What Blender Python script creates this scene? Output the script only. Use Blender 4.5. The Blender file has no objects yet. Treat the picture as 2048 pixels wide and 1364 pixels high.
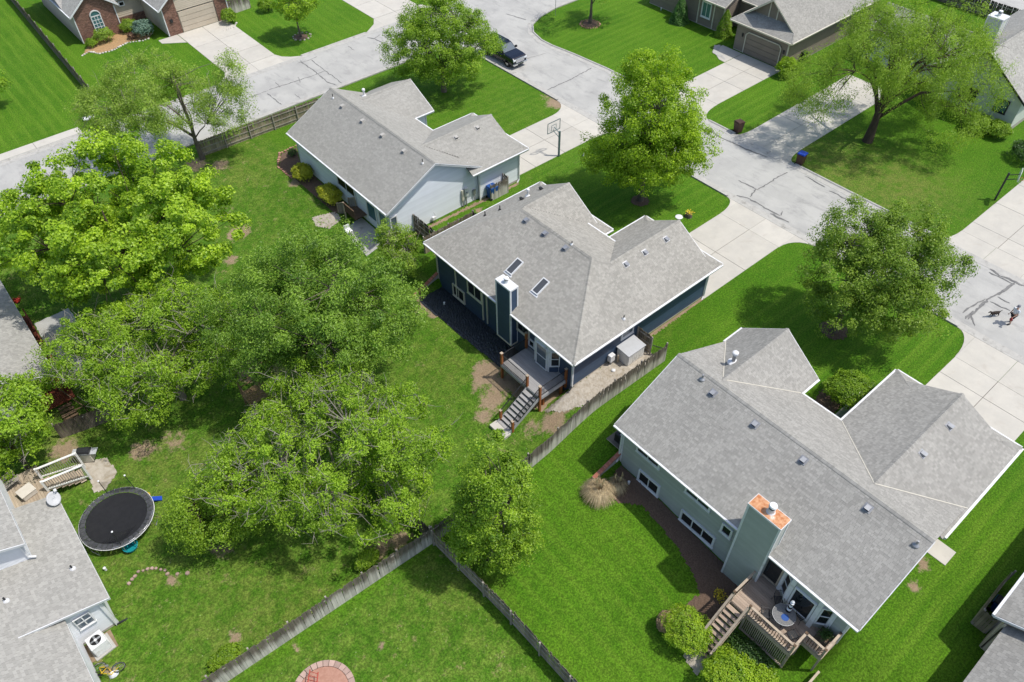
import bpy, bmesh, math, random
import numpy as np
from mathutils import Vector, Matrix

# ------------------------------------------------------------------ camera, sky, sun, exposure
scene = bpy.context.scene
C = scene.collection
YAW, PITCH, ROLL = math.radians(40.0), math.radians(46.65), math.radians(-0.69)
cam_d = bpy.data.cameras.new('camera')
cam = bpy.data.objects.new('camera', cam_d); C.objects.link(cam)
_h = Vector((math.sin(YAW), math.cos(YAW), 0)); _r = Vector((math.cos(YAW), -math.sin(YAW), 0)); _z = Vector((0, 0, 1))
_f = _h * math.cos(PITCH) - _z * math.sin(PITCH); _u = _h * math.sin(PITCH) + _z * math.cos(PITCH)
_r2 = _r * math.cos(ROLL) + _u * math.sin(ROLL); _u2 = _u * math.cos(ROLL) - _r * math.sin(ROLL)
cam.matrix_world = Matrix.Translation((0, 0, 40)) @ Matrix((_r2, _u2, -_f)).transposed().to_4x4()
cam_d.sensor_width = 36; cam_d.lens = 1538.755 / 2048 * 36
cam_d.clip_end = 3000
scene.camera = cam

SUN_EL, SUN_AZ = math.radians(63.5), math.radians(136)
world = bpy.data.worlds.new('World'); scene.world = world; world.use_nodes = True
wn = world.node_tree
sky = wn.nodes.new('ShaderNodeTexSky'); sky.sky_type = 'NISHITA'; sky.sun_disc = False
sky.sun_elevation = SUN_EL; sky.sun_rotation = SUN_AZ
sky.air_density = 1.0; sky.dust_density = 2.0; sky.ozone_density = 1.0
wn.links.new(sky.outputs[0], wn.nodes['Background'].inputs[0])
wn.nodes['Background'].inputs[1].default_value = 0.15
sun_d = bpy.data.lights.new('sun', 'SUN'); sun_d.energy = 3.35; sun_d.angle = math.radians(0.9); sun_d.color = (1, .955, .88)
sun = bpy.data.objects.new('sun', sun_d); C.objects.link(sun)
sdir = Vector((math.cos(SUN_EL) * math.sin(SUN_AZ), math.cos(SUN_EL) * math.cos(SUN_AZ), math.sin(SUN_EL)))
sun.rotation_euler = sdir.to_track_quat('Z', 'Y').to_euler(); sun.location = sdir * 80
scene.view_settings.view_transform = 'Standard'; scene.view_settings.look = 'None'
scene.view_settings.exposure = 0.21; scene.view_settings.gamma = 1
scene.cycles.max_bounces = 6; scene.cycles.transparent_max_bounces = 8

SINGLE = 300
rnd = random.Random(7)
npr = np.random.default_rng(11)

# ------------------------------------------------------------------ terrain
def ss(t):
    t = min(1, max(0, t)); return t * t * (3 - 2 * t)
def hz(x, y):
    i1 = ss((y - 22.6) / 1.6) * ss((38.05 - y) / .35)
    i3 = ss((17.15 - y) / .35) * ss((y - 1.2) / 1.2)
    i = max(i1, i3)
    t = ss((25 + 3.5 * i - x) / (5 - 2 * i))
    near = .95 + .75 * ss((15 - y) / 7) - .65 * ss((y - 42) / 6)
    return -t * (near + ss((23 - x) / 9)) * (1 - ss((y - 56) / 8))

# ------------------------------------------------------------------ materials
MATS = {}
def sock(n, *names):
    for k in names:
        if k in n.inputs: return n.inputs[k]
def new_mat(name):
    m = bpy.data.materials.new(name); m.use_nodes = True
    MATS[name] = m
    return m, m.node_tree, m.node_tree.nodes['Principled BSDF']
def N(t, typ, **kw):
    n = t.nodes.new(typ)
    for k, v in kw.items(): setattr(n, k, v)
    return n
def mixc(t, fac, a, b, blend='MIX'):
    n = N(t, 'ShaderNodeMix', data_type='RGBA', blend_type=blend)
    for s, v in ((n.inputs[0], fac), (n.inputs[6], a), (n.inputs[7], b)):
        if hasattr(v, 'links'): t.links.new(v, s)
        elif isinstance(v, (int, float)): s.default_value = v
        else: s.default_value = (*v, 1)
    return n.outputs[2]
def mth(t, op, a, b=0.0, clamp=False):
    n = N(t, 'ShaderNodeMath', operation=op, use_clamp=clamp)
    for s, v in ((n.inputs[0], a), (n.inputs[1], b)):
        if hasattr(v, 'links'): t.links.new(v, s)
        else: s.default_value = v
    return n.outputs[0]
def noise(t, vec, scale, detail=3, rough=.55, dist=0):
    n = N(t, 'ShaderNodeTexNoise'); n.inputs['Scale'].default_value = scale
    n.inputs['Detail'].default_value = detail; n.inputs['Roughness'].default_value = rough; n.inputs['Distortion'].default_value = dist
    t.links.new(vec, n.inputs['Vector']); return n.outputs[0]
def ramp(t, v, lo, hi):
    n = N(t, 'ShaderNodeMapRange', interpolation_type='SMOOTHSTEP'); n.inputs[1].default_value = lo; n.inputs[2].default_value = hi
    t.links.new(v, n.inputs[0]); return n.outputs[0]
def pos(t): return N(t, 'ShaderNodeNewGeometry').outputs['Position']
def scaled(t, vec, s):
    n = N(t, 'ShaderNodeVectorMath', operation='MULTIPLY'); t.links.new(vec, n.inputs[0]); n.inputs[1].default_value = s
    return n.outputs[0]
def bump(t, p, h, strength, dist=.02):
    b = N(t, 'ShaderNodeBump'); b.inputs['Strength'].default_value = strength; b.inputs['Distance'].default_value = dist
    t.links.new(h, b.inputs['Height']); t.links.new(b.outputs[0], p.inputs['Normal'])

def mk(name, c1, c2=None, scale=3.0, rough=.8, island=0.0, metal=0.0, bmp=0.0, bscale=30, stretch=None, dirt=None, spec=.3, fine=0.0):
    """procedural surface: two colours mixed by noise, optional variation between pieces, dirt and fine relief"""
    m, t, p = new_mat(name)
    P = pos(t)
    if stretch: P = scaled(t, P, stretch)
    col = c1
    if c2: col = mixc(t, ramp(t, noise(t, P, scale, 5, .65), .3, .7), c1, c2)
    if fine:
        f = noise(t, P, 60, 2, .7)
        k = mth(t, 'ADD', mth(t, 'MULTIPLY', f, 2 * fine), 1 - fine)
        cc = N(t, 'ShaderNodeCombineColor'); [t.links.new(k, s) for s in cc.inputs]
        col = mixc(t, 1.0, col, cc.outputs[0], 'MULTIPLY')
    if dirt: col = mixc(t, ramp(t, noise(t, pos(t), dirt[1], 6, .7, .5), .52, .75), col, dirt[0])
    if island:
        g = N(t, 'ShaderNodeNewGeometry'); oi = N(t, 'ShaderNodeObjectInfo')
        r = mth(t, 'FRACT', mth(t, 'ADD', g.outputs['Random Per Island'], oi.outputs['Random']))
        k = mth(t, 'ADD', mth(t, 'MULTIPLY', r, 2 * island), 1 - island)
        cc = N(t, 'ShaderNodeCombineColor'); [t.links.new(k, s) for s in cc.inputs]
        col = mixc(t, 1.0, col, cc.outputs[0], 'MULTIPLY')
    if hasattr(col, 'links'): t.links.new(col, p.inputs['Base Color'])
    else: p.inputs['Base Color'].default_value = (*col, 1)
    p.inputs['Roughness'].default_value = rough; p.inputs['Metallic'].default_value = metal
    sock(p, 'Specular IOR Level', 'Specular').default_value = spec
    if bmp: bump(t, p, noise(t, P, bscale, 3), bmp)
    return m

def leaf_mat(name, dark, light, trans=.35, rough=.45):
    m, t, p = new_mat(name)
    at = N(t, 'ShaderNodeAttribute', attribute_name='tint')
    col = mixc(t, at.outputs['Fac'], dark, light)
    t.links.new(col, p.inputs['Base Color']); p.inputs['Roughness'].default_value = rough
    sock(p, 'Specular IOR Level', 'Specular').default_value = .45
    tr = N(t, 'ShaderNodeBsdfTranslucent'); t.links.new(mixc(t, 1.0, col, (1.15, 1.25, .55), 'MULTIPLY'), tr.inputs[0])
    mx = N(t, 'ShaderNodeMixShader'); mx.inputs[0].default_value = trans
    t.links.new(p.outputs[0], mx.inputs[1]); t.links.new(tr.outputs[0], mx.inputs[2])
    t.links.new(mx.outputs[0], t.nodes['Material Output'].inputs[0])
    return m

# roof shingle mixes, sidings, trims
mk('shingle_warm', (.300, .289, .258), (.335, .322, .288), .3, .92, island=.13, fine=.18)
mk('shingle_grey', (.288, .281, .258), (.325, .316, .290), .3, .92, island=.13, fine=.18)
mk('shingle_plain', (.302, .295, .268), (.328, .320, .292), .3, .92, island=.09, fine=.18)
mk('shingle_light', (.315, .308, .284), (.352, .344, .318), .3, .92, island=.13, fine=.18)
mk('roof_deck', (.12, .115, .11), (.15, .145, .14), 2, .95)
mk('white_trim', (.74, .75, .76), (.66, .67, .68), 1.5, .5, dirt=((.5, .49, .46), 1.2))
mk('cream_trim', (.62, .58, .49), (.56, .53, .45), 1.5, .55)
mk('navy_siding', (.034, .060, .108), (.042, .072, .125), 1.2, .55, island=.06, spec=.4)
mk('pale_blue_siding', (.74, .78, .83), (.77, .81, .86), 1, .6, island=.04)
mk('sage_siding', (.36, .385, .355), (.395, .42, .39), 1, .65, island=.05)
mk('white_siding', (.74, .76, .79), (.68, .70, .73), 1, .5, island=.03)
mk('taupe_siding', (.205, .172, .140), (.235, .197, .16), 1, .7, island=.05)
mk('beige_siding', (.50, .43, .34), (.55, .48, .385), 1, .65, island=.04)
mk('greenwhite_siding', (.52, .55, .50), (.57, .60, .55), 1, .6, island=.04)
mk('foundation', (.36, .33, .29), (.44, .41, .36), 2.5, .9, bmp=.3)
mk('brick', (.17, .085, .062), (.26, .15, .11), 9, .9, island=.35, fine=.3)
mk('mortar', (.33, .29, .25), None, rough=.95)
mk('red_brick_cap', (.33, .12, .085), (.42, .18, .12), 6, .9, island=.2)
mk('block_wall', (.42, .39, .35), (.34, .32, .29), 3, .95, island=.12, fine=.2)
mk('metal_grey', (.30, .31, .33), (.36, .37, .38), 4, .45, metal=.6)
mk('metal_white', (.72, .73, .74), (.64, .65, .66), 4, .4, dirt=((.45, .43, .40), 3))
mk('metal_dark', (.035, .037, .04), None, rough=.45, metal=.3)
mk('rust', (.42, .15, .055), (.62, .36, .20), 4, .8, dirt=((.78, .76, .70), 2.0))
mk('flue_white', (.80, .81, .82), None, rough=.35)
mk('black_plastic', (.012, .012, .013), None, rough=.5)
mk('rubber', (.015, .015, .016), None, rough=.9)
mk('cedar_post', (.34, .125, .042), (.26, .09, .03), 7, .65, stretch=(1, 1, .15))
mk('composite_deck', (.34, .335, .33), (.28, .275, .27), 4, .75, island=.08, stretch=(1, .15, 1))
mk('composite_rim', (.38, .39, .40), (.33, .34, .35), 3, .7)
mk('tan_deck', (.40, .315, .245), (.33, .255, .195), 4, .85, island=.15, stretch=(1, .12, 1), dirt=((.26, .21, .17), 1.0))
mk('tan_rail', (.46, .38, .29), (.36, .295, .22), 3, .8, island=.1, dirt=((.25, .2, .15), 3))
mk('grey_wood', (.36, .33, .29), (.25, .225, .195), 5, .9, island=.14, stretch=(1, 1, .1))
mk('old_deck', (.44, .37, .28), (.33, .26, .19), 5, .9, island=.2, stretch=(1, .15, 1))
mk('red_wood', (.20, .055, .03), (.13, .035, .02), 5, .75, stretch=(1, 1, .2))
mk('brown_wood', (.15, .10, .065), (.10, .065, .04), 5, .9, stretch=(1, 1, .2))
mk('dark_wood', (.075, .06, .048), (.12, .10, .08), 5, .9, island=.2, stretch=(1, 1, .15))
mk('play_wood', (.36, .24, .13), (.24, .16, .09), 5, .85)
mk('concrete', (.515, .49, .435), (.46, .44, .395), .7, .88, fine=.10, bmp=.1, dirt=((.44, .41, .36), .9), island=.05)
mk('concrete_old', (.43, .425, .40), (.37, .365, .345), 1.2, .9, fine=.14, dirt=((.27, .26, .24), 1.5))
mk('joint', (.15, .135, .115), None, rough=.95)
mk('kerb_concrete', (.45, .44, .41), (.38, .37, .345), 2, .9, fine=.12, dirt=((.23, .22, .20), 1.6))
mk('tar', (.13, .13, .13), (.21, .207, .20), 2.5, .85)
mk('black_sheet', (.018, .023, .029), (.032, .038, .048), 6, .35, bmp=.0, spec=.5)
mk('mulch', (.10, .065, .045), (.16, .11, .08), 14, 1, bmp=.6, bscale=25, fine=.5)
mk('straw', (.42, .26, .13), (.30, .20, .10), 6, 1, bmp=.5, fine=.4)
mk('gravel', (.46, .42, .36), (.33, .29, .23), 3, 1, bmp=.5, bscale=40, fine=.4, dirt=((.24, .19, .12), 1.0))
mk('soil', (.30, .225, .15), (.22, .16, .10), 1.5, 1, bmp=.25, fine=.15)
mk('stone', (.42, .37, .32), (.32, .29, .25), 5, .95, island=.2, fine=.2)
mk('pink_stone', (.44, .31, .26), (.36, .26, .22), 5, .95, island=.2, fine=.2)
mk('red_paver', (.42, .24, .18), (.34, .18, .13), 5, .95, island=.2, fine=.25)
mk('pale_rock', (.60, .57, .52), (.46, .43, .39), 5, .95, island=.2)
mk('bark_grey', (.155, .13, .105), (.09, .075, .06), 9, .95, stretch=(1, 1, .25), bmp=.6, bscale=14)
mk('bark_brown', (.085, .062, .045), (.05, .037, .028), 9, .95, stretch=(1, 1, .25), bmp=.6, bscale=14)
mk('bark_pale', (.25, .22, .18), (.16, .14, .11), 9, .95, stretch=(1, 1, .3))
mk('twig_grey', (.30, .28, .24), (.20, .18, .15), 6, .95)
mk('dry_grass', (.52, .42, .26), (.36, .28, .16), 5, .9, island=.3)
mk('dead_leaf', (.42, .31, .17), (.30, .21, .11), 5, .9, island=.3)
mk('blue_plastic', (.02, .085, .30), (.016, .07, .26), 3, .45)
mk('blue_lid', (.015, .06, .42), None, rough=.4)
mk('brown_plastic', (.075, .040, .028), (.06, .032, .022), 3, .5)
mk('red_plastic', (.38, .035, .022), None, rough=.4)
mk('teal_plastic', (.01, .24, .27), None, rough=.45)
mk('vent_beige', (.44, .425, .39), (.38, .37, .34), 4, .5)
mk('resin_white', (.78, .78, .76), (.72, .72, .70), 3, .5, dirt=((.4, .39, .36), 2))
mk('resin_grey', (.46, .475, .49), (.42, .43, .44), 3, .5)
mk('chrome', (.82, .83, .85), None, rough=.12, metal=1)
mk('steel', (.55, .56, .57), (.45, .46, .47), 4, .35, metal=.9)
mk('car_paint', (.006, .008, .018), None, rough=.12, spec=.6)
mk('headlight', (.75, .77, .8), None, rough=.1)
mk('trampoline_mat', (.012, .0125, .015), (.017, .0175, .02), 4, .7)
mk('trampoline_pad', (.045, .047, .052), (.08, .082, .088), 6, .5)
mk('mesh_dark', (.02, .021, .023), None, rough=.7)
mk('yellow_paint', (.62, .42, .03), None, rough=.35)
mk('skin', (.42, .25, .18), None, rough=.5)
mk('cloth_white', (.66, .69, .74), None, rough=.9)
mk('cloth_dark', (.02, .022, .03), None, rough=.9)
mk('cloth_red', (.30, .05, .045), None, rough=.8)
mk('cloth_grey', (.20, .20, .23), None, rough=.9)
mk('fur_black', (.018, .014, .012), (.05, .035, .025), 30, .8)
mk('white_gloss', (.82, .83, .84), None, rough=.3)
mk('black_gloss', (.012, .012, .013), None, rough=.25)
mk('mosaic', (.13, .14, .145), (.22, .21, .20), 12, .25)
mk('cushion', (.60, .56, .50), (.54, .50, .44), 4, .9)
mk('flower_yellow', (.65, .50, .03), (.5, .4, .05), 10, .8, island=.2)

def window_glass(name, c, rough=.06):
    m, t, p = new_mat(name)
    p.inputs['Base Color'].default_value = (*c, 1); p.inputs['Roughness'].default_value = rough
    sock(p, 'Specular IOR Level', 'Specular').default_value = .7
    return m
window_glass('glass_dark', (.014, .018, .020))
window_glass('glass_sky', (.10, .13, .16))
window_glass('glass_teal', (.06, .15, .17))
window_glass('glass_skylight', (.075, .08, .085), .12)

def net_mat():
    m, t, p = new_mat('safety_net')
    p.inputs['Base Color'].default_value = (.02, .02, .022, 1)
    tr = N(t, 'ShaderNodeBsdfTransparent'); mx = N(t, 'ShaderNodeMixShader'); mx.inputs[0].default_value = .30
    t.links.new(tr.outputs[0], mx.inputs[1]); t.links.new(p.outputs[0], mx.inputs[2])
    t.links.new(mx.outputs[0], t.nodes['Material Output'].inputs[0])
net_mat()
def clear_mat():
    m, t, p = new_mat('clear_acrylic')
    p.inputs['Base Color'].default_value = (.6, .62, .64, 1); p.inputs['Roughness'].default_value = .1
    tr = N(t, 'ShaderNodeBsdfTransparent'); mx = N(t, 'ShaderNodeMixShader'); mx.inputs[0].default_value = .07
    t.links.new(tr.outputs[0], mx.inputs[1]); t.links.new(p.outputs[0], mx.inputs[2]); t.links.new(mx.outputs[0], t.nodes['Material Output'].inputs[0])
clear_mat()

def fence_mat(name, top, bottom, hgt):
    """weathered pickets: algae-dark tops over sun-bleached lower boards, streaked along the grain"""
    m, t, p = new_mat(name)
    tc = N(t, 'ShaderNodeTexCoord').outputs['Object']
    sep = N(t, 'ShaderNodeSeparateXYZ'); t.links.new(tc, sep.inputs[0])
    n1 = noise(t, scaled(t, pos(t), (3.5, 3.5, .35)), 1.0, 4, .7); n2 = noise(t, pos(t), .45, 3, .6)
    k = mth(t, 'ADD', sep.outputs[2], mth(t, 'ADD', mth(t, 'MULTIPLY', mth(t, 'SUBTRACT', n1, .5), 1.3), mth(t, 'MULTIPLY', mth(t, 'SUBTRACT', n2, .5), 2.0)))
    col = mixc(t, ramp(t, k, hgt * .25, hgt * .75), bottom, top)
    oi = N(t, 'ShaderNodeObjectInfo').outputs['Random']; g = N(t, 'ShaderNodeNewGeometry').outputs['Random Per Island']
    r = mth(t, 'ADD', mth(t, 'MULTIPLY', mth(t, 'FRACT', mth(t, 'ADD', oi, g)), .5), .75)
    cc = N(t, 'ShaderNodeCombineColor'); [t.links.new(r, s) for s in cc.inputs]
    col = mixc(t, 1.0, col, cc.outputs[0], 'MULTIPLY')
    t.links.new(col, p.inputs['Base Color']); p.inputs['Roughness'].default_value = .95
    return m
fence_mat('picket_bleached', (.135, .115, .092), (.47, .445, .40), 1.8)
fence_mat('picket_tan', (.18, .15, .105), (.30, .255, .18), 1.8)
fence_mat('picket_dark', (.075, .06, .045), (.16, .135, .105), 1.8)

# ------------------------------------------------------------------ mesh builder
class MB:
    def __init__(s): s.v = []; s.f = []
    def add(s, vs, fs):
        n = len(s.v); s.v += [tuple(v) for v in vs]; s.f += [tuple(i + n for i in f) for f in fs]; return s
    def box(s, x0, y0, z0, x1, y1, z1):
        if x0 > x1: x0, x1 = x1, x0
        if y0 > y1: y0, y1 = y1, y0
        if z0 > z1: z0, z1 = z1, z0
        return s.add([(x0,y0,z0),(x1,y0,z0),(x1,y1,z0),(x0,y1,z0),(x0,y0,z1),(x1,y0,z1),(x1,y1,z1),(x0,y1,z1)],
                     [(0,3,2,1),(4,5,6,7),(0,1,5,4),(1,2,6,5),(2,3,7,6),(3,0,4,7)])
    def obox(s, c, a, b, d):
        c, a, b, d = Vector(c), Vector(a), Vector(b), Vector(d)
        vs = [c + sx*a + sy*b + sz*d for sz in (-1,1) for sx, sy in ((-1,-1),(1,-1),(1,1),(-1,1))]
        return s.add(vs, [(0,3,2,1),(4,5,6,7),(0,1,5,4),(1,2,6,5),(2,3,7,6),(3,0,4,7)])
    def beam(s, a, b, w, h, up=(0, 0, 1)):
        a, b = Vector(a), Vector(b); d = (b - a); L = d.length; d.normalize()
        up = Vector(up)
        if abs(d.dot(up)) > .99: up = Vector((1, 0, 0))
        x = d.cross(up).normalized(); y = x.cross(d)
        return s.obox((a + b) / 2, d * L / 2, x * w / 2, y * h / 2)
    def tube(s, pts, rad, n=6, cap=True):
        pts = [Vector(p) for p in pts]
        if not hasattr(rad, '__len__'): rad = [rad] * len(pts)
        rings = []; ref = None; base = len(s.v)
        for i, p in enumerate(pts):
            d = (pts[min(i+1, len(pts)-1)] - pts[max(i-1, 0)]).normalized()
            if ref is None: ref = Vector((1, 0, 0)) if abs(d.x) < .9 else Vector((0, 1, 0))
            x = (ref - d * ref.dot(d)).normalized(); ref = x; y = d.cross(x)
            s.v += [tuple(p + (x * math.cos(k*2*math.pi/n) + y * math.sin(k*2*math.pi/n)) * rad[i]) for k in range(n)]
        for i in range(len(pts) - 1):
            for k in range(n):
                a = base + i*n + k; b = base + i*n + (k+1) % n
                s.f.append((a, b, b + n, a + n))
        if cap:
            s.f.append(tuple(base + k for k in reversed(range(n))))
            s.f.append(tuple(base + (len(pts)-1)*n + k for k in range(n)))
        return s
    def prism(s, poly, z0, z1):
        n = len(poly)
        vs = [(p[0], p[1], z0 if not callable(z0) else z0(p[0], p[1])) for p in poly] + [(p[0], p[1], z1 if not callable(z1) else z1(p[0], p[1])) for p in poly]
        a = sum(poly[i][0]*poly[(i+1)%n][1] - poly[(i+1)%n][0]*poly[i][1] for i in range(n))
        if a < 0: vs = vs[:n][::-1] + vs[n:][::-1]
        return s.add(vs, [tuple(reversed(range(n))), tuple(range(n, 2*n))] + [(i, (i+1)%n, n+(i+1)%n, n+i) for i in range(n)])
    def slab(s, pts, d):
        """planar polygon extruded by vector d"""
        n = len(pts); d = Vector(d); pts = [Vector(p) for p in pts]
        return s.add(pts + [p + d for p in pts], [tuple(range(n)), tuple(reversed(range(n, 2*n)))] + [(i, n+i, n+(i+1)%n, (i+1)%n) for i in range(n)])
    def lathe(s, prof, c=(0, 0, 0), n=16, sx=1, sy=1):
        base = len(s.v)
        for r, z in prof:
            s.v += [(c[0] + r*sx*math.cos(k*2*math.pi/n), c[1] + r*sy*math.sin(k*2*math.pi/n), c[2] + z) for k in range(n)]
        for i in range(len(prof) - 1):
            for k in range(n):
                a = base + i*n + k; b = base + i*n + (k+1) % n
                s.f.append((a, b, b + n, a + n))
        s.f.append(tuple(base + k for k in reversed(range(n)))); s.f.append(tuple(base + (len(prof)-1)*n + k for k in range(n)))
        return s
    def mesh(s, name, mat, smooth=False, off=(0, 0, 0)):
        me = bpy.data.meshes.new(name)
        ox, oy, oz = off
        me.from_pydata([(v[0]-ox, v[1]-oy, v[2]-oz) for v in s.v], [], s.f)
        if mat: me.materials.append(MATS[mat])
        if smooth: me.polygons.foreach_set('use_smooth', [True] * len(me.polygons))
        me.update(); return me
    def build(s, name, mat, parent=None, smooth=False, local=False, bevel=0):
        off = (0, 0, 0) if local or parent is None else org(parent)
        o = bpy.data.objects.new(name, s.mesh(name, mat, smooth, off)); C.objects.link(o)
        if parent: o.parent = parent
        if bevel:
            b = o.modifiers.new('bevel', 'BEVEL'); b.width = bevel; b.segments = 2; b.limit_method = 'ANGLE'
        return o
def org(o):
    p = Vector((0, 0, 0))
    while o: p = p + o.location; o = o.parent
    return p
def tag(o, label=None, cat=None, group=None, kind=None):
    if label: o['label'] = label
    if cat: o['category'] = cat
    if group: o['group'] = group
    if kind: o['kind'] = kind
    return o
def thing(name, label, cat, loc=(0, 0, 0), rz=0, group=None):
    o = bpy.data.objects.new(name, None); C.objects.link(o); o.location = loc; o.rotation_euler = (0, 0, rz)
    o.empty_display_size = .2
    return tag(o, label, cat, group)
def inst(name, me, parent, mat4):
    o = bpy.data.objects.new(name, me); C.objects.link(o)
    if parent: o.parent = parent; mat4 = Matrix.Translation(-org(parent)) @ mat4
    o.matrix_local = mat4
    return o
def copy_tree(o, parent=None):
    c = o.copy(); C.objects.link(c); c.parent = parent
    for ch in list(o.children): copy_tree(ch, c)
    return c
def np_mesh(name, V, quads, mat, attrs=None, smooth=False):
    """fast mesh from numpy arrays; quads (n,4) or (n,3)"""
    me = bpy.data.meshes.new(name); V = np.asarray(V, np.float32); Q = np.asarray(quads, np.int32); k = Q.shape[1]
    me.vertices.add(len(V)); me.vertices.foreach_set('co', V.ravel())
    me.loops.add(Q.size); me.loops.foreach_set('vertex_index', Q.ravel())
    me.polygons.add(len(Q)); me.polygons.foreach_set('loop_start', np.arange(0, Q.size, k, dtype=np.int32))
    try: me.polygons.foreach_set('loop_total', np.full(len(Q), k, np.int32))
    except Exception: pass
    for n, a in (attrs or {}).items():
        at = me.attributes.new(n, 'FLOAT', 'POINT'); at.data.foreach_set('value', np.asarray(a, np.float32))
    me.materials.append(MATS[mat])
    me.polygons.foreach_set('use_smooth', np.full(len(Q), smooth))
    me.update(calc_edges=True); me.validate()
    return me
def np_obj(name, V, Q, mat, parent=None, attrs=None, smooth=False):
    if parent is not None: V = np.asarray(V) - np.array(org(parent))
    o = bpy.data.objects.new(name, np_mesh(name, V, Q, mat, attrs, smooth)); C.objects.link(o)
    if parent is not None: o.parent = parent
    return o
# ------------------------------------------------------------------ ground sheet
def lawn_material():
    m, t, p = new_mat('lawn')
    P = pos(t)
    A = lambda n: N(t, 'ShaderNodeAttribute', attribute_name=n).outputs['Fac']
    big = noise(t, P, .16, 4, .6); mid = noise(t, P, 1.3, 4, .7); fine = noise(t, P, 10, 3, .8); vf = noise(t, P, 42, 1, .7)
    col = mixc(t, ramp(t, big, .35, .65), (.058, .158, .006), (.084, .194, .009))
    col = mixc(t, mth(t, 'MULTIPLY', ramp(t, mid, .42, .72), .55), col, (.098, .190, .014))
    dull = mixc(t, ramp(t, mid, .38, .70), (.064, .158, .010), (.132, .212, .028))
    col = mixc(t, A('dry'), col, dull)
    # mowing stripes, two directions
    sep = N(t, 'ShaderNodeSeparateXYZ'); t.links.new(P, sep.inputs[0])
    wob = mth(t, 'MULTIPLY', noise(t, P, .5, 2), .5)
    for ax, at, per in ((1, 'sx', 1.06), (0, 'sy', 1.12)):
        s = mth(t, 'SINE', mth(t, 'MULTIPLY', mth(t, 'ADD', sep.outputs[ax], wob), 2 * math.pi / per))
        stk = ramp(t, noise(t, scaled(t, P, (.10, 2.4, 1) if ax else (2.4, .10, 1)), 1.0, 3, .7), .38, .66)
        k = mth(t, 'MULTIPLY', mth(t, 'MULTIPLY', mth(t, 'ADD', mth(t, 'MULTIPLY', s, .45), mth(t, 'ADD', mth(t, 'MULTIPLY', stk, .9), -.15), True), A(at)), .58)
        col = mixc(t, k, col, (.145, .255, .022))
    # bare, straw-coloured spots
    sp = mth(t, 'MULTIPLY', ramp(t, noise(t, P, 1.1, 4, .8), .57, .72), A('dry'))
    col = mixc(t, mth(t, 'MULTIPLY', sp, .75), col, (.27, .235, .105))
    d = ramp(t, mth(t, 'ADD', A('dirt'), mth(t, 'MULTIPLY', mth(t, 'SUBTRACT', noise(t, P, 2.2, 4, .8), .5), 1.3)), .38, .72)
    col = mixc(t, mth(t, 'MULTIPLY', A('straw'), ramp(t, mid, .25, .7)), col, (.165, .190, .042))
    col = mixc(t, d, col, mixc(t, mid, (.25, .18, .11), (.37, .285, .195)))
    # blade grain and scattered white clover heads
    k = mth(t, 'ADD', mth(t, 'MULTIPLY', ramp(t, fine, .34, .68), .62), .66)
    kk = mth(t, 'MULTIPLY', k, mth(t, 'ADD', mth(t, 'MULTIPLY', ramp(t, noise(t, P, 5.0, 2, .8), .3, .7), .34), .83))
    k2 = mth(t, 'ADD', kk, mth(t, 'MULTIPLY', mth(t, 'SUBTRACT', 1.0, kk), mth(t, 'MULTIPLY', d, .65)))
    cc = N(t, 'ShaderNodeCombineColor'); [t.links.new(k2, s) for s in cc.inputs]
    col = mixc(t, 1.0, col, cc.outputs[0], 'MULTIPLY')
    v = N(t, 'ShaderNodeTexVoronoi'); v.inputs['Scale'].default_value = 2.1; t.links.new(P, v.inputs['Vector'])
    fl = mth(t, 'MULTIPLY', mth(t, 'LESS_THAN', v.outputs['Distance'], .055), A('dry'))
    col = mixc(t, mth(t, 'MULTIPLY', fl, .55), col, (.52, .52, .34))
    t.links.new(col, p.inputs['Base Color']); p.inputs['Roughness'].default_value = .9
    sock(p, 'Specular IOR Level', 'Specular').default_value = .15
    bump(t, p, mth(t, 'ADD', fine, mth(t, 'MULTIPLY', vf, .6)), .75, .07)
lawn_material()

xs = np.concatenate([[-900, -300, -110, -60, -35], np.arange(-22, 32.01, .4), np.arange(33, 84, 1.0), np.arange(86, 126, 4), [170, 300, 900]])
ys = np.concatenate([[-900, -300, -100, -40, -22], np.arange(-14, 66.01, .4), np.arange(67, 125, 1.0), [135, 170, 300, 900]])
GX, GY = np.meshgrid(xs, ys, indexing='ij')
GZ = np.vectorize(hz)(GX, GY)
ix = np.arange(len(xs) * len(ys)).reshape(len(xs), len(ys))
GQ = np.stack([ix[:-1, :-1], ix[1:, :-1], ix[1:, 1:], ix[:-1, 1:]], -1).reshape(-1, 4)
def blob(lst):
    out = np.zeros_like(GX)
    for (x, y, *_), r, k in lst: out = np.maximum(out, k * np.exp(-((GX - x) ** 2 + (GY - y) ** 2) / (r * r)))
    return out
def rect(x0, x1, y0, y1, soft=1.0):
    f = lambda a, lo, hi: np.clip((a - lo) / soft + .5, 0, 1) * np.clip((hi - a) / soft + .5, 0, 1)
    return f(GX, x0, x1) * f(GY, y0, y1)
dry = np.clip(rect(-40, 24, 21.3, 66, .8) + rect(-40, 11, -40, 20.5, .8) + .35 * rect(24, 49, 40, 68, 2) + .8 * blob([((52.97, 30.02, 0.00), 3, 1), ((60.96, 25.08, -0.00), 7, 1), ((62.23, 20.92, -0.00), 4, .8)]), 0, 1)
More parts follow.
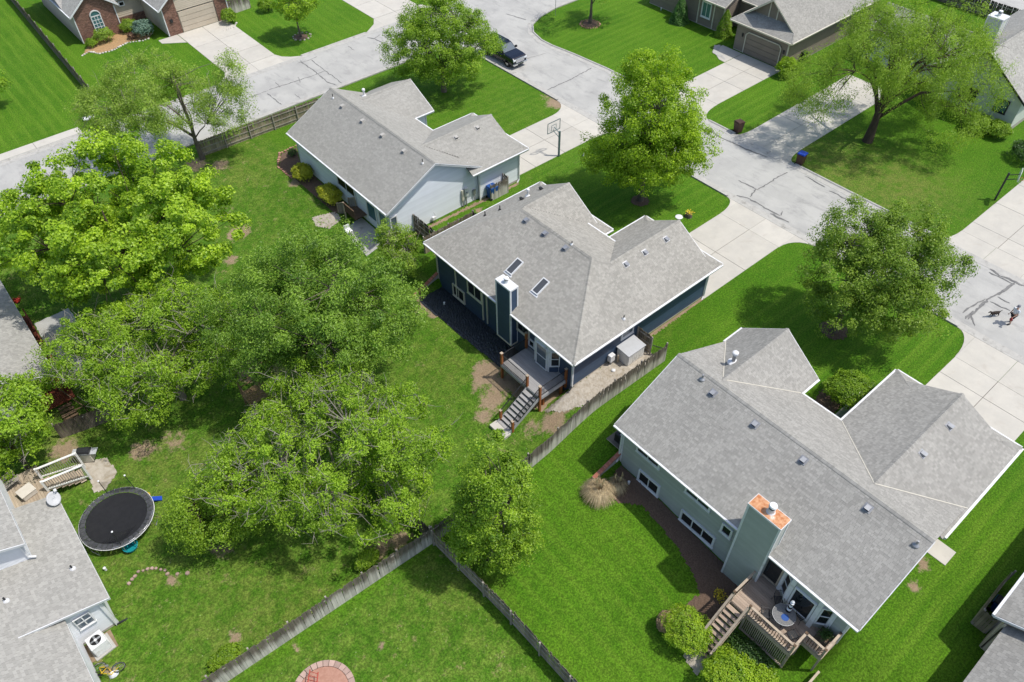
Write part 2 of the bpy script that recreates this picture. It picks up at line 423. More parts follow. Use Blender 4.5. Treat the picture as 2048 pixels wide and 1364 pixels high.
straw = blob([((60.97, 26.12, -0.00), 4.5, .9), ((61.91, 21.21, -0.00), 5.0, .95), ((60.99, 28.25, -0.00), 3, .7), ((59.94, 23.43, -0.00), 4.5, .8), ((19.54, 61.61, -0.14), 3.0, .5), ((-3.31, 43.61, -1.84), 3.0, .6), ((1.08, 36.73, -1.95), 3.5, .5), ((-2.25, 31.14, -1.95), 3.0, .45), ((2.56, 24.10, -1.95), 3.0, .45), ((10.98, 18.06, -1.95), 2.0, .5), ((-0.62, 23.38, -1.95), 2.5, .4), ((14.18, 35.03, -1.95), 2.5, .5), ((19.34, 31.08, -1.31), 2.0, .4), ((33.55, 23.67, 0.00), 2.0, .4)])
sx_ = rect(24, 49.5, 8, 20, 1.5) * .9 + rect(22, 49.5, -20, .4, 1) * .8 + .75 * rect(38, 49.5, 28.6, 44, 1) + .45 * rect(38, 49.5, 49.8, 68, 1) + .8 * rect(58, 74, 35, 40, 1) + .6 * rect(58, 75, 45.5, 66, 1)
sy_ = rect(-60, 13.8, 79, 130, 1) * .95 + rect(12, 22, 5, 20.4, 1) * .55 + rect(13, 48, 77.2, 112, 1) * .6 + rect(14, 23, 22, 36, 1.5) * .35
dirt = blob([((22.37, 56.60, -0.17), .8, .9), ((15.67, 54.76, -1.21), 1.1, 1.1), ((13.54, 52.01, -1.30), .9, .8), ((22.00, 37.15, -0.98), 1.0, 1.2), ((22.22, 35.65, -0.97), .7, .9), ((21.59, 28.47, -1.02), 1.2, 1.2),
             ((20.41, 28.12, -1.15), .7, .8), ((20.35, 26.41, -1.16), 1.2, .9), ((21.53, 27.01, -1.02), 1.0, 1.0), ((19.12, 25.83, -1.35), .9, .8), ((21.89, 22.03, -0.67), 1.1, .9), ((20.72, 22.94, -1.11), 1.0, .7), ((23.16, 22.20, -0.29), .8, .9),
             ((49.25, 51.10, 0.00), 1.5, 1.0), ((49.50, 52.87, 0.00), 1.0, .7), ((9.19, 40.61, -1.95), 1.8, .8), ((10.84, 39.18, -1.95), 2.0, .6), ((0.44, 38.86, -1.95), 1.2, .8), ((-0.69, 23.25, -1.95), .5, .9), ((1.07, 28.71, -1.95), 1.4, .55),
             ((2.42, 38.22, -1.95), 1.5, .6), ((8.34, 22.44, -1.95), 1.3, .7), ((9.62, 22.21, -1.95), 1.0, .8), ((1.55, 20.60, -1.95), .4, .8), ((5.15, 17.68, -1.95), .4, .8), ((11.31, 19.45, -1.95), 1.0, .5), ((16.11, 58.12, -0.96), 1.6, .45),
             ((32.90, 23.56, -0.00), .7, .6), ((36.62, 23.45, 0.00), .6, .7), ((26.25, 40.15, 0.00), .7, .8), ((28.94, 40.32, -0.00), .5, .8), ((32.18, 42.39, -0.00), .5, 1.0), ((-6.50, 25.93, -1.95), .6, .7), ((13.93, 34.63, -1.95), 1.5, .5), ((-3.48, 42.24, -1.95), 1.4, .8),
             ((18.47, 63.37, -0.01), 1.2, .8), ((16.73, 64.87, -0.00), 1.4, .9), ((28.88, 0.41, -0.00), .5, .9), ((30.47, 0.87, -0.00), .6, .9), ((-1.90, 28.74, -1.95), .5, .9)])
dirt = np.maximum(dirt, rect(0, 9, 41, 48, 3) * .45)
ground = np_obj('ground', np.stack([GX, GY, GZ], -1).reshape(-1, 3), GQ, 'lawn', attrs=dict(straw=straw.ravel(), dry=dry.ravel(), dirt=dirt.ravel(), sx=sx_.ravel(), sy=sy_.ravel()), smooth=True)
tag(ground, kind='structure')

def inside(poly, x, y):
    c = False; n = len(poly); j = n - 1
    for i in range(n):
        xi, yi = poly[i][:2]; xj, yj = poly[j][:2]
        if (yi > y) != (yj > y) and x < (xj - xi) * (y - yi) / (yj - yi) + xi: c = not c
        j = i
    return c
def patch(name, poly, mat, step=.12, dz=.015, bumpy=0.0, parent=None, kind='structure', edge=.0):
    """a bed or sheet that drapes over the ground inside a polygon"""
    x0, x1 = min(p[0] for p in poly), max(p[0] for p in poly); y0, y1 = min(p[1] for p in poly), max(p[1] for p in poly)
    nx, ny = int((x1 - x0) / step) + 2, int((y1 - y0) / step) + 2
    idx = {}; V = []; Q = []
    r = random.Random(len(name) + int(x0 * 10))
    def vid(i, j):
        if (i, j) not in idx:
            x, y = x0 + i * step, y0 + j * step
            idx[i, j] = len(V); V.append((x + r.uniform(-.2, .2) * step, y + r.uniform(-.2, .2) * step, hz(x, y) + dz + r.uniform(0, bumpy)))
        return idx[i, j]
    for i in range(nx):
        for j in range(ny):
            if inside(poly, x0 + (i + .5) * step + r.uniform(-edge, edge), y0 + (j + .5) * step + r.uniform(-edge, edge)): Q.append((vid(i, j), vid(i + 1, j), vid(i + 1, j + 1), vid(i, j + 1)))
    o = np_obj(name, V, Q, mat, parent)
    if parent is None: tag(o, kind=kind)
    return o

# ------------------------------------------------------------------ roads, kerbs, driveways
def road_material():
    m, t, p = new_mat('road_surface')
    P = pos(t)
    col = mixc(t, ramp(t, noise(t, P, .35, 4, .6), .35, .68), (.425, .42, .395), (.362, .358, .34))
    st = ramp(t, noise(t, scaled(t, P, (1, .35, 1)), 1.1, 6, .75, .4), .48, .74)
    col = mixc(t, mth(t, 'MULTIPLY', st, .75), col, (.25, .248, .24))
    gr = noise(t, P, 45, 3, .8)
    k = mth(t, 'ADD', mth(t, 'MULTIPLY', gr, .5), .75); cc = N(t, 'ShaderNodeCombineColor'); [t.links.new(k, s) for s in cc.inputs]
    col = mixc(t, 1.0, col, cc.outputs[0], 'MULTIPLY')
    sp = mth(t, 'GREATER_THAN', noise(t, P, 9, 3, .8), .73)
    col = mixc(t, mth(t, 'MULTIPLY', sp, .5), col, (.16, .155, .15))
    t.links.new(col, p.inputs['Base Color']); p.inputs['Roughness'].default_value = .9
    bump(t, p, gr, .3, .01)
road_material()
def arc(cx, cy, r, a0, a1, n=9):
    return [(cx + r * math.cos(math.radians(a0 + (a1 - a0) * i / (n-1))), cy + r * math.sin(math.radians(a0 + (a1 - a0) * i / (n-1)))) for i in range(n)]
kl = [(49.6, -80), (49.6, 64)] + arc(45.6, 64.3, 4, 0, 90) + [(-160, 68.3)]
kr = [(57.9, -80), (57.9, 52.5), (57.5, 57.5), (57.1, 60.5), (57.1, 62.3), (57.7, 64.4), (59.0, 66.0), (61.2, 67.0), (64, 67.5), (170, 67.5)]
mb = MB(); road_poly = kl + [(-160, 77), (170, 77)] + kr[::-1]
mb.add([(x, y, .012) for x, y in road_poly], [tuple(range(len(road_poly)))])
bm = bmesh.new(); me = mb.mesh('road', 'road_surface'); bm.from_mesh(me); bmesh.ops.triangulate(bm, faces=bm.faces[:]); bm.to_mesh(me); bm.free()
road = bpy.data.objects.new('road', me); C.objects.link(road); tag(road, kind='structure')

def offs(poly, d):
    out = []
    for i, p in enumerate(poly):
        a = poly[max(i-1, 0)]; b = poly[min(i+1, len(poly)-1)]
        dx, dy = b[0]-a[0], b[1]-a[1]; l = math.hypot(dx, dy) or 1
        out.append((p[0] - dy/l*d, p[1] + dx/l*d))
    return out
def kerb(poly, side, raised=True):
    """concrete kerb and gutter; side +1 puts the road to the left of the line"""
    prof = [(-.16, 0), (-.16, .12), (-.03, .12), (.04, .03), (.55, .02), (.55, .0)] if raised else [(-.16, 0), (-.16, .035), (.04, .028), (.55, .02), (.55, .0)]
    cols = [offs(poly, o * side) for o, z in prof]
    k = len(prof); V = []; F = []
    for i in range(len(poly)):
        for (x, y), (o, z) in zip([c[i] for c in cols], prof): V.append((x, y, z + .004))
    for i in range(len(poly) - 1):
        for j in range(k - 1):
            q = (i*k+j, i*k+j+1, (i+1)*k+j+1, (i+1)*k+j); F.append(q if side < 0 else q[::-1])
    return tag(MB().add(V, F).build('kerb', 'kerb_concrete'), kind='structure')
def dens(p, st=3.0):
    out = [p[0]]
    for a, b in zip(p, p[1:]):
        n = max(1, int(math.hypot(b[0]-a[0], b[1]-a[1]) / st))
        out += [(a[0] + (b[0]-a[0])*i/n, a[1] + (b[1]-a[1])*i/n) for i in range(1, n+1)]
    return out
E1 = [(0.2, 8.9), (20.6, 29.8), (43.0, 51.4)]; E2 = [(7.6, 15.2), (28.9, 35.6), (38.8, 46.6)]
def runs(lo, hi, gaps):
    out = []; a = lo
    for g0, g1 in gaps: out.append((a, g0)); a = g1
    return out + [(a, hi)]
for a, b in runs(-80, 64, E1): kerb(dens([(49.6, a), (49.6, b)]) if b < 64 else dens([(49.6, a), (49.6, 64)]) + arc(45.6, 64.3, 4, 0, 90)[1:] + dens([(45.6, 68.3), (-160, 68.3)], 8)[1:], -1)
for a, b in E1: kerb(dens([(49.6, a), (49.6, b)]), -1, False)
for a, b in runs(-80, 52.5, E2): kerb(dens([(57.9, a), (57.9, b)]) + (kr[2:-1] + [(80, 67.5), (170, 67.5)] if b == 52.5 else []), 1)
for a, b in E2: kerb(dens([(57.9, a), (57.9, b)]), 1, False)
E3 = [(24.8, 34.8), (43.2, 54.5)]
for a, b in runs(-160, 170, E3): kerb(dens([(a, 77), (b, 77)], 8), -1)
for a, b in E3: kerb(dens([(a, 77), (b, 77)]), -1, False)

def strip(pts, w, seed=0):
    r = random.Random(seed); L = []; R = []; P2 = []
    for a, b in zip(pts, pts[1:]):
        n = max(2, int(math.hypot(b[0]-a[0], b[1]-a[1]) / .25))
        P2 += [(a[0] + (b[0]-a[0])*i/n + r.gauss(0, .035), a[1] + (b[1]-a[1])*i/n + r.gauss(0, .035)) for i in range(n)]
    P2.append(pts[-1][:2])
    for p, q, s in zip(P2, offs(P2, 1), range(len(P2))):
        k = w * r.uniform(.5, 1.25) / 2 * (.4 if s in (0, len(P2)-1) else 1)
        zc = .0165 + seed * .0007; L.append((p[0] + (q[0]-p[0])*k, p[1] + (q[1]-p[1])*k, zc)); R.append((p[0] - (q[0]-p[0])*k, p[1] - (q[1]-p[1])*k, zc))
    n = len(L)
    return L + R, [(i, i+1, n+i+1, n+i) for i in range(n-1)]
cracks = [(((28.45, 72.76, 0.00), (31.98, 72.44, 0.00), (34.94, 72.30, -0.00)), .13), (((34.11, 76.17, -0.00), (34.10, 72.74, -0.00), (33.89, 70.05, 0.00), (34.35, 68.81, 0.00)), .15), (((35.14, 75.57, -0.00), (34.97, 68.82, -0.00)), .11),
    (((33.62, 75.85, -0.00), (34.73, 75.62, 0.00), (36.05, 75.84, 0.00)), .1), (((29.77, 73.69, 0.00), (29.61, 72.43, 0.00)), .12), (((32.15, 73.16, 0.00), (31.66, 71.88, -0.00)), .1), (((39.97, 75.71, 0.00), (39.93, 74.30, 0.00)), .1), (((30.08, 70.23, -0.00), (30.03, 68.93, -0.00)), .1),
    (((42.71, 75.92, -0.00), (43.21, 75.14, -0.00), (43.32, 73.07, 0.00), (42.92, 70.71, -0.00)), .17), (((43.13, 75.22, -0.00), (44.32, 75.67, -0.00)), .1), (((28.02, 72.18, -0.00), (27.98, 69.16, 0.00)), .12), (((26.28, 72.63, 0.00), (28.40, 72.66, -0.00)), .1),
    (((50.04, 53.61, -0.00), (53.36, 53.60, 0.00), (56.88, 53.97, 0.00)), .14), (((52.91, 60.18, 0.00), (55.45, 59.65, 0.00)), .05), (((49.56, 52.41, 0.00), (49.60, 49.49, 0.00)), .16), (((58.61, 70.23, -0.00), (59.32, 67.42, 0.00)), .14),
    (((56.76, 37.42, -0.00), (56.43, 36.18, -0.00), (56.60, 34.54, -0.00), (56.70, 32.89, 0.00), (57.04, 31.17, 0.00)), .18), (((56.28, 36.66, -0.00), (55.38, 36.64, 0.00)), .15), (((57.17, 37.88, 0.00), (56.35, 36.60, -0.00)), .12),
    (((52.18, 30.72, -0.00), (52.25, 28.66, 0.00), (53.29, 28.64, -0.00), (54.95, 28.70, -0.00), (56.43, 28.53, 0.00)), .13), (((50.20, 29.39, -0.00), (50.70, 28.28, -0.00), (50.61, 26.12, -0.00), (50.67, 25.15, 0.00)), .16), (((50.88, 28.41, 0.00), (52.28, 28.84, -0.00)), .14), (((50.27, 25.87, -0.00), (50.40, 24.85, -0.00), (50.50, 24.13, -0.00)), .18), (((50.67, 25.15, 0.00), (51.34, 25.38, 0.00)), .14),
    (((50.36, 21.22, 0.00), (50.90, 20.92, 0.00), (52.63, 21.04, -0.00)), .14), (((56.87, 24.43, 0.00), (56.84, 22.92, -0.00), (56.85, 21.96, -0.00)), .12), (((50.68, 8.94, 0.00), (52.02, 8.87, -0.00), (53.85, 8.84, -0.00), (55.90, 8.51, -0.00), (57.30, 8.41, -0.00)), .2), (((51.18, 9.39, 0.00), (52.39, 9.25, -0.00), (53.81, 9.01, -0.00)), .12),
    (((51.30, 8.81, -0.00), (50.54, 8.11, 0.00)), .14), (((53.83, 8.64, -0.00), (53.96, 7.19, -0.00)), .12), (((57.37, 10.40, 0.00), (57.16, 9.51, 0.00), (57.42, 7.78, 0.00)), .2), (((56.92, 10.26, -0.00), (57.02, 8.28, -0.00)), .12), (((54.73, 8.51, -0.00), (54.74, 7.57, 0.00)), .1), (((50.84, 8.79, 0.00), (51.91, 8.97, 0.00)), .14),
    (((57.14, 27.19, 0.00), (56.99, 25.02, 0.00)), .1), (((51.70, 60.95, 0.00), (53.14, 60.28, 0.00)), .05)]
for i, (pl, w) in enumerate(cracks):
    V, F = strip([p[:2] for p in pl], w, i); MB().add(V, F).build('crack_seal', 'tar', road)

def slabbed(name, xj, yj, aprons=(), mat='concrete', z=.034, extra=()):
    """concrete slabs with open joints over a dark base"""
    base = MB(); x0, x1, y0, y1 = xj[0], xj[-1], yj[0], yj[-1]
    base.box(x0 + .02, y0 + .02, -.05, x1 - .02, y1 - .02, .016)
    d = tag(base.build(name, 'joint'), kind='structure')
    g = .019
    for a, b in zip(xj, xj[1:]):
        for c, e in zip(yj, yj[1:]):
            MB().box(a + g, c + g, -.04, b - g, e - g, z + rnd.uniform(0, .006)).build('slab', mat, d)
    for poly in aprons: MB().prism(poly, -.04, z - .008).build('slab', mat, d)
    for poly in extra: MB().prism(poly, -.04, z + .003).build('slab', mat, d)
    return d
def flare(xs_, xe, y, ye):
    """curved apron flare between a driveway edge and the kerb"""
    pts = [(xs_, y), (xe, y)] + [(xe - (xe - xs_) * (1 - math.cos(math.radians(90 * i / 7))), ye + (y - ye) * math.sin(math.radians(90 * i / 7))) for i in range(8)]
    return pts[:-1]
def apron(x0, x1, ya, yb):
    m = (ya + yb) / 2
    return [[(x0 + .012, ya), (x1, ya), (x1, m - .01), (x0 + .012, m - .01)], [(x0 + .012, m + .01), (x1, m + .01), (x1, yb), (x0 + .012, yb)]]
slabbed('driveway', [38.0, 42.9, 47.2], [22.75, 25.7, 28.65], apron(47.2, 49.44, 22.75, 28.65) + [flare(47.2, 49.44, 22.74, 20.8), flare(47.2, 49.44, 28.66, 29.7)])
slabbed('driveway', [37.4, 40.0, 43.6, 47.2], [44.0, 46.8, 49.6], apron(47.2, 49.44, 44.0, 49.6) + [flare(47.2, 49.44, 43.99, 43.1), flare(47.2, 49.44, 49.61, 51.3)])
slabbed('driveway', [38.6, 40.1, 44.5, 46.6], [1.45, 4.5, 7.55], apron(46.6, 49.44, 1.45, 7.55) + [flare(46.6, 49.44, 1.44, .3), flare(46.6, 49.44, 7.56, 8.8)])
slabbed('driveway', [61.0, 65.2, 68.4, 71.6], [40.2, 42.7, 45.3], apron(61.0, 58.06, 40.2, 45.3) + [flare(61.0, 58.06, 40.19, 38.9), flare(61.0, 58.06, 45.31, 46.4)], extra=[[(68.5, 45.35), (71.5, 45.35), (71.5, 48.0), (70.6, 48.0), (69.3, 47.2), (68.6, 46.2)]])
slabbed('driveway', [60.0, 64, 68, 72, 76.2], [29.9, 32.4, 35.0], apron(60.0, 58.06, 29.9, 35.0) + [flare(60.0, 58.06, 29.89, 29.1), flare(60.0, 58.06, 35.01, 35.5)], mat='concrete')
slabbed('driveway', [60.2, 62.0, 66, 70, 76], [8.4, 11.2, 14.2], apron(60.2, 58.06, 8.4, 14.2) + [flare(60.2, 58.06, 8.39, 7.7), flare(60.2, 58.06, 14.21, 15.1)])
slabbed('driveway', [26.7, 29.7, 32.75], [79.3, 82.6, 86.8, 91.2], [[(26.7, 77.16), (29.69, 77.16), (29.69, 79.28), (26.7, 79.28)], [(29.71, 77.16), (32.75, 77.16), (32.75, 79.28), (29.71, 79.28)],
    [(26.69, 77.16), (26.69, 79.28), (26.3, 78.4), (25.6, 77.7), (24.9, 77.16)], [(32.76, 77.16), (34.7, 77.16), (33.8, 77.7), (33.1, 78.4), (32.76, 79.28)]], extra=[[(24.4, 90.2), (26.65, 88.6), (26.65, 91.2), (24.4, 91.2)]])
slabbed('driveway', [46.0, 49.0, 52.2], [79.6, 84, 88, 93, 99], [[(46.0, 77.16), (49, 77.16), (49, 79.58), (46, 79.58)], [(49.02, 77.16), (52.2, 77.16), (52.2, 79.58), (49.02, 79.58)], [(45.99, 77.16), (45.99, 79.58), (45.2, 78.4), (43.4, 77.16)], [(52.21, 77.16), (54.4, 77.16), (53, 78.4), (52.21, 79.58)]])
# front walks and small pads
slabbed('walkway', [34.2, 37.0, 39.2], [9.0, 10.1], [])
slabbed('concrete_pad', [31.3, 32.55], [-.02, 1.3], [])
slabbed('sidewalk', [-30, -20, -10, 0, 3.3, 6.6, 10.9], [77.35, 78.6], [])
patch('walk_bed', [(69.0, 45.6), (69.2, 47.6), (70.8, 48.6), (71.4, 48.2), (69.9, 47.3), (69.3, 46.0)], 'concrete_old', .1, .05)
# ------------------------------------------------------------------ house kit
def scan(poly2, v):
    xs_ = []
    n = len(poly2)
    for i in range(n):
        (u0, v0), (u1, v1) = poly2[i], poly2[(i+1) % n]
        if (v0 > v) != (v1 > v): xs_.append(u0 + (u1-u0) * (v-v0) / (v1-v0))
    xs_.sort(); return list(zip(xs_[::2], xs_[1::2]))
def roof_part(house, faces, mat, expo=.145, tab=(.11, .30), single=0, caps=(), seed=1, edge='white_trim', rims=(), name='roof'):
    """roof planes covered in real overlapping shingle tabs; nearest ones as single objects"""
    r = random.Random(seed)
    deck = MB()
    for f in faces: deck.slab([Vector(p) for p in f], (0, 0, -.10))
    roof = deck.build(name, 'roof_deck', house)
    V = []; Q = []; tabs = []
    for f in faces:
        f = [Vector(p) for p in f]
        n = Vector((0, 0, 0))
        for i in range(len(f)): n += f[i].cross(f[(i+1) % len(f)])
        n.normalize()
        if n.z < 0: n = -n
        u = Vector((0, 0, 1)).cross(n).normalized(); v = n.cross(u)
        o = min(f, key=lambda p: p.z)
        p2 = [((p - o).dot(u), (p - o).dot(v)) for p in f]
        vmax = max(p[1] for p in p2); k = 0
        while k * expo < vmax - .03:
            v0 = k * expo; v1 = min(v0 + expo + .012, vmax)
            for a, b in scan(p2, min(v0 + expo * .45, vmax - .01)):
                if k == 0: a -= .02; b += .02
                s = a - r.uniform(0, tab[0])
                while s < b - .02:
                    e = s + r.uniform(*tab); s2, e2 = max(s, a), min(e, b); s = e
                    if e2 - s2 < .03: continue
                    t = r.choice((.010, .010, .013, .018))
                    tabs.append((o, u, v, n, s2, e2, v0, v1, t))
            k += 1
    camp = Vector((0, 0, 40))
    if single:
        def key(t):
            c = t[0] + t[1] * (t[4]+t[5]) / 2 + t[2] * t[6]
            d = c - camp; z = d.dot(_f); X = d.dot(_r2) / z / .6654; Y = d.dot(_u2) / z / .4432
            vis = abs(X) < .98 and abs(Y) < .98
            face = max(.05, -t[3].dot(d.normalized()))
            return (0 if vis else 1e3) + d.length / math.sqrt(face)
        tabs.sort(key=key)
    for i, (o, u, v, n, s2, e2, v0, v1, t) in enumerate(tabs):
        pts = [(s2+.004, v0, 0), (e2-.004, v0, 0), (e2-.004, v0, t), (s2+.004, v0, t), (e2-.004, v1, .006), (s2+.004, v1, .006)]
        if i < single:
            me = MB().add(pts, [(0, 1, 2, 3), (3, 2, 4, 5), (0, 3, 5), (1, 4, 2)]).mesh('shingle', mat, off=(s2, v0, 0))
            M = Matrix.Translation(o + u*s2 + v*v0) @ Matrix((u, v, n)).transposed().to_4x4()
            inst('shingle', me, roof, M)
        else:
            b = len(V); V += [o + u*p[0] + v*p[1] + n*p[2] for p in pts]; Q += [(b, b+1, b+2, b+3), (b+3, b+2, b+4, b+5)]
    st = np_obj('shingles', [tuple(p) for p in V], Q, mat, roof); st['kind'] = 'stuff'
    # ridge and hip caps
    if caps:
        for a, b in caps:
            mb = MB(); a, b = Vector(a), Vector(b); d = (b - a); L = d.length; d.normalize(); side = d.cross(Vector((0, 0, 1))).normalized()
            m = max(1, int(L / .15))
            for i in range(m):
                p0 = a + d * (L * i / m); p1 = a + d * (L * (i+1) / m + .04); w = .15; dr = .075
                q = [p0 - side*w - _z*dr + _z*.045, p0 + _z*.055, p0 + side*w - _z*dr + _z*.045, p1 - side*w - _z*dr + _z*.030, p1 + _z*.038, p1 + side*w - _z*dr + _z*.030]
                mb.add(q, [(0, 1, 4, 3), (1, 2, 5, 4), (0, 2, 1), (0, 3, 5, 2), (3, 4, 5)])
            mb.build('ridge_cap', mat, roof)
    # fascia / gutter runs and rake boards
    for kind, a, b in rims:
        a, b = Vector(a), Vector(b); d = (b - a).normalized(); out = Vector(d).cross(_z).normalized()
        mb = MB()
        if kind == 'gutter':
            prof = [(-.02, -.17), (.085, -.17), (.13, -.05), (.135, .0), (.115, .008), (-.02, .012)]
        else:
            prof = [(-.03, -.20), (.012, -.20), (.03, -.06), (.045, -.04), (.045, .012), (-.03, .012)]
        k = len(prof); vs = [e + out*p[0] + _z*p[1] for e in (a, b) for p in prof]
        mb.add(vs, [(i, (i+1) % k, k + (i+1) % k, k + i) for i in range(k)] + [tuple(reversed(range(k))), tuple(range(k, 2*k))])
        mb.build('gutter' if kind == 'gutter' else 'rake_board', edge, roof)
    return roof

def siding(house, a, b, z0, top, mat, expo=.19, single=True, name='wall', thick=.12, holes=(), fmat='foundation', fz=None):
    """lapped boards on a wall from a to b (outside on the right hand); top is a height or a function of distance"""
    a, b = Vector((*a, 0)), Vector((*b, 0)); d = b - a; L = d.length; d.normalize(); n = d.cross(_z)
    tf = top if callable(top) else (lambda s: top)
    samples = [i * L / 80 for i in range(81)]
    zt = max(tf(s) for s in samples)
    pts = [a + _z*z0, b + _z*z0] + [a + d*s + _z*tf(s) for s in reversed(samples[::10])]
    w = MB().slab(pts, -n * thick).build(name, mat, house)
    k = 0; V = MB()
    while z0 + k * expo < zt - .02:
        za = z0 + k * expo; zb = min(za + expo + .015, zt)
        ok = [s for s in samples if tf(s) > (za + min(zb, za + expo)) / 2 - .001]
        if ok:
            s0, s1 = min(ok), max(ok)
            p = a + d*s0; q = a + d*s1
            P = [p + _z*za + n*.034, q + _z*za + n*.034, q + _z*zb + n*.012, p + _z*zb + n*.012, p + _z*za + n*.002, q + _z*za + n*.002]
            F = [(0, 1, 2, 3), (4, 5, 1, 0), (0, 3, 4), (1, 5, 2)]
            if single: MB().add(P, F).build('siding_board', mat, w)
            else: V.add(P, F)
        k += 1
    if not single: V.build('siding_boards', mat, w)['kind'] = 'stuff'
    if fz is not None:
        MB().obox((a + b) / 2 + _z*(fz + z0) / 2 - n*.03, d * (L/2), n*.05, _z * (z0 - fz) / 2).build('foundation', fmat, house)
    return w
def window(house, c, d, n, w, h, trim='white_trim', glass='glass_dark', nx=2, ny=1, fw=.11, name='window', sill=True):
    """frame, panes and sill; c is the centre on the wall face"""
    c, d, n = Vector(c), Vector(d).normalized(), Vector(n).normalized(); up = _z
    f = MB()
    for s in (-1, 1):
        f.obox(c + d*s*(w/2 + fw/2 - .002) + n*.05, d*fw/2, n*.05, up*(h/2 + fw))
        f.obox(c + up*s*(h/2 + fw/2 - .002) + n*.048, d*(w/2 - .001), n*.048, up*fw/2)
    for i in range(1, nx): f.obox(c + d*(w*i/nx - w/2) + n*.045, d*.028, n*.043, up*(h/2))
    for j in range(1, ny): f.obox(c + up*(h*j/ny - h/2) + n*.043, d*(w/2), n*.041, up*.025)
    o = f.build(name, trim, house)
    for i in range(nx):
        for j in range(ny):
            MB().obox(c + d*(w*(i+.5)/nx - w/2) + up*(h*(j+.5)/ny - h/2) + n*.048, d*(w/nx/2 - .012), n*.006, up*(h/ny/2 - .012)).build('pane', glass, o)
    if sill: MB().obox(c - up*(h/2 + fw + .02) + n*.065, d*(w/2 + fw + .03), n*.065, up*.025).build('sill', trim, o)
    return o
def box_vent(roof, p, n, mat='metal_grey', s=.30, face=None):
    """low square attic vent: flashing, tapered hood, dark throat"""
    p, n = Vector(p), Vector(n).normalized(); u = _z.cross(n).normalized(); v = n.cross(u)
    o = MB().obox(p + n*.035, u*s*.75, v*s*.75, n*.008).build('roof_vent', mat, roof)
    h = MB(); a = s/2
    P = [p + u*x + v*y + n*z for x, y, z in ((-a,-a,.08),(a,-a,.08),(a,a,.05),(-a,a,.05),(-a*.9,-a,.24),(a*.9,-a,.24),(a*.9,a,.12),(-a*.9,a,.12))]
    h.add(P, [(4,5,6,7),(1,2,6,5),(2,3,7,6),(3,0,4,7),(0,3,2,1)]); h.build('hood', mat, o)
    h2 = MB().obox(p - v*(a+.004) + n*.15, u*a*.86, v*.004, n*.065); h2.build('throat', 'black_plastic', o)
def pipe_vent(roof, p, h=.4, r=.045, mat='metal_dark', cap=None, flash='metal_white'):
    p = Vector(p)
    o = MB().lathe([(r, 0), (r, h), (r*.7, h)], p, 10).build('vent_pipe', mat, roof)
    MB().lathe([(r*3.2, -.03), (r*3.0, .05), (r*1.4, .13), (r*1.02, .16)], p, 12).build('flashing', flash, o)
    if cap: MB().lathe([(r*1.25, h - .02), (r*1.75, h), (r*1.75, h+.16), (r*1.2, h+.2), (r*.3, h+.22)], p, 12).build('cap', cap, o)
def plane_z(f, x, y):
    p, q, s = (Vector(v) for v in f[:3]); n = (q-p).cross(s-p)
    return p.z - (n.x*(x-p.x) + n.y*(y-p.y)) / n.z
def chimney(house, x0, x1, y0, y1, z0, z1, side, trim, topmat, flue_at, flue_h=.45, flue_r=.17, band=None):
    body = MB().box(x0, y0, z0, x1, y1, z1 - .02).build('chimney', side, house)
    for a, b in (((x0, y1), (x0, y0)), ((x0, y0), (x1, y0)), ((x1, y0), (x1, y1)), ((x1, y1), (x0, y1))):
        aa, bb = Vector((*a, 0)), Vector((*b, 0)); d = (bb-aa).normalized(); n = d.cross(_z); L = (bb-aa).length; k = 0
        while z0 + k*.19 < z1 - .2:
            za = z0 + k*.19; zb = min(za + .2, z1 - .16)
            P = [aa + _z*za + n*.03, bb + _z*za + n*.03, bb + _z*zb + n*.01, aa + _z*zb + n*.01]
            MB().add(P + [p - n*.03 for p in P], [(0,1,2,3),(4,5,1,0),(3,2,6,7)]).build('siding_board', side, body); k += 1
    for x, y in ((x0, y0), (x0, y1), (x1, y0), (x1, y1)):
        MB().box(x-.055, y-.055, z0, x+.055, y+.055, z1-.1).build('corner_trim', trim, body)
    MB().box(x0-.07, y0-.07, z1-.13, x1+.07, y1+.07, z1).build('cap_rim', trim, body)
    MB().box(x0-.04, y0-.04, z1, x1+.04, y1+.04, z1+.012).build('cap_pan', topmat, body)
    c = (*flue_at, z1 + .01)
    fl = MB().lathe([(flue_r*1.25, 0), (flue_r, .06), (flue_r, flue_h*.55)], c, 16).build('flue', 'metal_white', body)
    MB().lathe([(flue_r*.9, flue_h*.55), (flue_r*.9, flue_h*.8)], c, 16).build('flue_band', 'black_plastic', fl)
    MB().lathe([(flue_r*1.1, flue_h*.8), (flue_r*1.18, flue_h*.84), (flue_r*1.0, flue_h), (flue_r*.4, flue_h*1.04)], c, 16).build('flue_cap', 'flue_white', fl)
    if band: MB().box(x0-.06, y0-.06, z0-.12, x1, y1+.06, z0-.002).build('bottom_band', band, body)
    return body

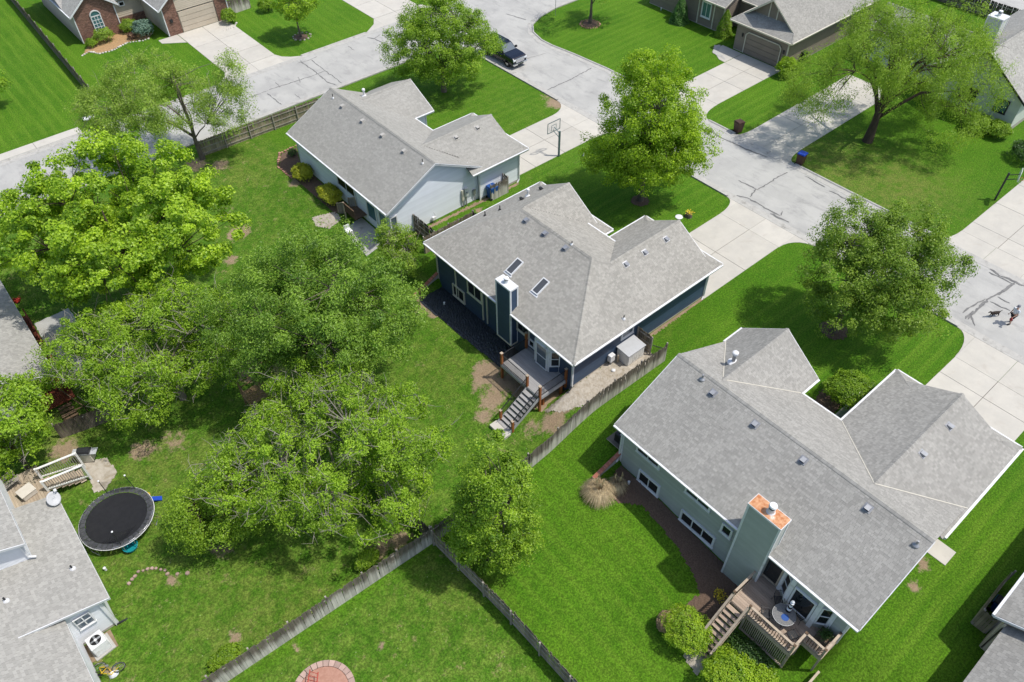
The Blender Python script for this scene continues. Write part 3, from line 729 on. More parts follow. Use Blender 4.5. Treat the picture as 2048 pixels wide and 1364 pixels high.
# ------------------------------------------------------------------ navy house (centre)
H1 = thing('house', 'navy blue sided house with grey hip roof and two skylights', 'house', (24.5, 23, 0))
back = [(23.9, 38.55, 3.3), (23.9, 22.4, 3.3), (29.72, 26.9, 6.0), (29.72, 34.1, 6.0)]
right = [(23.9, 22.4, 3.3), (38.7, 22.4, 3.3), (37.8, 23.3, 3.84), (37.8, 26.13, 5.54), (30.7, 26.13, 5.54), (29.72, 26.9, 6.0)]
gleft = [(38.7, 29.87, 3.3), (33.6, 29.87, 3.3), (33.6, 28.35, 4.21), (30.7, 26.13, 5.54), (37.8, 26.13, 5.54), (37.8, 28.97, 3.84)]
gskirt = [(38.7, 22.4, 3.3), (38.7, 29.87, 3.3), (37.2, 28.37, 4.2), (37.2, 23.9, 4.2)]
front = [(34.0, 28.6, 4.02), (34.0, 31.6, 4.02), (30.26, 34.47, 5.75), (29.72, 34.1, 6.0), (29.72, 26.9, 6.0), (30.7, 26.13, 5.54)]
wright = [(35.6, 30.4, 3.3), (34.76, 31.24, 3.8), (34.76, 34.47, 5.75), (30.26, 34.47, 5.75), (33.8, 31.75, 4.1), (33.8, 30.4, 3.3)]
left = [(35.6, 38.55, 3.3), (23.9, 38.55, 3.3), (29.72, 34.1, 6.0), (30.26, 34.47, 5.75), (34.76, 34.47, 5.75), (34.76, 37.71, 3.8)]
wskirt = [(35.6, 30.4, 3.3), (35.6, 38.55, 3.3), (34.2, 37.15, 4.14), (34.2, 31.8, 4.14)]
R1 = roof_part(H1, [back, right, gleft, gskirt, front, wright, left, wskirt], 'shingle_warm', single=SINGLE, seed=3,
    caps=[((29.72, 26.9, 6), (29.72, 34.1, 6)), ((23.9, 22.4, 3.3), (29.72, 26.9, 6)), ((23.9, 38.55, 3.3), (29.72, 34.1, 6)), ((29.72, 26.9, 6), (30.7, 26.13, 5.54)), ((30.7, 26.13, 5.54), (37.8, 26.13, 5.54)), ((30.26, 34.47, 5.75), (34.76, 34.47, 5.75)), ((29.72, 34.1, 6), (30.26, 34.47, 5.75)),
          ((38.7, 22.4, 3.3), (37.8, 23.3, 3.84)), ((38.7, 29.87, 3.3), (37.8, 28.97, 3.84)), ((35.6, 38.55, 3.3), (34.76, 37.71, 3.8))],
    rims=[('gutter', (23.9, 38.55, 3.28), (23.9, 30.12, 3.28)), ('gutter', (23.9, 28.53, 3.28), (23.9, 22.4, 3.28)), ('gutter', (23.9, 22.4, 3.28), (38.7, 22.4, 3.28)), ('gutter', (38.7, 22.4, 3.28), (38.7, 29.87, 3.28)), ('gutter', (38.7, 29.87, 3.28), (34.1, 29.87, 3.28)),
          ('gutter', (34.0, 28.4, 4.0), (34.0, 31.8, 4.0)), ('gutter', (35.6, 30.4, 3.28), (35.6, 38.55, 3.28)), ('gutter', (34.0, 30.4, 3.28), (35.6, 30.4, 3.28)), ('gutter', (35.6, 38.55, 3.28), (23.9, 38.55, 3.28)),
          ('rake', (37.8, 23.3, 3.82), (37.8, 26.13, 5.52)), ('rake', (37.8, 26.13, 5.52), (37.8, 28.97, 3.82)), ('rake', (34.76, 31.24, 3.78), (34.76, 34.47, 5.73)), ('rake', (34.76, 34.47, 5.73), (34.76, 37.71, 3.78))])
MB().slab([(37.3, 23.95, 4.1), (37.3, 28.3, 4.1), (37.3, 26.13, 5.45)], (-.1, 0, 0)).build('gable_wall', 'navy_siding', H1)
MB().slab([(34.3, 31.9, 4.1), (34.3, 37.05, 4.1), (34.3, 34.47, 5.65)], (-.1, 0, 0)).build('gable_wall', 'navy_siding', H1)
MB().prism([(24.75, 23.3), (37.9, 23.3), (37.9, 29.2), (33.4, 29.2), (33.4, 31.1), (34.9, 31.1), (34.9, 37.7), (24.75, 37.7)], -2.2, 3.12).build('wall_core', 'navy_siding', H1)
MB().prism([(23.98, 22.48), (38.6, 22.48), (38.6, 29.8), (34.0, 29.8), (34.0, 30.5), (35.5, 30.5), (35.5, 38.46), (23.98, 38.46)], 3.12, 3.155).build('soffit', 'white_trim', H1)
siding(H1, (24.52, 37.95), (24.52, 23.02), -1.3, 3.12, 'navy_siding', .19, fz=-2.3)
siding(H1, (24.52, 23.02), (38.05, 23.02), .16, 3.12, 'navy_siding', .19, fz=-.6)
siding(H1, (35.05, 37.95), (24.52, 37.95), -.2, 3.12, 'navy_siding', .19, single=False)
siding(H1, (38.05, 23.02), (38.05, 29.3), .16, 3.12, 'navy_siding', .19, single=False)
for x, y, z0 in ((24.5, 37.97, -1.2), (24.5, 23.0, .1), (38.07, 23.0, .1)):
    MB().box(x-.06, y-.06, z0, x+.06, y+.06, 3.12).build('corner_trim', 'cream_trim' if y > 30 else 'white_trim', H1)
for y in (35.6, 32.4, 31.9): MB().box(24.40, y-.05, -.4 if y > 35 else -.6, 24.48, y+.05, 3.1).build('downspout' if y == 31.9 else 'batten', 'cream_trim', H1)
NX = (-1, 0, 0); DY = (0, -1, 0)
window(H1, (24.49, 35.35, .0), DY, NX, 1.25, .95, 'cream_trim', nx=2)
window(H1, (24.49, 33.3, 1.75), DY, NX, 1.5, 1.25, 'cream_trim', nx=2)
window(H1, (24.49, 30.35, .05), DY, NX, .55, .95, 'cream_trim', nx=1)
window(H1, (24.49, 30.35, 1.9), DY, NX, .6, .8, 'white_trim', nx=1)
window(H1, (24.49, 27.9, 1.95), DY, NX, 1.1, .75, 'cream_trim', nx=1)
window(H1, (24.49, 27.0, 1.15), DY, NX, .42, .5, 'white_trim', nx=1, name='dog_door', sill=False)
window(H1, (29.6, 23.0, 2.0), (1, 0, 0), (0, -1, 0), 1.0, .55, 'white_trim', 'glass_sky', nx=1)
# bay with patio door on the deck
bay = MB().prism([(24.6, 26.55), (23.95, 26.05), (23.95, 24.75), (24.6, 24.2)], .5, 3.1).build('bay', 'white_trim', H1)
def bay_unit(name, p, q, z0, z1, glass, wd, ny=1):
    p, q = Vector((*p, 0)), Vector((*q, 0)); d = (q-p).normalized(); n = d.cross(_z); return window(H1, (p+q)/2 + _z*(z0+z1)/2 + n*.01, d, n, wd, z1-z0, 'white_trim', glass, 1, ny, .07, name, False)
bay_unit('patio_door', (24.6, 26.55), (23.95, 26.05), .62, 2.6, 'glass_sky', .5, 2)
bay_unit('patio_door', (23.95, 26.05), (23.95, 24.75), .62, 2.6, 'glass_sky', .95, 2)
bay_unit('window', (23.95, 24.75), (24.6, 24.2), 1.2, 2.5, 'glass_dark', .5, 2)
MB().slab([(23.98, 24.70, .55), (24.45, 24.30, .55), (24.45, 24.30, 1.0), (23.98, 24.70, 1.0)], (-.02, -.02, 0)).build('bay_panel', 'navy_siding', H1)
chimney(H1, 23.9, 24.5, 28.6, 30.05, .15, 5.4, 'navy_siding', 'white_trim', 'metal_white', (24.2, 29.35), .42, .16, 'cream_trim')
for y0, y1 in ((30.7, 31.28), (28.0, 28.56)):
    zf = lambda x: 3.3 + .464 * (x - 23.9)
    xa, xb = 25.8, 26.9; c = Vector(((xa+xb)/2, (y0+y1)/2, zf((xa+xb)/2))); n = Vector((-.464, 0, 1)).normalized(); v = Vector((1, 0, .464)).normalized(); u = Vector((0, 1, 0)); L = 1.2/2; W = (y1-y0)/2
    fr = MB()
    for s in (-1, 1): fr.obox(c + u*s*W + n*.07, v*(L+.04), u*.03, n*.07); fr.obox(c + v*s*L + n*.068, u*(W-.03), v*.035, n*.068)
    k = fr.build('skylight', 'white_trim', R1)
    MB().obox(c + n*.10, v*(L-.03), u*(W-.03), n*.01).build('skylight_pane', 'glass_skylight', k)
    MB().obox(c - v*(L+.12) + n*.03, u*(W+.12), v*.07, n*.012).build('skylight_flashing', 'metal_white', k)
nb = Vector((-.464, 0, 1)); nr = Vector((0, -.6, 1)); nl = Vector((0, .6, 1))
for y in (33.1, 31.1, 29.0): box_vent(R1, (29.25, y, plane_z(back, 29.25, y)), nb)
for x in (31.7, 33.6, 35.8): box_vent(R1, (x, 25.55, plane_z(right, x, 25.55)), nr, 'metal_grey')
for x, y in ((33.7, 36.4), (31.7, 36.4)): box_vent(R1, (x, y, plane_z(left, x, y)), nl, 'metal_dark', .22)
pipe_vent(R1, (32.4, 36.5, plane_z(left, 32.4, 36.5)), .5, .07, 'metal_white', 'flue_white')
for x, y in ((28.7, 37.2), (29.75, 36.7)): pipe_vent(R1, (x, y, plane_z(left, x, y)), .42, .04, flash='metal_dark')
pipe_vent(R1, (29.0, 22.95, plane_z(right, 29.0, 22.95)), .35, .04)
pipe_vent(R1, (29.7, 28.85, 5.95), .3, .04)
def downspout(house, x, y, z0, z1, mat='white_trim', dx=-.3, dy=-.1, boot=None):
    MB().beam((x, y, z0), (x, y, z1), .09, .07).build('downspout', mat, house)
    MB().beam((x, y, z0 + .06), (x + dx, y + dy, z0 - .12), .1, .08).build('downspout_boot', boot or mat, house)
downspout(H1, 24.42, 22.93, .2, 3.12, boot='metal_dark'); downspout(H1, 38.12, 22.93, .1, 3.12)

# deck of the navy house
def deck_kit(name, label, boards, z, rects, mat, rim_mat, loc):
    d = thing(name, label, 'deck', loc)
    for x0, x1, y0, y1 in rects:
        x = x0; 
        while x < x1 - .02:
            e = min(x + .14, x1); MB().box(x + .004, y0, z - .03, e - .004, y1, z).build('deck_board', mat, d); x = e
        for a, b in (((x0, y0), (x1, y0)), ((x0, y1), (x1, y1)), ((x0, y0), (x0, y1))): 
            MB().beam((*a, z - .17), (*b, z - .17), .045, .26).build('rim_joist', rim_mat, d)
    return d
def railing(d, p, q, hgt, post=None, bal='metal_dark', rail='metal_dark', gap=.11, bw=.018, rw=.05, cap=None, bot=.08):
    p, q = Vector(p), Vector(q); L = (q - p).length; dv = (q - p) / L
    MB().beam(p + _z*hgt, q + _z*hgt, rw, .035 if cap is None else .04).build('top_rail', cap or rail, d)
    MB().beam(p + _z*bot, q + _z*bot, rw*.8, .035).build('bottom_rail', rail, d)
    n = int(L / gap); m = None
    for i in range(1, n):
        a = p + dv * (L * i / n)
        MB().beam(a + _z*bot, a + _z*(hgt - .01), bw, bw, (1, 0, 0)).build('baluster', bal, d)
D1 = deck_kit('deck', 'grey composite deck with cedar posts behind the navy house', None, .5, [(22.0, 24.5, 23.45, 27.45)], 'composite_deck', 'composite_rim', (22.0, 23.45, -1.3))
def dpost(d, x, y, z0, z1, mat='cedar_post', s=.075, cap='tan_rail'):
    o = MB().box(x-s, y-s, z0, x+s, y+s, z1).build('post', mat, d)
    if cap: MB().box(x-s-.02, y-s-.02, z1, x+s+.02, y+s+.02, z1+.03).build('post_cap', cap, o)
for x, y, z0 in ((22.06, 23.5, -1.15), (22.06, 27.4, -1.15), (22.06, 24.76, .3), (24.4, 23.5, -.3)): dpost(D1, x, y, z0, 1.55)
dpost(D1, 24.3, 27.42, .3, 2.0)
for x, y in ((24.1, 23.6), (22.6, 23.75)): dpost(D1, x, y, hz(x, y) - .1, .35, cap=None)
railing(D1, (22.06, 24.85, .5), (22.06, 27.3, .5), .92); railing(D1, (22.15, 27.4, .5), (24.25, 27.4, .5), .92); railing(D1, (22.15, 23.5, .5), (24.3, 23.5, .5), .92)
def stairs(d, x0, x1, y0, y1, z0, z1, n, tread, strg, tw=.27):
    for i in range(n):
        t = (i + 1) / (n + 1); x = x0 + (x1 - x0) * t; z = z0 + (z1 - z0) * t; hw = abs(x1-x0)/(n+1) * .5
        MB().box(x - hw - .02, y0 + .03, z - .035, x + hw, y1 - .03, z).build('tread', tread, d)
    for y in (y0, y1): MB().beam((x0, y, z0 - .16), (x1 - .1, y, z1 - .05), .045, .28).build('stringer', strg, d)
stairs(D1, 22.0, 19.3, 23.52, 24.74, .5, -1.3, 9, 'composite_deck', 'composite_rim')
for y in (23.52, 24.74):
    railing(D1, (21.95, y, .42), (19.75, y, -1.05), .92, gap=.13, bot=.15); dpost(D1, 19.7, y, hz(19.7, y) - .1, -.15)
MB().box(18.85, 23.4, -1.5, 19.45, 24.9, hz(19.1, 24) + .2).build('landing', 'concrete', D1)

# ------------------------------------------------------------------ pale blue house (upper centre)
H2 = thing('house', 'pale blue sided gable house with plain grey roof behind the navy house', 'house', (24.2, 43.8, 0))
b2 = [(23.7, 58.9, 3.3), (23.7, 43.25, 3.3), (28.65, 43.25, 5.8), (28.65, 58.9, 5.8)]
f2 = [(33.6, 43.25, 3.3), (33.6, 58.9, 3.3), (28.65, 58.9, 5.8), (28.65, 43.25, 5.8)]
gr2 = [(32.0, 42.95, 3.3), (38.1, 42.95, 3.3), (37.2, 43.85, 3.75), (37.2, 46.78, 5.2), (29.85, 46.78, 5.2), (32.0, 44.7, 4.15)]
gl2 = [(38.1, 50.6, 3.3), (33.4, 50.6, 3.3), (29.85, 46.78, 5.2), (37.2, 46.78, 5.2), (37.2, 49.7, 3.75)]
gs2 = [(38.1, 42.95, 3.3), (38.1, 50.6, 3.3), (36.6, 49.1, 4.05), (36.6, 44.45, 4.05)]
wr2 = [(35.75, 53.4, 3.3), (35.75, 56.8, 5.0), (30.2, 56.8, 5.0), (33.4, 53.4, 3.3)]
wl2 = [(35.75, 60.2, 3.3), (33.2, 60.2, 3.3), (30.2, 56.8, 5.0), (35.75, 56.8, 5.0)]
R2 = roof_part(H2, [b2, f2, gr2, gl2, gs2, wr2, wl2], 'shingle_plain', expo=.16, tab=(.3, .34), single=0, seed=5,
    caps=[((28.65, 43.25, 5.8), (28.65, 58.9, 5.8)), ((29.85, 46.78, 5.2), (37.2, 46.78, 5.2)), ((30.2, 56.8, 5.0), (35.75, 56.8, 5.0)), ((38.1, 42.95, 3.3), (37.2, 43.85, 3.75)), ((38.1, 50.6, 3.3), (37.2, 49.7, 3.75))],
    rims=[('gutter', (23.7, 58.9, 3.28), (23.7, 43.25, 3.28)), ('rake', (23.7, 43.25, 3.28), (28.65, 43.25, 5.78)), ('rake', (28.65, 43.25, 5.78), (33.6, 43.25, 3.28)), ('gutter', (32.0, 42.95, 3.28), (38.1, 42.95, 3.28)), ('gutter', (38.1, 42.95, 3.28), (38.1, 50.6, 3.28)),
          ('gutter', (38.1, 50.6, 3.28), (33.6, 50.6, 3.28)), ('gutter', (33.6, 50.7, 3.28), (33.6, 53.4, 3.28)), ('gutter', (33.6, 53.4, 3.28), (35.75, 53.4, 3.28)), ('rake', (35.75, 53.4, 3.28), (35.75, 56.8, 4.98)), ('rake', (35.75, 56.8, 4.98), (35.75, 60.2, 3.28)), ('rake', (28.65, 58.9, 5.78), (23.7, 58.9, 3.28))])
MB().prism([(24.4, 43.95), (33, 43.95), (33, 43.75), (37.2, 43.75), (37.2, 50.1), (33, 50.1), (33, 53.9), (35, 53.9), (35, 58.4), (24.4, 58.4)], -1.2, 3.1).build('wall_core', 'pale_blue_siding', H2)
siding(H2, (24.2, 43.8), (33.1, 43.8), .05, lambda s: min(3.2 + .5*(s+.4), 3.2 + .5*(9.4 - s + .1), 5.72), 'pale_blue_siding', .19, fz=-.5)
siding(H2, (33.1, 43.5), (37.4, 43.5), .2, 3.15, 'pale_blue_siding', .19, fz=-.3)
siding(H2, (24.2, 58.4), (24.2, 43.8), -.1, 3.15, 'pale_blue_siding', .19, fz=-1)
siding(H2, (35.05, 53.8), (35.05, 59.7), .1, 3.15, 'pale_blue_siding', .19, single=False)
siding(H2, (33.15, 53.8), (35.05, 53.8), .1, 3.15, 'pale_blue_siding', .19, single=False)
for x, y in ((24.18, 43.78), (24.18, 58.42), (37.42, 43.48), (35.07, 53.78), (33.1, 43.48)): MB().box(x-.05, y-.05, 0, x+.05, y+.05, 3.15).build('corner_trim', 'white_trim', H2)
downspout(H2, 37.48, 43.42, .1, 3.12)
window(H2, (24.17, 50.2, 2.1), DY, NX, 2.6, 1.0, 'white_trim', nx=2); window(H2, (24.17, 55.6, 2.6), DY, NX, 1.4, .5, 'white_trim', nx=1)
window(H2, (24.17, 46.4, 1.55), DY, NX, 1.2, 1.5, 'white_trim', 'glass_teal', nx=1); window(H2, (24.17, 44.7, 1.6), DY, NX, 1.0, 1.4, 'white_trim', 'glass_teal', nx=1); window(H2, (24.5, 43.78, 1.6), (1, 0, 0), (0, -1, 0), .5, 1.4, 'white_trim', 'glass_sky', nx=1)
n2 = Vector((-.505, 0, 1))
for y in (55.9, 52.7, 49.7, 46.6): box_vent(R2, (28.05, y, plane_z(b2, 28.05, y)), n2, 'vent_beige', .30)
for x in (35.2, 32.9): box_vent(R2, (x, 46.2, plane_z(gr2, x, 46.2)), (0, -.5, 1), 'vent_beige', .30)
for y in (57.6, 44.2): pipe_vent(R2, (28.1, y, plane_z(b2, 28.1, y)), .42, .035)
pipe_vent(R2, (31.2, 57.6, plane_z(wl2, 31.2, 57.6)), .55, .08, 'metal_white', 'flue_white')

# ------------------------------------------------------------------ sage grey house (lower right)
H3 = thing('house', 'sage grey house with wide mottled grey gable roof and rust-topped chimney', 'house', (23.1, 1.4, 0))
b3 = [(22.64, 17.5, 3.0), (22.64, .98, 3.0), (27.87, .98, 5.5), (27.87, 17.5, 5.5)]
f3 = [(33.1, .98, 3.0), (33.1, 17.5, 3.0), (27.87, 17.5, 5.5), (27.87, .98, 5.5)]
gr3 = [(30.3, .86, 3.0), (39.3, .86, 3.0), (38.4, 1.76, 3.44), (38.4, 4.83, 4.95), (29.0, 4.83, 4.95), (30.3, 3.5, 4.3)]
gl3 = [(39.3, 8.8, 3.0), (32.9, 8.8, 3.0), (29.0, 4.83, 4.95), (38.4, 4.83, 4.95), (38.4, 7.9, 3.44)]
gs3 = [(39.3, .86, 3.0), (39.3, 8.8, 3.0), (37.8, 7.3, 3.75), (37.8, 2.36, 3.75)]
wr3 = [(34.9, 11.63, 3.0), (34.9, 14.58, 5.2), (28.5, 14.58, 5.2), (32.9, 11.63, 3.0)]
wl3 = [(34.9, 17.53, 3.0), (32.6, 17.53, 3.0), (28.5, 14.58, 5.2), (34.9, 14.58, 5.2)]
R3 = roof_part(H3, [b3, f3, gr3, gl3, gs3, wr3, wl3], 'shingle_grey', single=SINGLE, seed=8,
    caps=[((27.87, .98, 5.5), (27.87, 17.5, 5.5)), ((29.0, 4.83, 4.95), (38.4, 4.83, 4.95)), ((28.5, 14.58, 5.2), (34.9, 14.58, 5.2)), ((39.3, .86, 3.0), (38.4, 1.76, 3.44)), ((39.3, 8.8, 3.0), (38.4, 7.9, 3.44))],
    rims=[('gutter', (22.64, 17.5, 2.98), (22.64, 8.27, 2.98)), ('gutter', (22.64, 6.23, 2.98), (22.64, .98, 2.98)), ('rake', (22.64, .98, 2.98), (27.87, .98, 5.48)), ('rake', (27.87, 17.5, 5.48), (22.64, 17.5, 2.98)), ('gutter', (30.5, .86, 2.98), (39.3, .86, 2.98)), ('gutter', (39.3, .86, 2.98), (39.3, 8.8, 2.98)),
          ('gutter', (39.3, 8.8, 2.98), (33.1, 8.8, 2.98)), ('gutter', (33.1, 8.9, 2.98), (33.1, 11.6, 2.98)), ('gutter', (33.1, 11.63, 2.98), (34.9, 11.63, 2.98)), ('rake', (34.9, 11.63, 2.98), (34.9, 14.58, 5.18)), ('rake', (34.9, 14.58, 5.18), (34.9, 17.53, 2.98)), ('gutter', (34.9, 17.53, 2.98), (33.0, 17.53, 2.98))])
# metal valleys of the front wings
for a, b in (((33.05, 8.75, 3.02), (29.02, 4.83, 4.95)), ((33.05, .9, 3.02), (29.02, 4.83, 4.95)), ((33.05, 11.66, 3.02), (28.5, 14.58, 5.2)), ((33.05, 17.5, 3.02), (28.5, 14.58, 5.2))):
    MB().beam(Vector(a) + _z*.03, Vector(b) + _z*.03, .05, .03).build('valley_flashing', 'cream_trim', R3)
MB().prism([(23.4, 1.7), (32.6, 1.7), (38.5, 1.7), (38.5, 8.3), (32.6, 8.3), (32.6, 12.1), (34.4, 12.1), (34.4, 17.0), (23.4, 17.0)], -2.6, 2.85).build('wall_core', 'sage_siding', H3)
siding(H3, (23.12, 17.0), (23.12, 1.48), -1.95, 2.9, 'sage_siding', .19, fz=-2.7)
siding(H3, (23.12, 1.48), (30.4, 1.48), .1, lambda s: min(2.9 + .478 * (s + .45), 5.4 - .478 * max(0, s - 4.75)), 'sage_siding', .19, single=False, fz=-.4)
siding(H3, (33.0, 17.0), (23.12, 17.0), -.1, lambda s: min(2.9 + .478 * (s + .1), 2.9 + .478 * (9.9 - s + .45), 5.4), 'sage_siding', .19, single=False)
siding(H3, (38.6, 1.36), (38.6, 8.3), .1, 2.9, 'sage_siding', .19, single=False); siding(H3, (30.4, 1.36), (38.6, 1.36), .1, 2.9, 'sage_siding', .19, single=False)
siding(H3, (34.45, 12.1), (34.45, 17.0), .1, 2.9, 'sage_siding', .19, single=False)
MB().box(23.06, 16.95, -.9, 23.18, 17.07, 2.9).build('corner_trim', 'white_trim', H3); MB().box(23.06, 1.42, -.2, 23.18, 1.54, 2.9).build('corner_trim', 'white_trim', H3)
window(H3, (23.09, 14.6, -.35), DY, NX, 1.45, .85, nx=2, fw=.14); window(H3, (23.09, 10.7, -.65), DY, NX, 2.3, .8, nx=3, fw=.14)
window(H3, (23.09, 9.0, 1.35), DY, NX, .5, .65, nx=1, fw=.13); window(H3, (23.09, 15.0, 2.3), DY, NX, 1.6, 1.0, nx=2, fw=.12); window(H3, (23.09, 11.2, 2.3), DY, NX, 1.6, 1.0, nx=2, fw=.12)
window(H3, (23.09, 5.85, 1.25), DY, NX, .85, 1.7, 'tan_rail', nx=1, fw=.09, name='patio_door', sill=False)
MB().prism([(23.15, 5.2), (22.62, 4.55), (22.62, 2.95), (23.15, 2.25)], .1, 2.9).build('bay', 'sage_siding', H3)
for (p, q, w_, z0, z1) in (((23.15, 5.2), (22.62, 4.55), .5, .75, 2.3), ((22.62, 4.55), (22.62, 2.95), 1.1, .55, 2.3), ((22.62, 2.95), (23.15, 2.25), .5, .75, 2.3)):
    p, q = Vector((*p, 0)), Vector((*q, 0)); d = (q-p).normalized(); n = d.cross(_z); window(H3, (p+q)/2 + _z*(z0+z1)/2 + n*.01, d, n, w_, z1-z0, 'white_trim', 'glass_dark', 1, 2 if w_ < 1 else 1, .1, 'window', False)
for p in ((22.60, 4.55), (22.60, 2.95), (23.1, 5.2), (23.1, 2.25)): MB().box(p[0]-.07, p[1]-.12, .1, p[0]+.05, p[1]+.12, 2.9).build('bay_trim', 'white_trim', H3)
chimney(H3, 22.55, 23.3, 6.3, 8.2, -2.3, 5.75, 'sage_siding', 'white_trim', 'rust', (22.95, 7.2), .62, .19)
nb3 = Vector((-.478, 0, 1))
for y in (14.3, 11.3, 8.1, 4.2): box_vent(R3, (27.25, y, plane_z(b3, 27.25, y)), nb3)
for x in (35.9, 33.0): box_vent(R3, (x, 4.2, plane_z(gr3, x, 4.2)), (0, -.49, 1))
for y, x in ((15.35, 27.5), (1.5, 27.2)): pipe_vent(R3, (x, y, plane_z(b3, x, y)), .4, .06, 'metal_grey', flash='metal_grey')
pipe_vent(R3, (30.5, 15.3, plane_z(wl3, 30.5, 15.3)), .75, .11, 'metal_grey', 'metal_white')
downspout(H3, 23.0, 17.1, -.3, 2.9)

# tan timber deck of the sage house
D3 = deck_kit('deck', 'tan timber deck with long stair behind the sage grey house', None, .1, [(20.65, 23.1, 2.65, 6.55), (21.65, 23.1, 1.5, 2.65)], 'tan_deck', 'tan_rail', (20.65, 1.5, -2))
for x, y in ((20.7, 6.5), (20.7, 5.45), (20.7, 2.7), (21.7, 2.7), (21.7, 1.55), (23.0, 1.55)): dpost(D3, x, y, hz(x, y) - .1, 1.02, 'tan_rail', .05, 'brown_wood')
rk = dict(bal='brown_wood', rail='tan_rail', gap=.14, bw=.035, rw=.13, cap='tan_rail')
railing(D3, (20.7, 5.4, .1), (20.7, 2.75, .1), .88, **rk); railing(D3, (20.75, 6.5, .1), (22.5, 6.5, .1), .88, **rk); railing(D3, (20.75, 2.7, .1), (21.7, 2.7, .1), .88, **rk)
railing(D3, (21.7, 2.6, .1), (21.7, 1.6, .1), .88, **rk); railing(D3, (21.75, 1.55, .1), (23.05, 1.55, .1), .88, **rk)
stairs(D3, 20.65, 18.0, 5.5, 6.5, .1, -2.2, 10, 'tan_deck', 'tan_rail')
for y in (5.5, 6.5): railing(D3, (20.6, y, .0), (18.2, y, -2.05), .88, **rk); dpost(D3, 18.15, y, -2.4, -1.15, 'tan_rail', .05, None)
# lattice skirt and lower landing
for i in range(26):
    y = 2.75 + i * .105; MB().box(20.66, y, -1.7, 20.69, y + .045, -.2).build('skirt_slat', 'tan_rail', D3)
MB().box(20.62, 2.65, -1.72, 20.72, 5.5, -1.64).build('skirt_rail', 'tan_rail', D3); MB().box(20.62, 2.65, -.24, 20.72, 5.5, -.16).build('skirt_rail', 'tan_rail', D3)
for i in range(14): MB().box(19.4 + i*.13, 1.2, -2.15, 19.4 + i*.13 + .06, 1.26, -1.2).build('gate_slat', 'tan_rail', D3)
MB().box(18.7, 1.17, -1.24, 21.7, 1.29, -1.16).build('gate_rail', 'tan_rail', D3)

# ------------------------------------------------------------------ white house (bottom left)
H4 = thing('house', 'white sided house with pale grey roofs beside the trampoline', 'house', (-5.3, 28.3, -2))
a4 = [(-4.75, 36.4, 1.0), (-4.75, 28.0, 1.0), (-11, 28.0, 2.9), (-11, 36.4, 2.9)]
bb4 = [(-6.95, 28.6, 1.15), (-6.95, 14, 1.15), (-13, 14, 4.6), (-13, 30.5, 4.6), (-8.2, 30.5, 1.86), (-8.2, 28.6, 1.86)]
c4 = [(-6.7, 40, 3.6), (-6.7, 32.0, 3.6), (-11, 32.0, 5.6), (-11, 40, 5.6)]
R4 = roof_part(H4, [a4], 'shingle_light', single=SINGLE, seed=12, rims=[('gutter', (-4.75, 36.4, .98), (-4.75, 28.0, .98)), ('rake', (-11, 28.0, 2.88), (-4.75, 28.0, .98)), ('rake', (-4.75, 36.4, .98), (-11, 36.4, 2.88))][:2])
roof_part(H4, [bb4], 'shingle_light', single=0, seed=13, rims=[('gutter', (-6.95, 27.9, 1.13), (-6.95, 14, 1.13))])
roof_part(H4, [c4], 'shingle_light', single=0, seed=14, rims=[('gutter', (-6.7, 40, 3.58), (-6.7, 32.0, 3.58)), ('rake', (-11, 32.0, 5.58), (-6.7, 32.0, 3.58))])
MB().prism([(-5.5, 28.5), (-12, 28.5), (-12, 36.2), (-5.5, 36.2)], -2.2, .85).build('wall_core', 'white_siding', H4)
MB().prism([(-7.4, 14), (-7.4, 28.4), (-12.5, 28.4), (-12.5, 14)], -2.2, 1.0).build('wall_core', 'white_siding', H4)
MB().prism([(-7.2, 32.6), (-7.2, 39.8), (-10.9, 39.8), (-10.9, 32.6)], 0.5, 3.45).build('upper_wall', 'white_siding', H4)
siding(H4, (-8.2, 28.3), (-5.3, 28.3), -1.75, lambda s: .85 + .30 * (2.9 - s + .2), 'white_siding', .2, fz=-2.2)
siding(H4, (-5.3, 28.3), (-5.3, 36.3), -1.75, .85, 'white_siding', .2, fz=-2.2)
siding(H4, (-7.2, 14), (-7.2, 28.3), -1.75, 1.0, 'white_siding', .2, single=False, fz=-2.2)
siding(H4, (-11, 32.5), (-7.0, 32.5), 1.7, 3.45, 'white_siding', .2); siding(H4, (-7.0, 32.5), (-7.0, 39.9), .5, 3.45, 'white_siding', .2)
window(H4, (-6.35, 28.26, .1), (1, 0, 0), (0, -1, 0), .75, .95, 'white_trim', 'glass_sky', nx=2, ny=2, fw=.05)
downspout(H4, -5.36, 28.2, -1.9, .85, dx=.7, dy=0, boot='metal_dark'); downspout(H4, -7.08, 32.4, 1.95, 3.4, dx=.3, dy=-.1); downspout(H4, -5.22, 33.5, -1.6, .85)
MB().box(-5.38, 28.22, -1.9, -5.22, 28.38, .85).build('corner_trim', 'white_trim', H4)
pipe_vent(R4, (-5.6, 30.7, 1.27), .35, .05); pipe_vent(R4, (-8.7, 30.4, 2.2), .35, .05)
MB().prism([(-7.2, 27.0), (-5.75, 27.0), (-5.75, 28.2), (-7.2, 28.2)], -2.1, hz(-6, 27.6) + .03).build('concrete_strip', 'soil', H4)

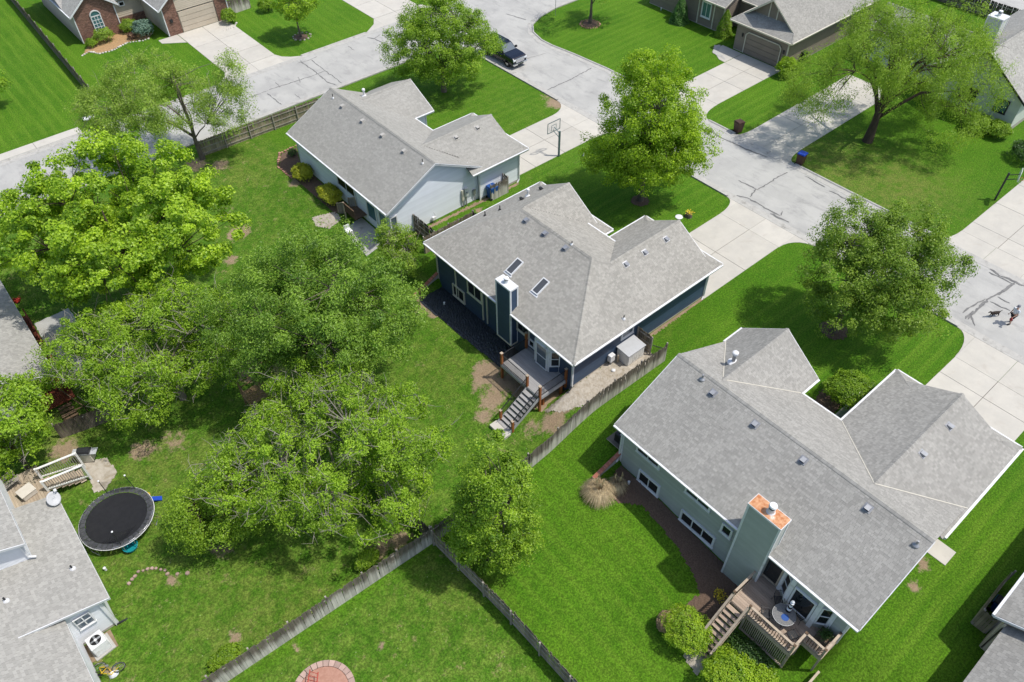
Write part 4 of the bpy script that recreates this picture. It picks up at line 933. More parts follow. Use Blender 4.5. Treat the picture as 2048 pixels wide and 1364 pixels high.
# ------------------------------------------------------------------ left-edge house with red deck
H5 = thing('house', 'grey-roofed house at the left edge with red timber deck under the eave', 'house', (-2.2, 47, -1.5))
roof_part(H5, [[(-1.6, 62, .8), (-1.6, 46.3, .8), (-8, 46.3, 3.6), (-8, 62, 3.6)]], 'shingle_light', single=0, seed=15, rims=[('gutter', (-1.6, 62, .78), (-1.6, 46.3, .78)), ('rake', (-8, 46.3, 3.58), (-1.6, 46.3, .78))])
MB().prism([(-3.4, 47.3), (-9, 47.3), (-9, 62), (-3.4, 62)], -2.2, .6).build('wall_core', 'greenwhite_siding', H5)
siding(H5, (-8, 46.9), (-3.0, 46.9), -1.9, lambda s: .7 + .43 * (5 - s + .9), 'greenwhite_siding', .2)
siding(H5, (-2.0, 56.2), (-2.0, 62), -1.9, .6, 'white_siding', .2)
for y in (46.6, 49.5, 52.5, 55.5): MB().box(-2.0, y-.07, -1.6, -1.86, y+.07, .66).build('porch_post', 'red_wood', H5)
D5 = thing('deck', 'red stained deck and railing under the eave at the left edge', 'deck', (-2.0, 46, -1.5))
for i in range(14): MB().box(-3.4 + i*.15 + .003, 45.4, -1.05, -3.4 + (i+1)*.15 - .003, 56, -1.0).build('deck_board', 'red_wood', D5)
rr = dict(bal='red_wood', rail='red_wood', gap=.15, bw=.04, rw=.09, cap='red_wood', bot=.05)
for p, q in (((-1.3, 55.5), (-1.3, 46.8)), ((-1.3, 46.8), (-1.9, 45.4)), ((-1.9, 45.4), (-3.4, 45.6))): railing(D5, (*p, -1.0), (*q, -1.0), .9, **rr)
for p in ((-1.3, 46.8), (-1.9, 45.4), (-1.3, 49.7), (-1.3, 52.6), (-1.3, 55.5)): dpost(D5, *p, -1.9, .0, 'red_wood', .05, None)
for i in range(5): MB().box(-2.7 + i*.02, 44.0 + i*.26, -1.75 + i*.14, -1.7, 44.26 + i*.26, -1.7 + i*.14).build('tread', 'brown_wood', D5)
MB().beam((-2.0, 46.0, .1), (-1.2, 44.0, -.8), .06, .07).build('stair_rail', 'brown_wood', D5); MB().beam((-1.15, 44.0, -.75), (-1.15, 44.0, -1.9), .08, .08).build('post', 'brown_wood', D5); MB().beam((-2.6, 44.1, -.85), (-1.15, 44.0, -.85), .05, .06).build('stair_rail', 'brown_wood', D5)

# ------------------------------------------------------------------ brick house (top left)
H6 = thing('house', 'beige and brick house with arched window in the far top left', 'house', (18, 96, 0))
def brick_wall(house, a, b, z0, top, mat='brick'):
    a, b = Vector((*a, 0)), Vector((*b, 0)); d = b - a; L = d.length; d.normalize(); n = d.cross(_z)
    tf = top if callable(top) else (lambda s: top)
    w = MB().slab([a + _z*z0, b + _z*z0] + [a + d*L*i/10 + _z*tf(L*i/10) for i in range(10, -1, -1)], -n*.15).build('brick_wall', 'mortar', house)
    mb = MB(); z = z0; k = 0
    while z < max(tf(L*i/10) for i in range(11)):
        s = -(k % 2) * .11
        while s < L:
            e = min(s + .21, L); s0 = max(s, 0)
            if e - s0 > .03 and tf((s0+e)/2) > z + .06: mb.obox(a + d*(s0+e)/2 + _z*(z+.033) + n*.006, d*(e-s0)/2, n*.006, _z*.033)
            s += .22
        z += .077; k += 1
    mb.build('bricks', mat, w)['kind'] = 'stuff'
    return w
w6 = [(17.3, 95.6, 3.3), (17.3, 104, 3.3), (20.0, 104, 5.4), (20.0, 95.6, 5.4)]
w6r = [(22.7, 95.6, 3.3), (22.7, 101, 3.3), (20.0, 104, 5.4), (20.0, 95.6, 5.4)]
m6 = [(17.3, 97.6, 3.1), (27, 97.6, 3.1), (27, 108, 7.0), (17.3, 108, 7.0)]
g6l = [(25.3, 90.7, 3.3), (25.3, 100, 3.3), (29.5, 100, 6.4), (29.5, 90.7, 6.4)]
g6r = [(33.7, 90.7, 3.3), (29.5, 90.7, 6.4), (29.5, 100, 6.4), (33.7, 100, 3.3)]
roof_part(H6, [w6, w6r, m6, g6l, g6r], 'shingle_light', single=0, seed=16, caps=[((20, 95.6, 5.4), (20, 104, 5.4)), ((29.5, 90.7, 6.4), (29.5, 100, 6.4))],
    rims=[('rake', (20.0, 95.6, 5.38), (17.3, 95.6, 3.28)), ('rake', (22.7, 95.6, 3.28), (20, 95.6, 5.38)), ('gutter', (17.3, 104, 3.28), (17.3, 95.6, 3.28)), ('gutter', (22.7, 97.6, 3.1), (25.4, 97.6, 3.1)), ('rake', (29.5, 90.7, 6.38), (25.3, 90.7, 3.28)), ('rake', (33.7, 90.7, 3.28), (29.5, 90.7, 6.38)), ('gutter', (25.3, 97, 3.28), (25.3, 90.7, 3.28)), ('gutter', (33.7, 90.7, 3.28), (33.7, 100, 3.28))])
MB().prism([(17.8, 96.2), (22.2, 96.2), (22.2, 98.2), (25.8, 98.2), (25.8, 91.4), (33.2, 91.4), (33.2, 110), (17.8, 110)], -.1, 3.2).build('wall_core', 'beige_siding', H6)
brick_wall(H6, (17.7, 96.0), (22.2, 96.0), 0, lambda s: min(3.2 + .75*(s+.2), 3.2 + .75*(4.5-s+.2)))
brick_wall(H6, (25.8, 91.2), (27.4, 91.2), 0, lambda s: 3.3 + .7*s); brick_wall(H6, (31.9, 91.2), (33.3, 91.2), 0, lambda s: 3.3 + .7*(1.4-s))
siding(H6, (22.2, 98.1), (25.8, 98.1), .9, 3.1, 'beige_siding', .19, single=False); brick_wall(H6, (22.2, 98.0), (25.8, 98.0), 0, .9)
siding(H6, (17.7, 110), (17.7, 96.0), .1, 3.2, 'beige_siding', .19, single=False, fz=-.2); siding(H6, (25.8, 98.1), (25.8, 91.3), .1, 3.2, 'beige_siding', .19, single=False)
siding(H6, (27.4, 91.25), (31.9, 91.25), 2.5, lambda s: min(4.5 + .7*s, 4.5 + .7*(4.5-s)), 'beige_siding', .19, single=False)
for x, y in ((17.68, 95.98), (22.22, 95.98), (25.78, 91.18), (33.32, 91.18)): MB().box(x-.05, y-.05, .1, x+.05, y+.05, 3.2).build('corner_trim', 'white_trim', H6)
gd = MB().box(27.5, 91.26, .02, 31.8, 91.34, 2.35).build('garage_door', 'beige_siding', H6)
for j in range(4): MB().box(27.55, 91.225, .06 + j*.58, 31.75, 91.26, .56 + j*.58).build('door_panel', 'beige_siding', gd)
w = window(H6, (19.95, 95.97, 1.75), (1, 0, 0), (0, -1, 0), .95, 1.6, 'white_trim', 'glass_teal', nx=3, ny=4, fw=.1)
ar = [(19.95 + .55*math.cos(math.radians(a)), 95.9, 2.68 + .5*math.sin(math.radians(a))) for a in range(0, 181, 15)]
MB().slab(ar, (0, .06, 0)).build('arch_pane', 'glass_teal', w)
af = MB()
for a_, b_ in zip(ar, ar[1:]): af.beam((a_[0], 95.9, a_[2]), (b_[0], 95.9, b_[2]), .12, .1)
af.build('arch_frame', 'white_trim', w)
ov = window(H6, (23.6, 98.02, 2.3), (1, 0, 0), (0, -1, 0), .45, .35, 'white_trim', 'glass_dark', nx=1, sill=False)
MB().box(26.35, 91.05, 1.5, 26.65, 91.18, 1.85).build('porch_lamp', 'metal_dark', H6)

# ------------------------------------------------------------------ taupe house (top right)
H7 = thing('house', 'taupe brown house with garage and small front gable at the top right', 'house', (71.5, 40, 0))
s7 = [(71.2, 39.6, 3.3), (71.2, 47.4, 3.3), (74.0, 45.4, 4.7), (74.0, 41.6, 4.7)]
r7 = [(90, 39.6, 3.3), (71.2, 39.6, 3.3), (72.3, 40.3, 3.85), (72.3, 43.5, 6.3), (90, 43.5, 6.3)]
l7 = [(71.2, 47.4, 3.3), (76.5, 47.4, 3.3), (90, 47.4, 3.3), (90, 43.5, 6.3), (72.3, 43.5, 6.3), (72.3, 46.7, 3.85)]
m7 = [(76, 46, 3.3), (76, 62, 3.3), (82, 62, 7), (82, 46, 7)]
w7 = [(73.0, 49.6, 3.3), (73.0, 56, 3.3), (76.5, 56, 5), (76.5, 49.6, 5)]
R7 = roof_part(H7, [s7, r7, l7, m7, w7], 'shingle_grey', single=0, seed=17, caps=[((72.3, 43.5, 6.3), (90, 43.5, 6.3)), ((71.2, 39.6, 3.3), (72.3, 40.3, 3.85)), ((71.2, 47.4, 3.3), (72.3, 46.7, 3.85))],
    rims=[('gutter', (71.2, 47.4, 3.28), (71.2, 39.6, 3.28)), ('gutter', (71.2, 39.6, 3.28), (90, 39.6, 3.28)), ('gutter', (76, 47.4, 3.28), (71.2, 47.4, 3.28)), ('gutter', (73.0, 56, 3.28), (73.0, 49.6, 3.28)), ('rake', (73, 49.6, 3.28), (76.5, 49.6, 4.98)), ('gutter', (76, 49.6, 3.28), (76, 47.4, 3.28)),
          ('rake', (72.3, 43.5, 6.28), (72.3, 40.3, 3.83)), ('rake', (72.3, 46.7, 3.83), (72.3, 43.5, 6.28))], edge='cream_trim')
MB().slab([(72.9, 40.6, 4.0), (72.9, 46.4, 4.0), (72.9, 43.5, 6.2)], (.1, 0, 0)).build('gable_wall', 'taupe_siding', H7)
for y in (43.0, 44.0): MB().box(72.84, y-.06, 4.1, 72.9, y+.06, 5.8).build('gable_batten', 'cream_trim', H7)
MB().prism([(72.0, 40.3), (89, 40.3), (89, 61), (73.9, 61), (73.9, 50.2), (76.4, 50.2), (76.4, 46.8), (72.0, 46.8)], -.1, 3.2).build('wall_core', 'taupe_siding', H7)
siding(H7, (71.8, 46.8), (71.8, 40.2), .1, 3.15, 'taupe_siding', .25, single=False, fz=-.1); siding(H7, (71.8, 40.2), (89, 40.2), .1, 3.15, 'taupe_siding', .25, single=False, fz=-.1)
siding(H7, (73.7, 61), (73.7, 50.1), .1, 3.15, 'taupe_siding', .25, single=False, fz=-.1); siding(H7, (73.7, 50.1), (76.4, 50.1), .1, 3.15, 'taupe_siding', .25, single=False)
for x, y in ((71.78, 40.18), (73.68, 50.08), (73.62, 51.4), (73.62, 53.6)): MB().box(x-.06, y-.06, .1, x+.06, y+.06, 3.1).build('corner_trim', 'cream_trim', H7)
window(H7, (73.66, 52.5, 1.9), DY, NX, 1.1, 1.5, 'white_trim', 'glass_teal', nx=2, fw=.14)
gd = MB().box(71.74, 41.0, .04, 71.8, 45.4, 2.35).build('garage_door', 'taupe_siding', H7)
for j in range(4): MB().box(71.70, 41.05, .08 + j*.57, 71.74, 45.35, .58 + j*.57).build('door_panel', 'taupe_siding', gd)
gt = MB()
for a_, b_ in zip([(71.7, 40.95, .05), (71.7, 40.95, 2.1), (71.7, 41.25, 2.4), (71.7, 45.15, 2.4), (71.7, 45.45, 2.1)], [(71.7, 40.95, 2.1), (71.7, 41.25, 2.4), (71.7, 45.15, 2.4), (71.7, 45.45, 2.1), (71.7, 45.45, .05)]): gt.beam(a_, b_, .1, .1)
gt.build('door_trim', 'cream_trim', gd)
for y in (40.6, 45.9): MB().box(71.66, y-.07, 1.7, 71.78, y+.07, 2.05).build('porch_lamp', 'metal_dark', H7)
for x in (79.0, 81.2): box_vent(R7, (x, 42.9, plane_z(r7, x, 42.9)), (0, -.77, 1))

# ------------------------------------------------------------------ pale green-white house (right, behind the willow-like tree)
H8 = thing('house', 'pale greenish white house with dark shutters behind the spreading tree', 'house', (78, 19, 0))
g8a = [(77.0, 18.4, 3.3), (96, 18.4, 3.3), (96, 23.2, 6.6), (77.0, 23.2, 6.6)]
g8b = [(77.0, 28.0, 3.3), (77.0, 23.2, 6.6), (96, 23.2, 6.6), (96, 28.0, 3.3)]
g8c = [(80.0, 28, 3.3), (80, 36.5, 3.3), (83, 36.5, 5.2), (83, 26, 5.2)]
g8d = [(86, 26, 3.3), (83, 26, 5.2), (83, 36.5, 5.2), (86, 36.5, 3.3)]
R8 = roof_part(H8, [g8a, g8b, g8c, g8d], 'shingle_light', single=0, seed=18, caps=[((77, 23.2, 6.6), (96, 23.2, 6.6)), ((83, 26, 5.2), (83, 36.5, 5.2))], rims=[('gutter', (77.0, 18.4, 3.28), (96, 18.4, 3.28)), ('rake', (77, 23.2, 6.58), (77.0, 18.4, 3.28)), ('rake', (77, 28, 3.28), (77, 23.2, 6.58)), ('gutter', (80, 36.5, 3.28), (80, 28, 3.28))], edge='metal_dark')
MB().prism([(77.7, 18.9), (95, 18.9), (95, 27.5), (85.5, 27.5), (85.5, 36.2), (80.6, 36.2), (80.6, 27.5), (77.7, 27.5)], -.1, 3.2).build('wall_core', 'greenwhite_siding', H8)
siding(H8, (77.5, 27.6), (77.5, 18.8), .7, lambda s: min(3.2 + .68*(s+.3), 3.2 + .68*(8.8-s+.3)), 'greenwhite_siding', .25, single=False); brick_wall(H8, (77.5, 27.6), (77.5, 18.8), 0, .7)
siding(H8, (77.5, 18.8), (95, 18.8), .5, 3.2, 'greenwhite_siding', .25, single=False, fz=-.1); siding(H8, (80.5, 36.2), (80.5, 27.6), .1, 3.2, 'white_siding', .25, single=False)
wv = window(H8, (77.47, 20.3, 2.2), DY, NX, 1.0, 1.1, 'metal_dark', 'glass_teal', nx=2, fw=.1); window(H8, (77.47, 23.5, 2.2), DY, NX, 1.4, 1.1, 'metal_dark', 'glass_dark', nx=2, fw=.1)
chimney(H8, 83.0, 84.3, 25.1, 26.5, 3.6, 7.1, 'greenwhite_siding', 'white_trim', 'metal_white', (83.6, 25.8), .5, .18)
gd = MB().box(80.40, 30.0, .04, 80.46, 35, 2.35).build('garage_door', 'white_trim', H8)
for j in range(4): MB().box(80.36, 30.05, .08 + j*.57, 80.40, 34.95, .58 + j*.57).build('door_panel', 'white_trim', gd)

# ------------------------------------------------------------------ bottom-right house
H9 = thing('house', 'grey-roofed house cut off at the bottom right corner', 'house', (26, -6, -.5))
e9 = [(28.35, -2.95, 3.0), (40, -2.95, 3.0), (40, -8, 5.5), (28.35, -8, 5.5)][::-1]
d9 = [(18, -3.55, 2.6), (28.6, -3.55, 2.6), (28.6, -8.5, 5.2), (18, -8.5, 5.2)]
roof_part(H9, [e9], 'shingle_grey', single=0, seed=19, rims=[('gutter', (40, -2.95, 2.98), (28.35, -2.95, 2.98)), ('rake', (28.35, -2.95, 2.98), (28.35, -8, 5.48))])
roof_part(H9, [d9], 'shingle_grey', single=0, seed=20, rims=[('rake', (28.6, -3.55, 2.58), (28.6, -8.5, 5.18))], edge='metal_grey')
MB().prism([(18, -4.0), (28.4, -4.0), (28.4, -3.5), (39, -3.5), (39, -12), (18, -12)], -2.5, 2.5).build('wall_core', 'beige_siding', H9)
siding(H9, (28.4, -3.95), (18, -3.95), -1.0, 2.45, 'beige_siding', .2, fz=-2.4); siding(H9, (39, -3.45), (28.4, -3.45), .05, 2.85, 'beige_siding', .2, single=False)
# ------------------------------------------------------------------ foliage
LEAF = dict(rust=((.09, .045, .028), (.20, .115, .07), .15), maple=((0.115, 0.250, 0.012), (0.500, 0.680, 0.040), 0.40), deep=((0.074, 0.175, 0.018), (0.290, 0.449, 0.048), 0.36), fresh=((0.129, 0.248, 0.015), (0.424, 0.618, 0.048), 0.44), linden=((0.120, 0.243, 0.009), (0.452, 0.625, 0.024), 0.42), pear=((0.052, 0.145, 0.014), (0.202, 0.333, 0.044), 0.30), mid=((0.099, 0.212, 0.013), (0.362, 0.529, 0.037), 0.38), willow=((0.140, 0.242, 0.023), (0.431, 0.591, 0.079), 0.44), olive=((0.091, 0.189, 0.016), (0.324, 0.459, 0.046), 0.36), birch=((0.155, 0.254, 0.032), (0.442, 0.594, 0.101), 0.42), dark=((0.026, 0.075, 0.014), (0.093, 0.186, 0.037), 0.22), lime=((0.123, 0.268, 0.012), (0.465, 0.620, 0.037), 0.35), yellow=((0.217, 0.275, 0.014), (0.620, 0.620, 0.050), 0.30), blue=((0.080, 0.152, 0.114), (0.232, 0.349, 0.256), 0.15), cone=((0.038, 0.119, 0.022), (0.139, 0.295, 0.050), 0.20))
for k, (a, b, t_) in LEAF.items(): leaf_mat('leaf_' + k, a, b, t_)
def vn(P, s):
    x, y, z = P[:, 0]*s, P[:, 1]*s, P[:, 2]*s
    return (np.sin(1.7*x + 1.3*np.sin(1.1*y + .7*z)) + np.sin(1.9*y + 1.5*np.sin(1.3*z + .4*x)) + np.sin(2.1*z + 1.2*np.sin(.9*x - .8*y))) / 3
def leaves(ctr, out, size, rs, tint, droop=0.0, aspect=.55):
    """folded rhombic leaves at points ctr, tilted around the outward direction"""
    n = len(ctr)
    nrm = out + rs.normal(0, .55, (n, 3)) + np.array([0, 0, .45]); nrm /= np.linalg.norm(nrm, axis=1, keepdims=True)
    ax = rs.normal(0, 1, (n, 3)); ax[:, 2] -= droop; ax -= nrm * (ax * nrm).sum(1, keepdims=True); ax /= np.linalg.norm(ax, axis=1, keepdims=True) + 1e-9
    bx = np.cross(nrm, ax); s = (size * rs.uniform(.6, 1.35, n))[:, None]
    V = np.stack([ctr - ax*s*.5, ctr + bx*s*aspect*.5 + nrm*s*.13 - ax*s*.05, ctr + ax*s*.5, ctr - bx*s*aspect*.5 + nrm*s*.13 - ax*s*.05], 1).reshape(-1, 3)
    i = np.arange(n)[:, None] * 4
    Q = np.concatenate([i + np.array([0, 1, 2]), i + np.array([0, 2, 3])], 0)
    return V, Q, np.repeat(tint, 4)
def tree(name, label, base, lobes, kind, nleaf, lsize, trunk_r, seed, bark='bark_grey', ncl=260, cr=.62, fork=.35, gap=-.15, bare=0, group='trees around the houses', droop=0.0, aspect=.55, shell=.45, limbs=9, lean=(0, 0), skirt=0, cat='tree', flat=.8, stems=1, twigmat='twig_grey', up=.2):
    """trunk, limbs and a crown of leaf clusters filling several lobes (offset x,y,z and radii rx,ry,rz)"""
    rs = np.random.default_rng(seed); r = random.Random(seed); base = Vector(base)
    T = thing(name, label, cat, base, group=group)
    B = np.array(base); wts = np.array([l[3]*l[4]*l[5] for l in lobes]) ** .8; wts /= wts.sum()
    zmin = min(l[2] - l[5] for l in lobes) + skirt
    cl = []; od = []
    while len(cl) < ncl:
        k = rs.choice(len(lobes), p=wts); l = lobes[k]
        d = rs.normal(0, 1, 3); d /= np.linalg.norm(d)
        rad = rs.uniform(shell, 1.0) ** .6
        p = np.array(l[:3]) + d * np.array(l[3:6]) * rad
        if p[2] < zmin: continue
        if vn((p + B)[None] + seed * 3.1, .55)[0] < gap - rs.uniform(0, .25): continue
        cl.append(p); od.append(d * [1, 1, 1])
    cl = np.array(cl); od = np.array(od)
    # trunk with forking limbs towards clusters
    mb = MB(); top = max(l[2] for l in lobes); fz = fork * top
    mains = []
    for st in range(stems):
        a0 = st * 2.4 + seed; so = .0 if stems == 1 else .3
        x0, y0 = so*math.cos(a0), so*math.sin(a0); lx, ly = (lean[0], lean[1]) if stems == 1 else (lean[0] + 1.4*math.cos(a0), lean[1] + 1.4*math.sin(a0))
        pts = [Vector((x0, y0, -.35))] + [Vector((x0 + lx*(i/5)**1.4 + r.gauss(0, .05), y0 + ly*(i/5)**1.4 + r.gauss(0, .05), top * i / 5)) for i in range(0, 6)]
        rad = [trunk_r*1.7, trunk_r*1.25] + [trunk_r * (1 - .17*i) for i in range(1, 6)]
        if stems > 1: rad = [q*.6 for q in rad]
        mb.tube([p + base for p in pts], rad, 9); mains.append(pts)
    def main_at(z, st):
        pts = mains[st]
        for a, b in zip(pts, pts[1:]):
            if a.z <= z <= b.z: return a.lerp(b, (z - a.z) / max(b.z - a.z, 1e-6))
        return pts[-1].copy()
    mb.build('trunk', bark, T, smooth=True)
    order = rs.permutation(ncl)
    lim = []
    for i in order[:limbs]:
        c = Vector(cl[i]) * 1.0; c = c.lerp(Vector((lean[0], lean[1], c.z * .7)), .42); st = r.randrange(stems)
        s = main_at(max(fz, min(top*.9, fz + (c.z - fz) * r.uniform(.05, .45))), st)
        mid = s.lerp(c, .5) + Vector((r.gauss(0, .25), r.gauss(0, .25), up * (c - s).length * .35))
        q = [s, s.lerp(mid, .55) + Vector((0, 0, .1)), mid, mid.lerp(c, .55) + Vector((r.gauss(0, .15), r.gauss(0, .15), .1)), c]
        L = (c - s).length; tr = trunk_r * min(.55, .18 + .05*L)
        MB().tube([p + base for p in q], [tr, tr*.8, tr*.6, tr*.38, tr*.15], 6).build('limb', bark, T, smooth=True); lim.append(q)
    # finer branches to the remaining clusters (one mesh: too thin to pick apart)
    tw = MB(); nb = min(ncl, 150)
    segs = np.array([[*p] for q in lim for p in q[1:]]) if lim else np.array([[*p] for p in mains[0][2:]])
    for i in order[limbs:nb]:
        c = cl[i] - od[i] * .35; j = np.argmin(((segs - c) ** 2).sum(1)); s = Vector(segs[j]); cv = Vector(c)
        mid = s.lerp(cv, .5) + Vector((r.gauss(0, .2), r.gauss(0, .2), r.uniform(0, .3)))
        tw.tube([p + base for p in (s, mid, cv)], [.035, .024, .01], 4, False)
    for i in range(bare):
        c = Vector(cl[r.randrange(ncl)]); d = Vector((r.gauss(0, 1), r.gauss(0, 1), r.gauss(.35, .6))).normalized(); L = r.uniform(.4, 1.1)
        e = c + d*L; e2 = e + (d + Vector((r.gauss(0, .5), r.gauss(0, .5), r.gauss(0, .4)))).normalized() * L * .6
        tw.tube([p + base for p in (c - d*.3, e, e2)], [.019, .013, .005], 3, False)
        for k in range(2):
            f = (d + Vector((r.gauss(0, .8), r.gauss(0, .8), r.gauss(0, .6)))).normalized() * L * .5
            q0 = c + d*L*r.uniform(.2, .8); tw.tube([q0 + base, q0 + f + base], [.011, .004], 3, False)
    o = tw.build('twigs', twigmat if bare else bark, T); o['kind'] = 'stuff'
    # leaves
    per = rs.multinomial(nleaf, rs.dirichlet(np.full(ncl, 4.0)))
    idx = np.repeat(np.arange(ncl), per); n = len(idx)
    csz = cr * rs.uniform(.55, 1.3, ncl)
    loc = rs.normal(0, 1, (n, 3)); loc /= np.linalg.norm(loc, axis=1, keepdims=True); loc *= (rs.uniform(.12, 1, n) ** .55)[:, None]
    offp = loc * csz[idx][:, None] * [1, 1, flat]
    if droop: offp[:, 2] -= droop * rs.uniform(0, 1, n) ** 1.5 * csz[idx] * 1.2
    P = cl[idx] + offp + B
    out = loc * .8 + od[idx] * .5
    ctint = rs.normal(.5, .14, ncl)
    tint = np.clip(ctint[idx] + rs.normal(0, .17, n) + .10 * loc[:, 2], 0, 1)
    V, Q, tt = leaves(P, out, np.full(n, lsize), rs, tint, droop, aspect)
    cr_o = np_obj('crown', V, Q, 'leaf_' + kind, T, attrs=dict(tint=tt))
    return T
def bush(name, label, base, rx, ry, rz, kind, n, ls, seed, group='shrubs in the yards', cone=False, twigs=6, cat='shrub'):
    """clipped or loose shrub: stems and leaves packed on a lumpy shell"""
    rs = np.random.default_rng(seed); base = Vector(base); T = thing(name, label, cat, base, group=group)
    d = rs.normal(0, 1, (n, 3)); d[:, 2] = np.abs(d[:, 2]) * 1.0 - .35*(rs.uniform(0, 1, n) < .45); d /= np.linalg.norm(d, axis=1, keepdims=True)
    lump = 1 + .17*vn(d*2.2 + seed, 1.6) + .12*vn(d*5 + seed, 1.5)
    rad = lump * rs.uniform(.55, 1.08, n) ** .5
    P = d * rad[:, None] * [rx, ry, rz]
    if cone:
        z = rs.uniform(0, 1, n) ** 1.25; a = rs.uniform(0, 2*np.pi, n); q = (1 - z) ** .62 * rs.uniform(.72, 1.02, n) * (1 + .08*np.sin(a*5 + z*9))
        P = np.stack([q*np.cos(a)*rx, q*np.sin(a)*ry, z*2*rz - rz], 1); d = np.stack([np.cos(a), np.sin(a), np.full(n, .5)], 1)
    P = P + np.array(base) + [0, 0, rz * .92]; P[:, 2] = np.maximum(P[:, 2], base.z + .03)
    tint = np.clip(.5 + .22*vn(P, 2.6) + rs.normal(0, .16, n), 0, 1)
    V, Q, tt = leaves(P, d, np.full(n, ls), rs, tint)
    np_obj('foliage', V, Q, 'leaf_' + kind, T, attrs=dict(tint=tt))
    sm = MB()
    for i in range(twigs):
        a = i*2.4; sm.tube([base + Vector((.08*math.cos(a), .08*math.sin(a), -.1)), base + Vector((rx*.45*math.cos(a), ry*.45*math.sin(a), rz*.9)), base + Vector((rx*.6*math.cos(a), ry*.6*math.sin(a), rz*1.3))], [.03, .022, .008], 5)
    sm.build('stems', 'bark_brown', T)['kind'] = 'stuff'
    return T

tree('maple_tree', 'large bright lime-green maple on the left beside the sparse trees', (6.25, 52.02, -1.30), [(.75, -.63, 8.4, 7.0, 7.0, 4.6), (-3.6, 2.2, 7.2, 4.4, 4.4, 3.6), (3.8, -3.4, 7.6, 4.4, 4.4, 3.8), (1.2, 3.8, 8.6, 4.5, 4.5, 3.8), (-1.5, -4.0, 6.4, 4.0, 4.0, 3.2)], 'maple', 110000, .19, .30, 21, 'bark_brown', ncl=640, cr=.66, gap=-.32, aspect=.8, limbs=14, flat=.6)
tree('ash_tree', 'dense deep green tree in the middle of the back yard', (11.39, 36.21, -1.95), [(1.8, -1.5, 8.8, 5.7, 5.7, 4.2), (-1.0, .6, 7.6, 4.4, 4.4, 3.6), (4.2, -3.4, 7.0, 3.8, 3.8, 3.2), (2.6, .8, 8.4, 4.0, 4.0, 3.4), (.4, -3.8, 6.4, 3.8, 3.8, 3.2)], 'deep', 105000, .155, .34, 22, ncl=620, cr=.74, gap=-.36, limbs=12, lean=(1.2, -1.0))
tree('silver_maple', 'sparse yellow-green tree with bare grey twigs near the fence corner', (8.5, 26.4, hz(8.5, 26.4)), [(0, 0, 6.0, 5.2, 5.2, 3.0), (-3.2, 1.8, 5.2, 3.4, 3.4, 2.4), (3.4, -1.6, 5.8, 3.4, 3.4, 2.6), (.8, -3.4, 5.0, 3.2, 3.2, 2.4), (1.0, 3.0, 6.2, 3.4, 3.4, 2.6), (-4.8, 3.4, 4.4, 2.4, 2.4, 1.9)], 'fresh', 82000, .15, .24, 23, 'bark_pale', ncl=620, cr=.58, gap=-.26, bare=750, limbs=9, aspect=.5)
tree('box_elder', 'thin-leaved tree with tangled bare twigs beside the left-edge house', (4.4, 41.4, hz(4.4, 41.4)), [(0, 0, 5.6, 4.2, 4.2, 2.8), (-3.0, 2.4, 5.0, 3.4, 3.4, 2.3), (2.6, -1.8, 5.0, 3.4, 3.4, 2.6), (-2.4, -1.4, 4.2, 3.0, 3.0, 2.0), (2.8, 2.4, 5.4, 3.0, 3.0, 2.4), (-4.9, 3.9, 4.2, 2.4, 2.4, 1.8)], 'fresh', 66000, .15, .22, 24, 'bark_pale', ncl=640, cr=.58, gap=-.14, bare=620, limbs=8)
tree('pear_tree', 'upright mid-green tree standing at the fence in the middle foreground', (13.0, 17.6, hz(13, 17.6)), [(.2, -.2, 6.4, 2.2, 2.2, 4.2), (.2, -.2, 3.8, 2.6, 2.6, 2.3), (.3, -.2, 9.4, 1.35, 1.35, 2.4)], 'mid', 52000, .14, .17, 25, ncl=400, cr=.52, gap=-.4, limbs=9, fork=.2)
tree('cedar_shrub_tree', 'low dark green rounded tree in front of the sparse yard tree', (1.5, 29.3, hz(1.5, 29.3)), [(.2, -.1, 3.2, 2.3, 2.3, 2.3), (-.9, .6, 2.4, 1.7, 1.7, 1.6), (1.2, -.6, 2.4, 1.7, 1.7, 1.6)], 'mid', 26000, .13, .14, 26, 'bark_brown', ncl=190, cr=.55, gap=-.4, limbs=7, fork=.2)
tree('linden_tree', 'tall bright green street tree in front of the navy house', (43.47, 34.41, -0.00), [(0, 0, 7.6, 4.3, 4.3, 5.2), (0, 0, 10.4, 2.9, 2.9, 2.9), (-1.6, 1.2, 5.2, 3.2, 3.2, 3.0), (1.8, -1.4, 5.4, 3.3, 3.3, 3.0), (0, 0, 4.6, 3.9, 3.9, 2.4)], 'linden', 100000, .165, .24, 27, ncl=760, cr=.66, gap=-.5, limbs=8, shell=.2, fork=.28)
tree('oak_tree', 'rounded mid-green tree at the corner beside the pickup truck', (41.96, 60.44, 0.00), [(.2, -.2, 5.4, 4.9, 4.9, 4.0), (-2.2, 1.8, 4.6, 3.2, 3.2, 2.8), (2.4, -2.0, 4.4, 3.2, 3.2, 2.8), (0, 0, 7.6, 3.2, 3.2, 2.4)], 'mid', 66000, .16, .25, 28, ncl=520, cr=.68, gap=-.42, limbs=8, fork=.25)
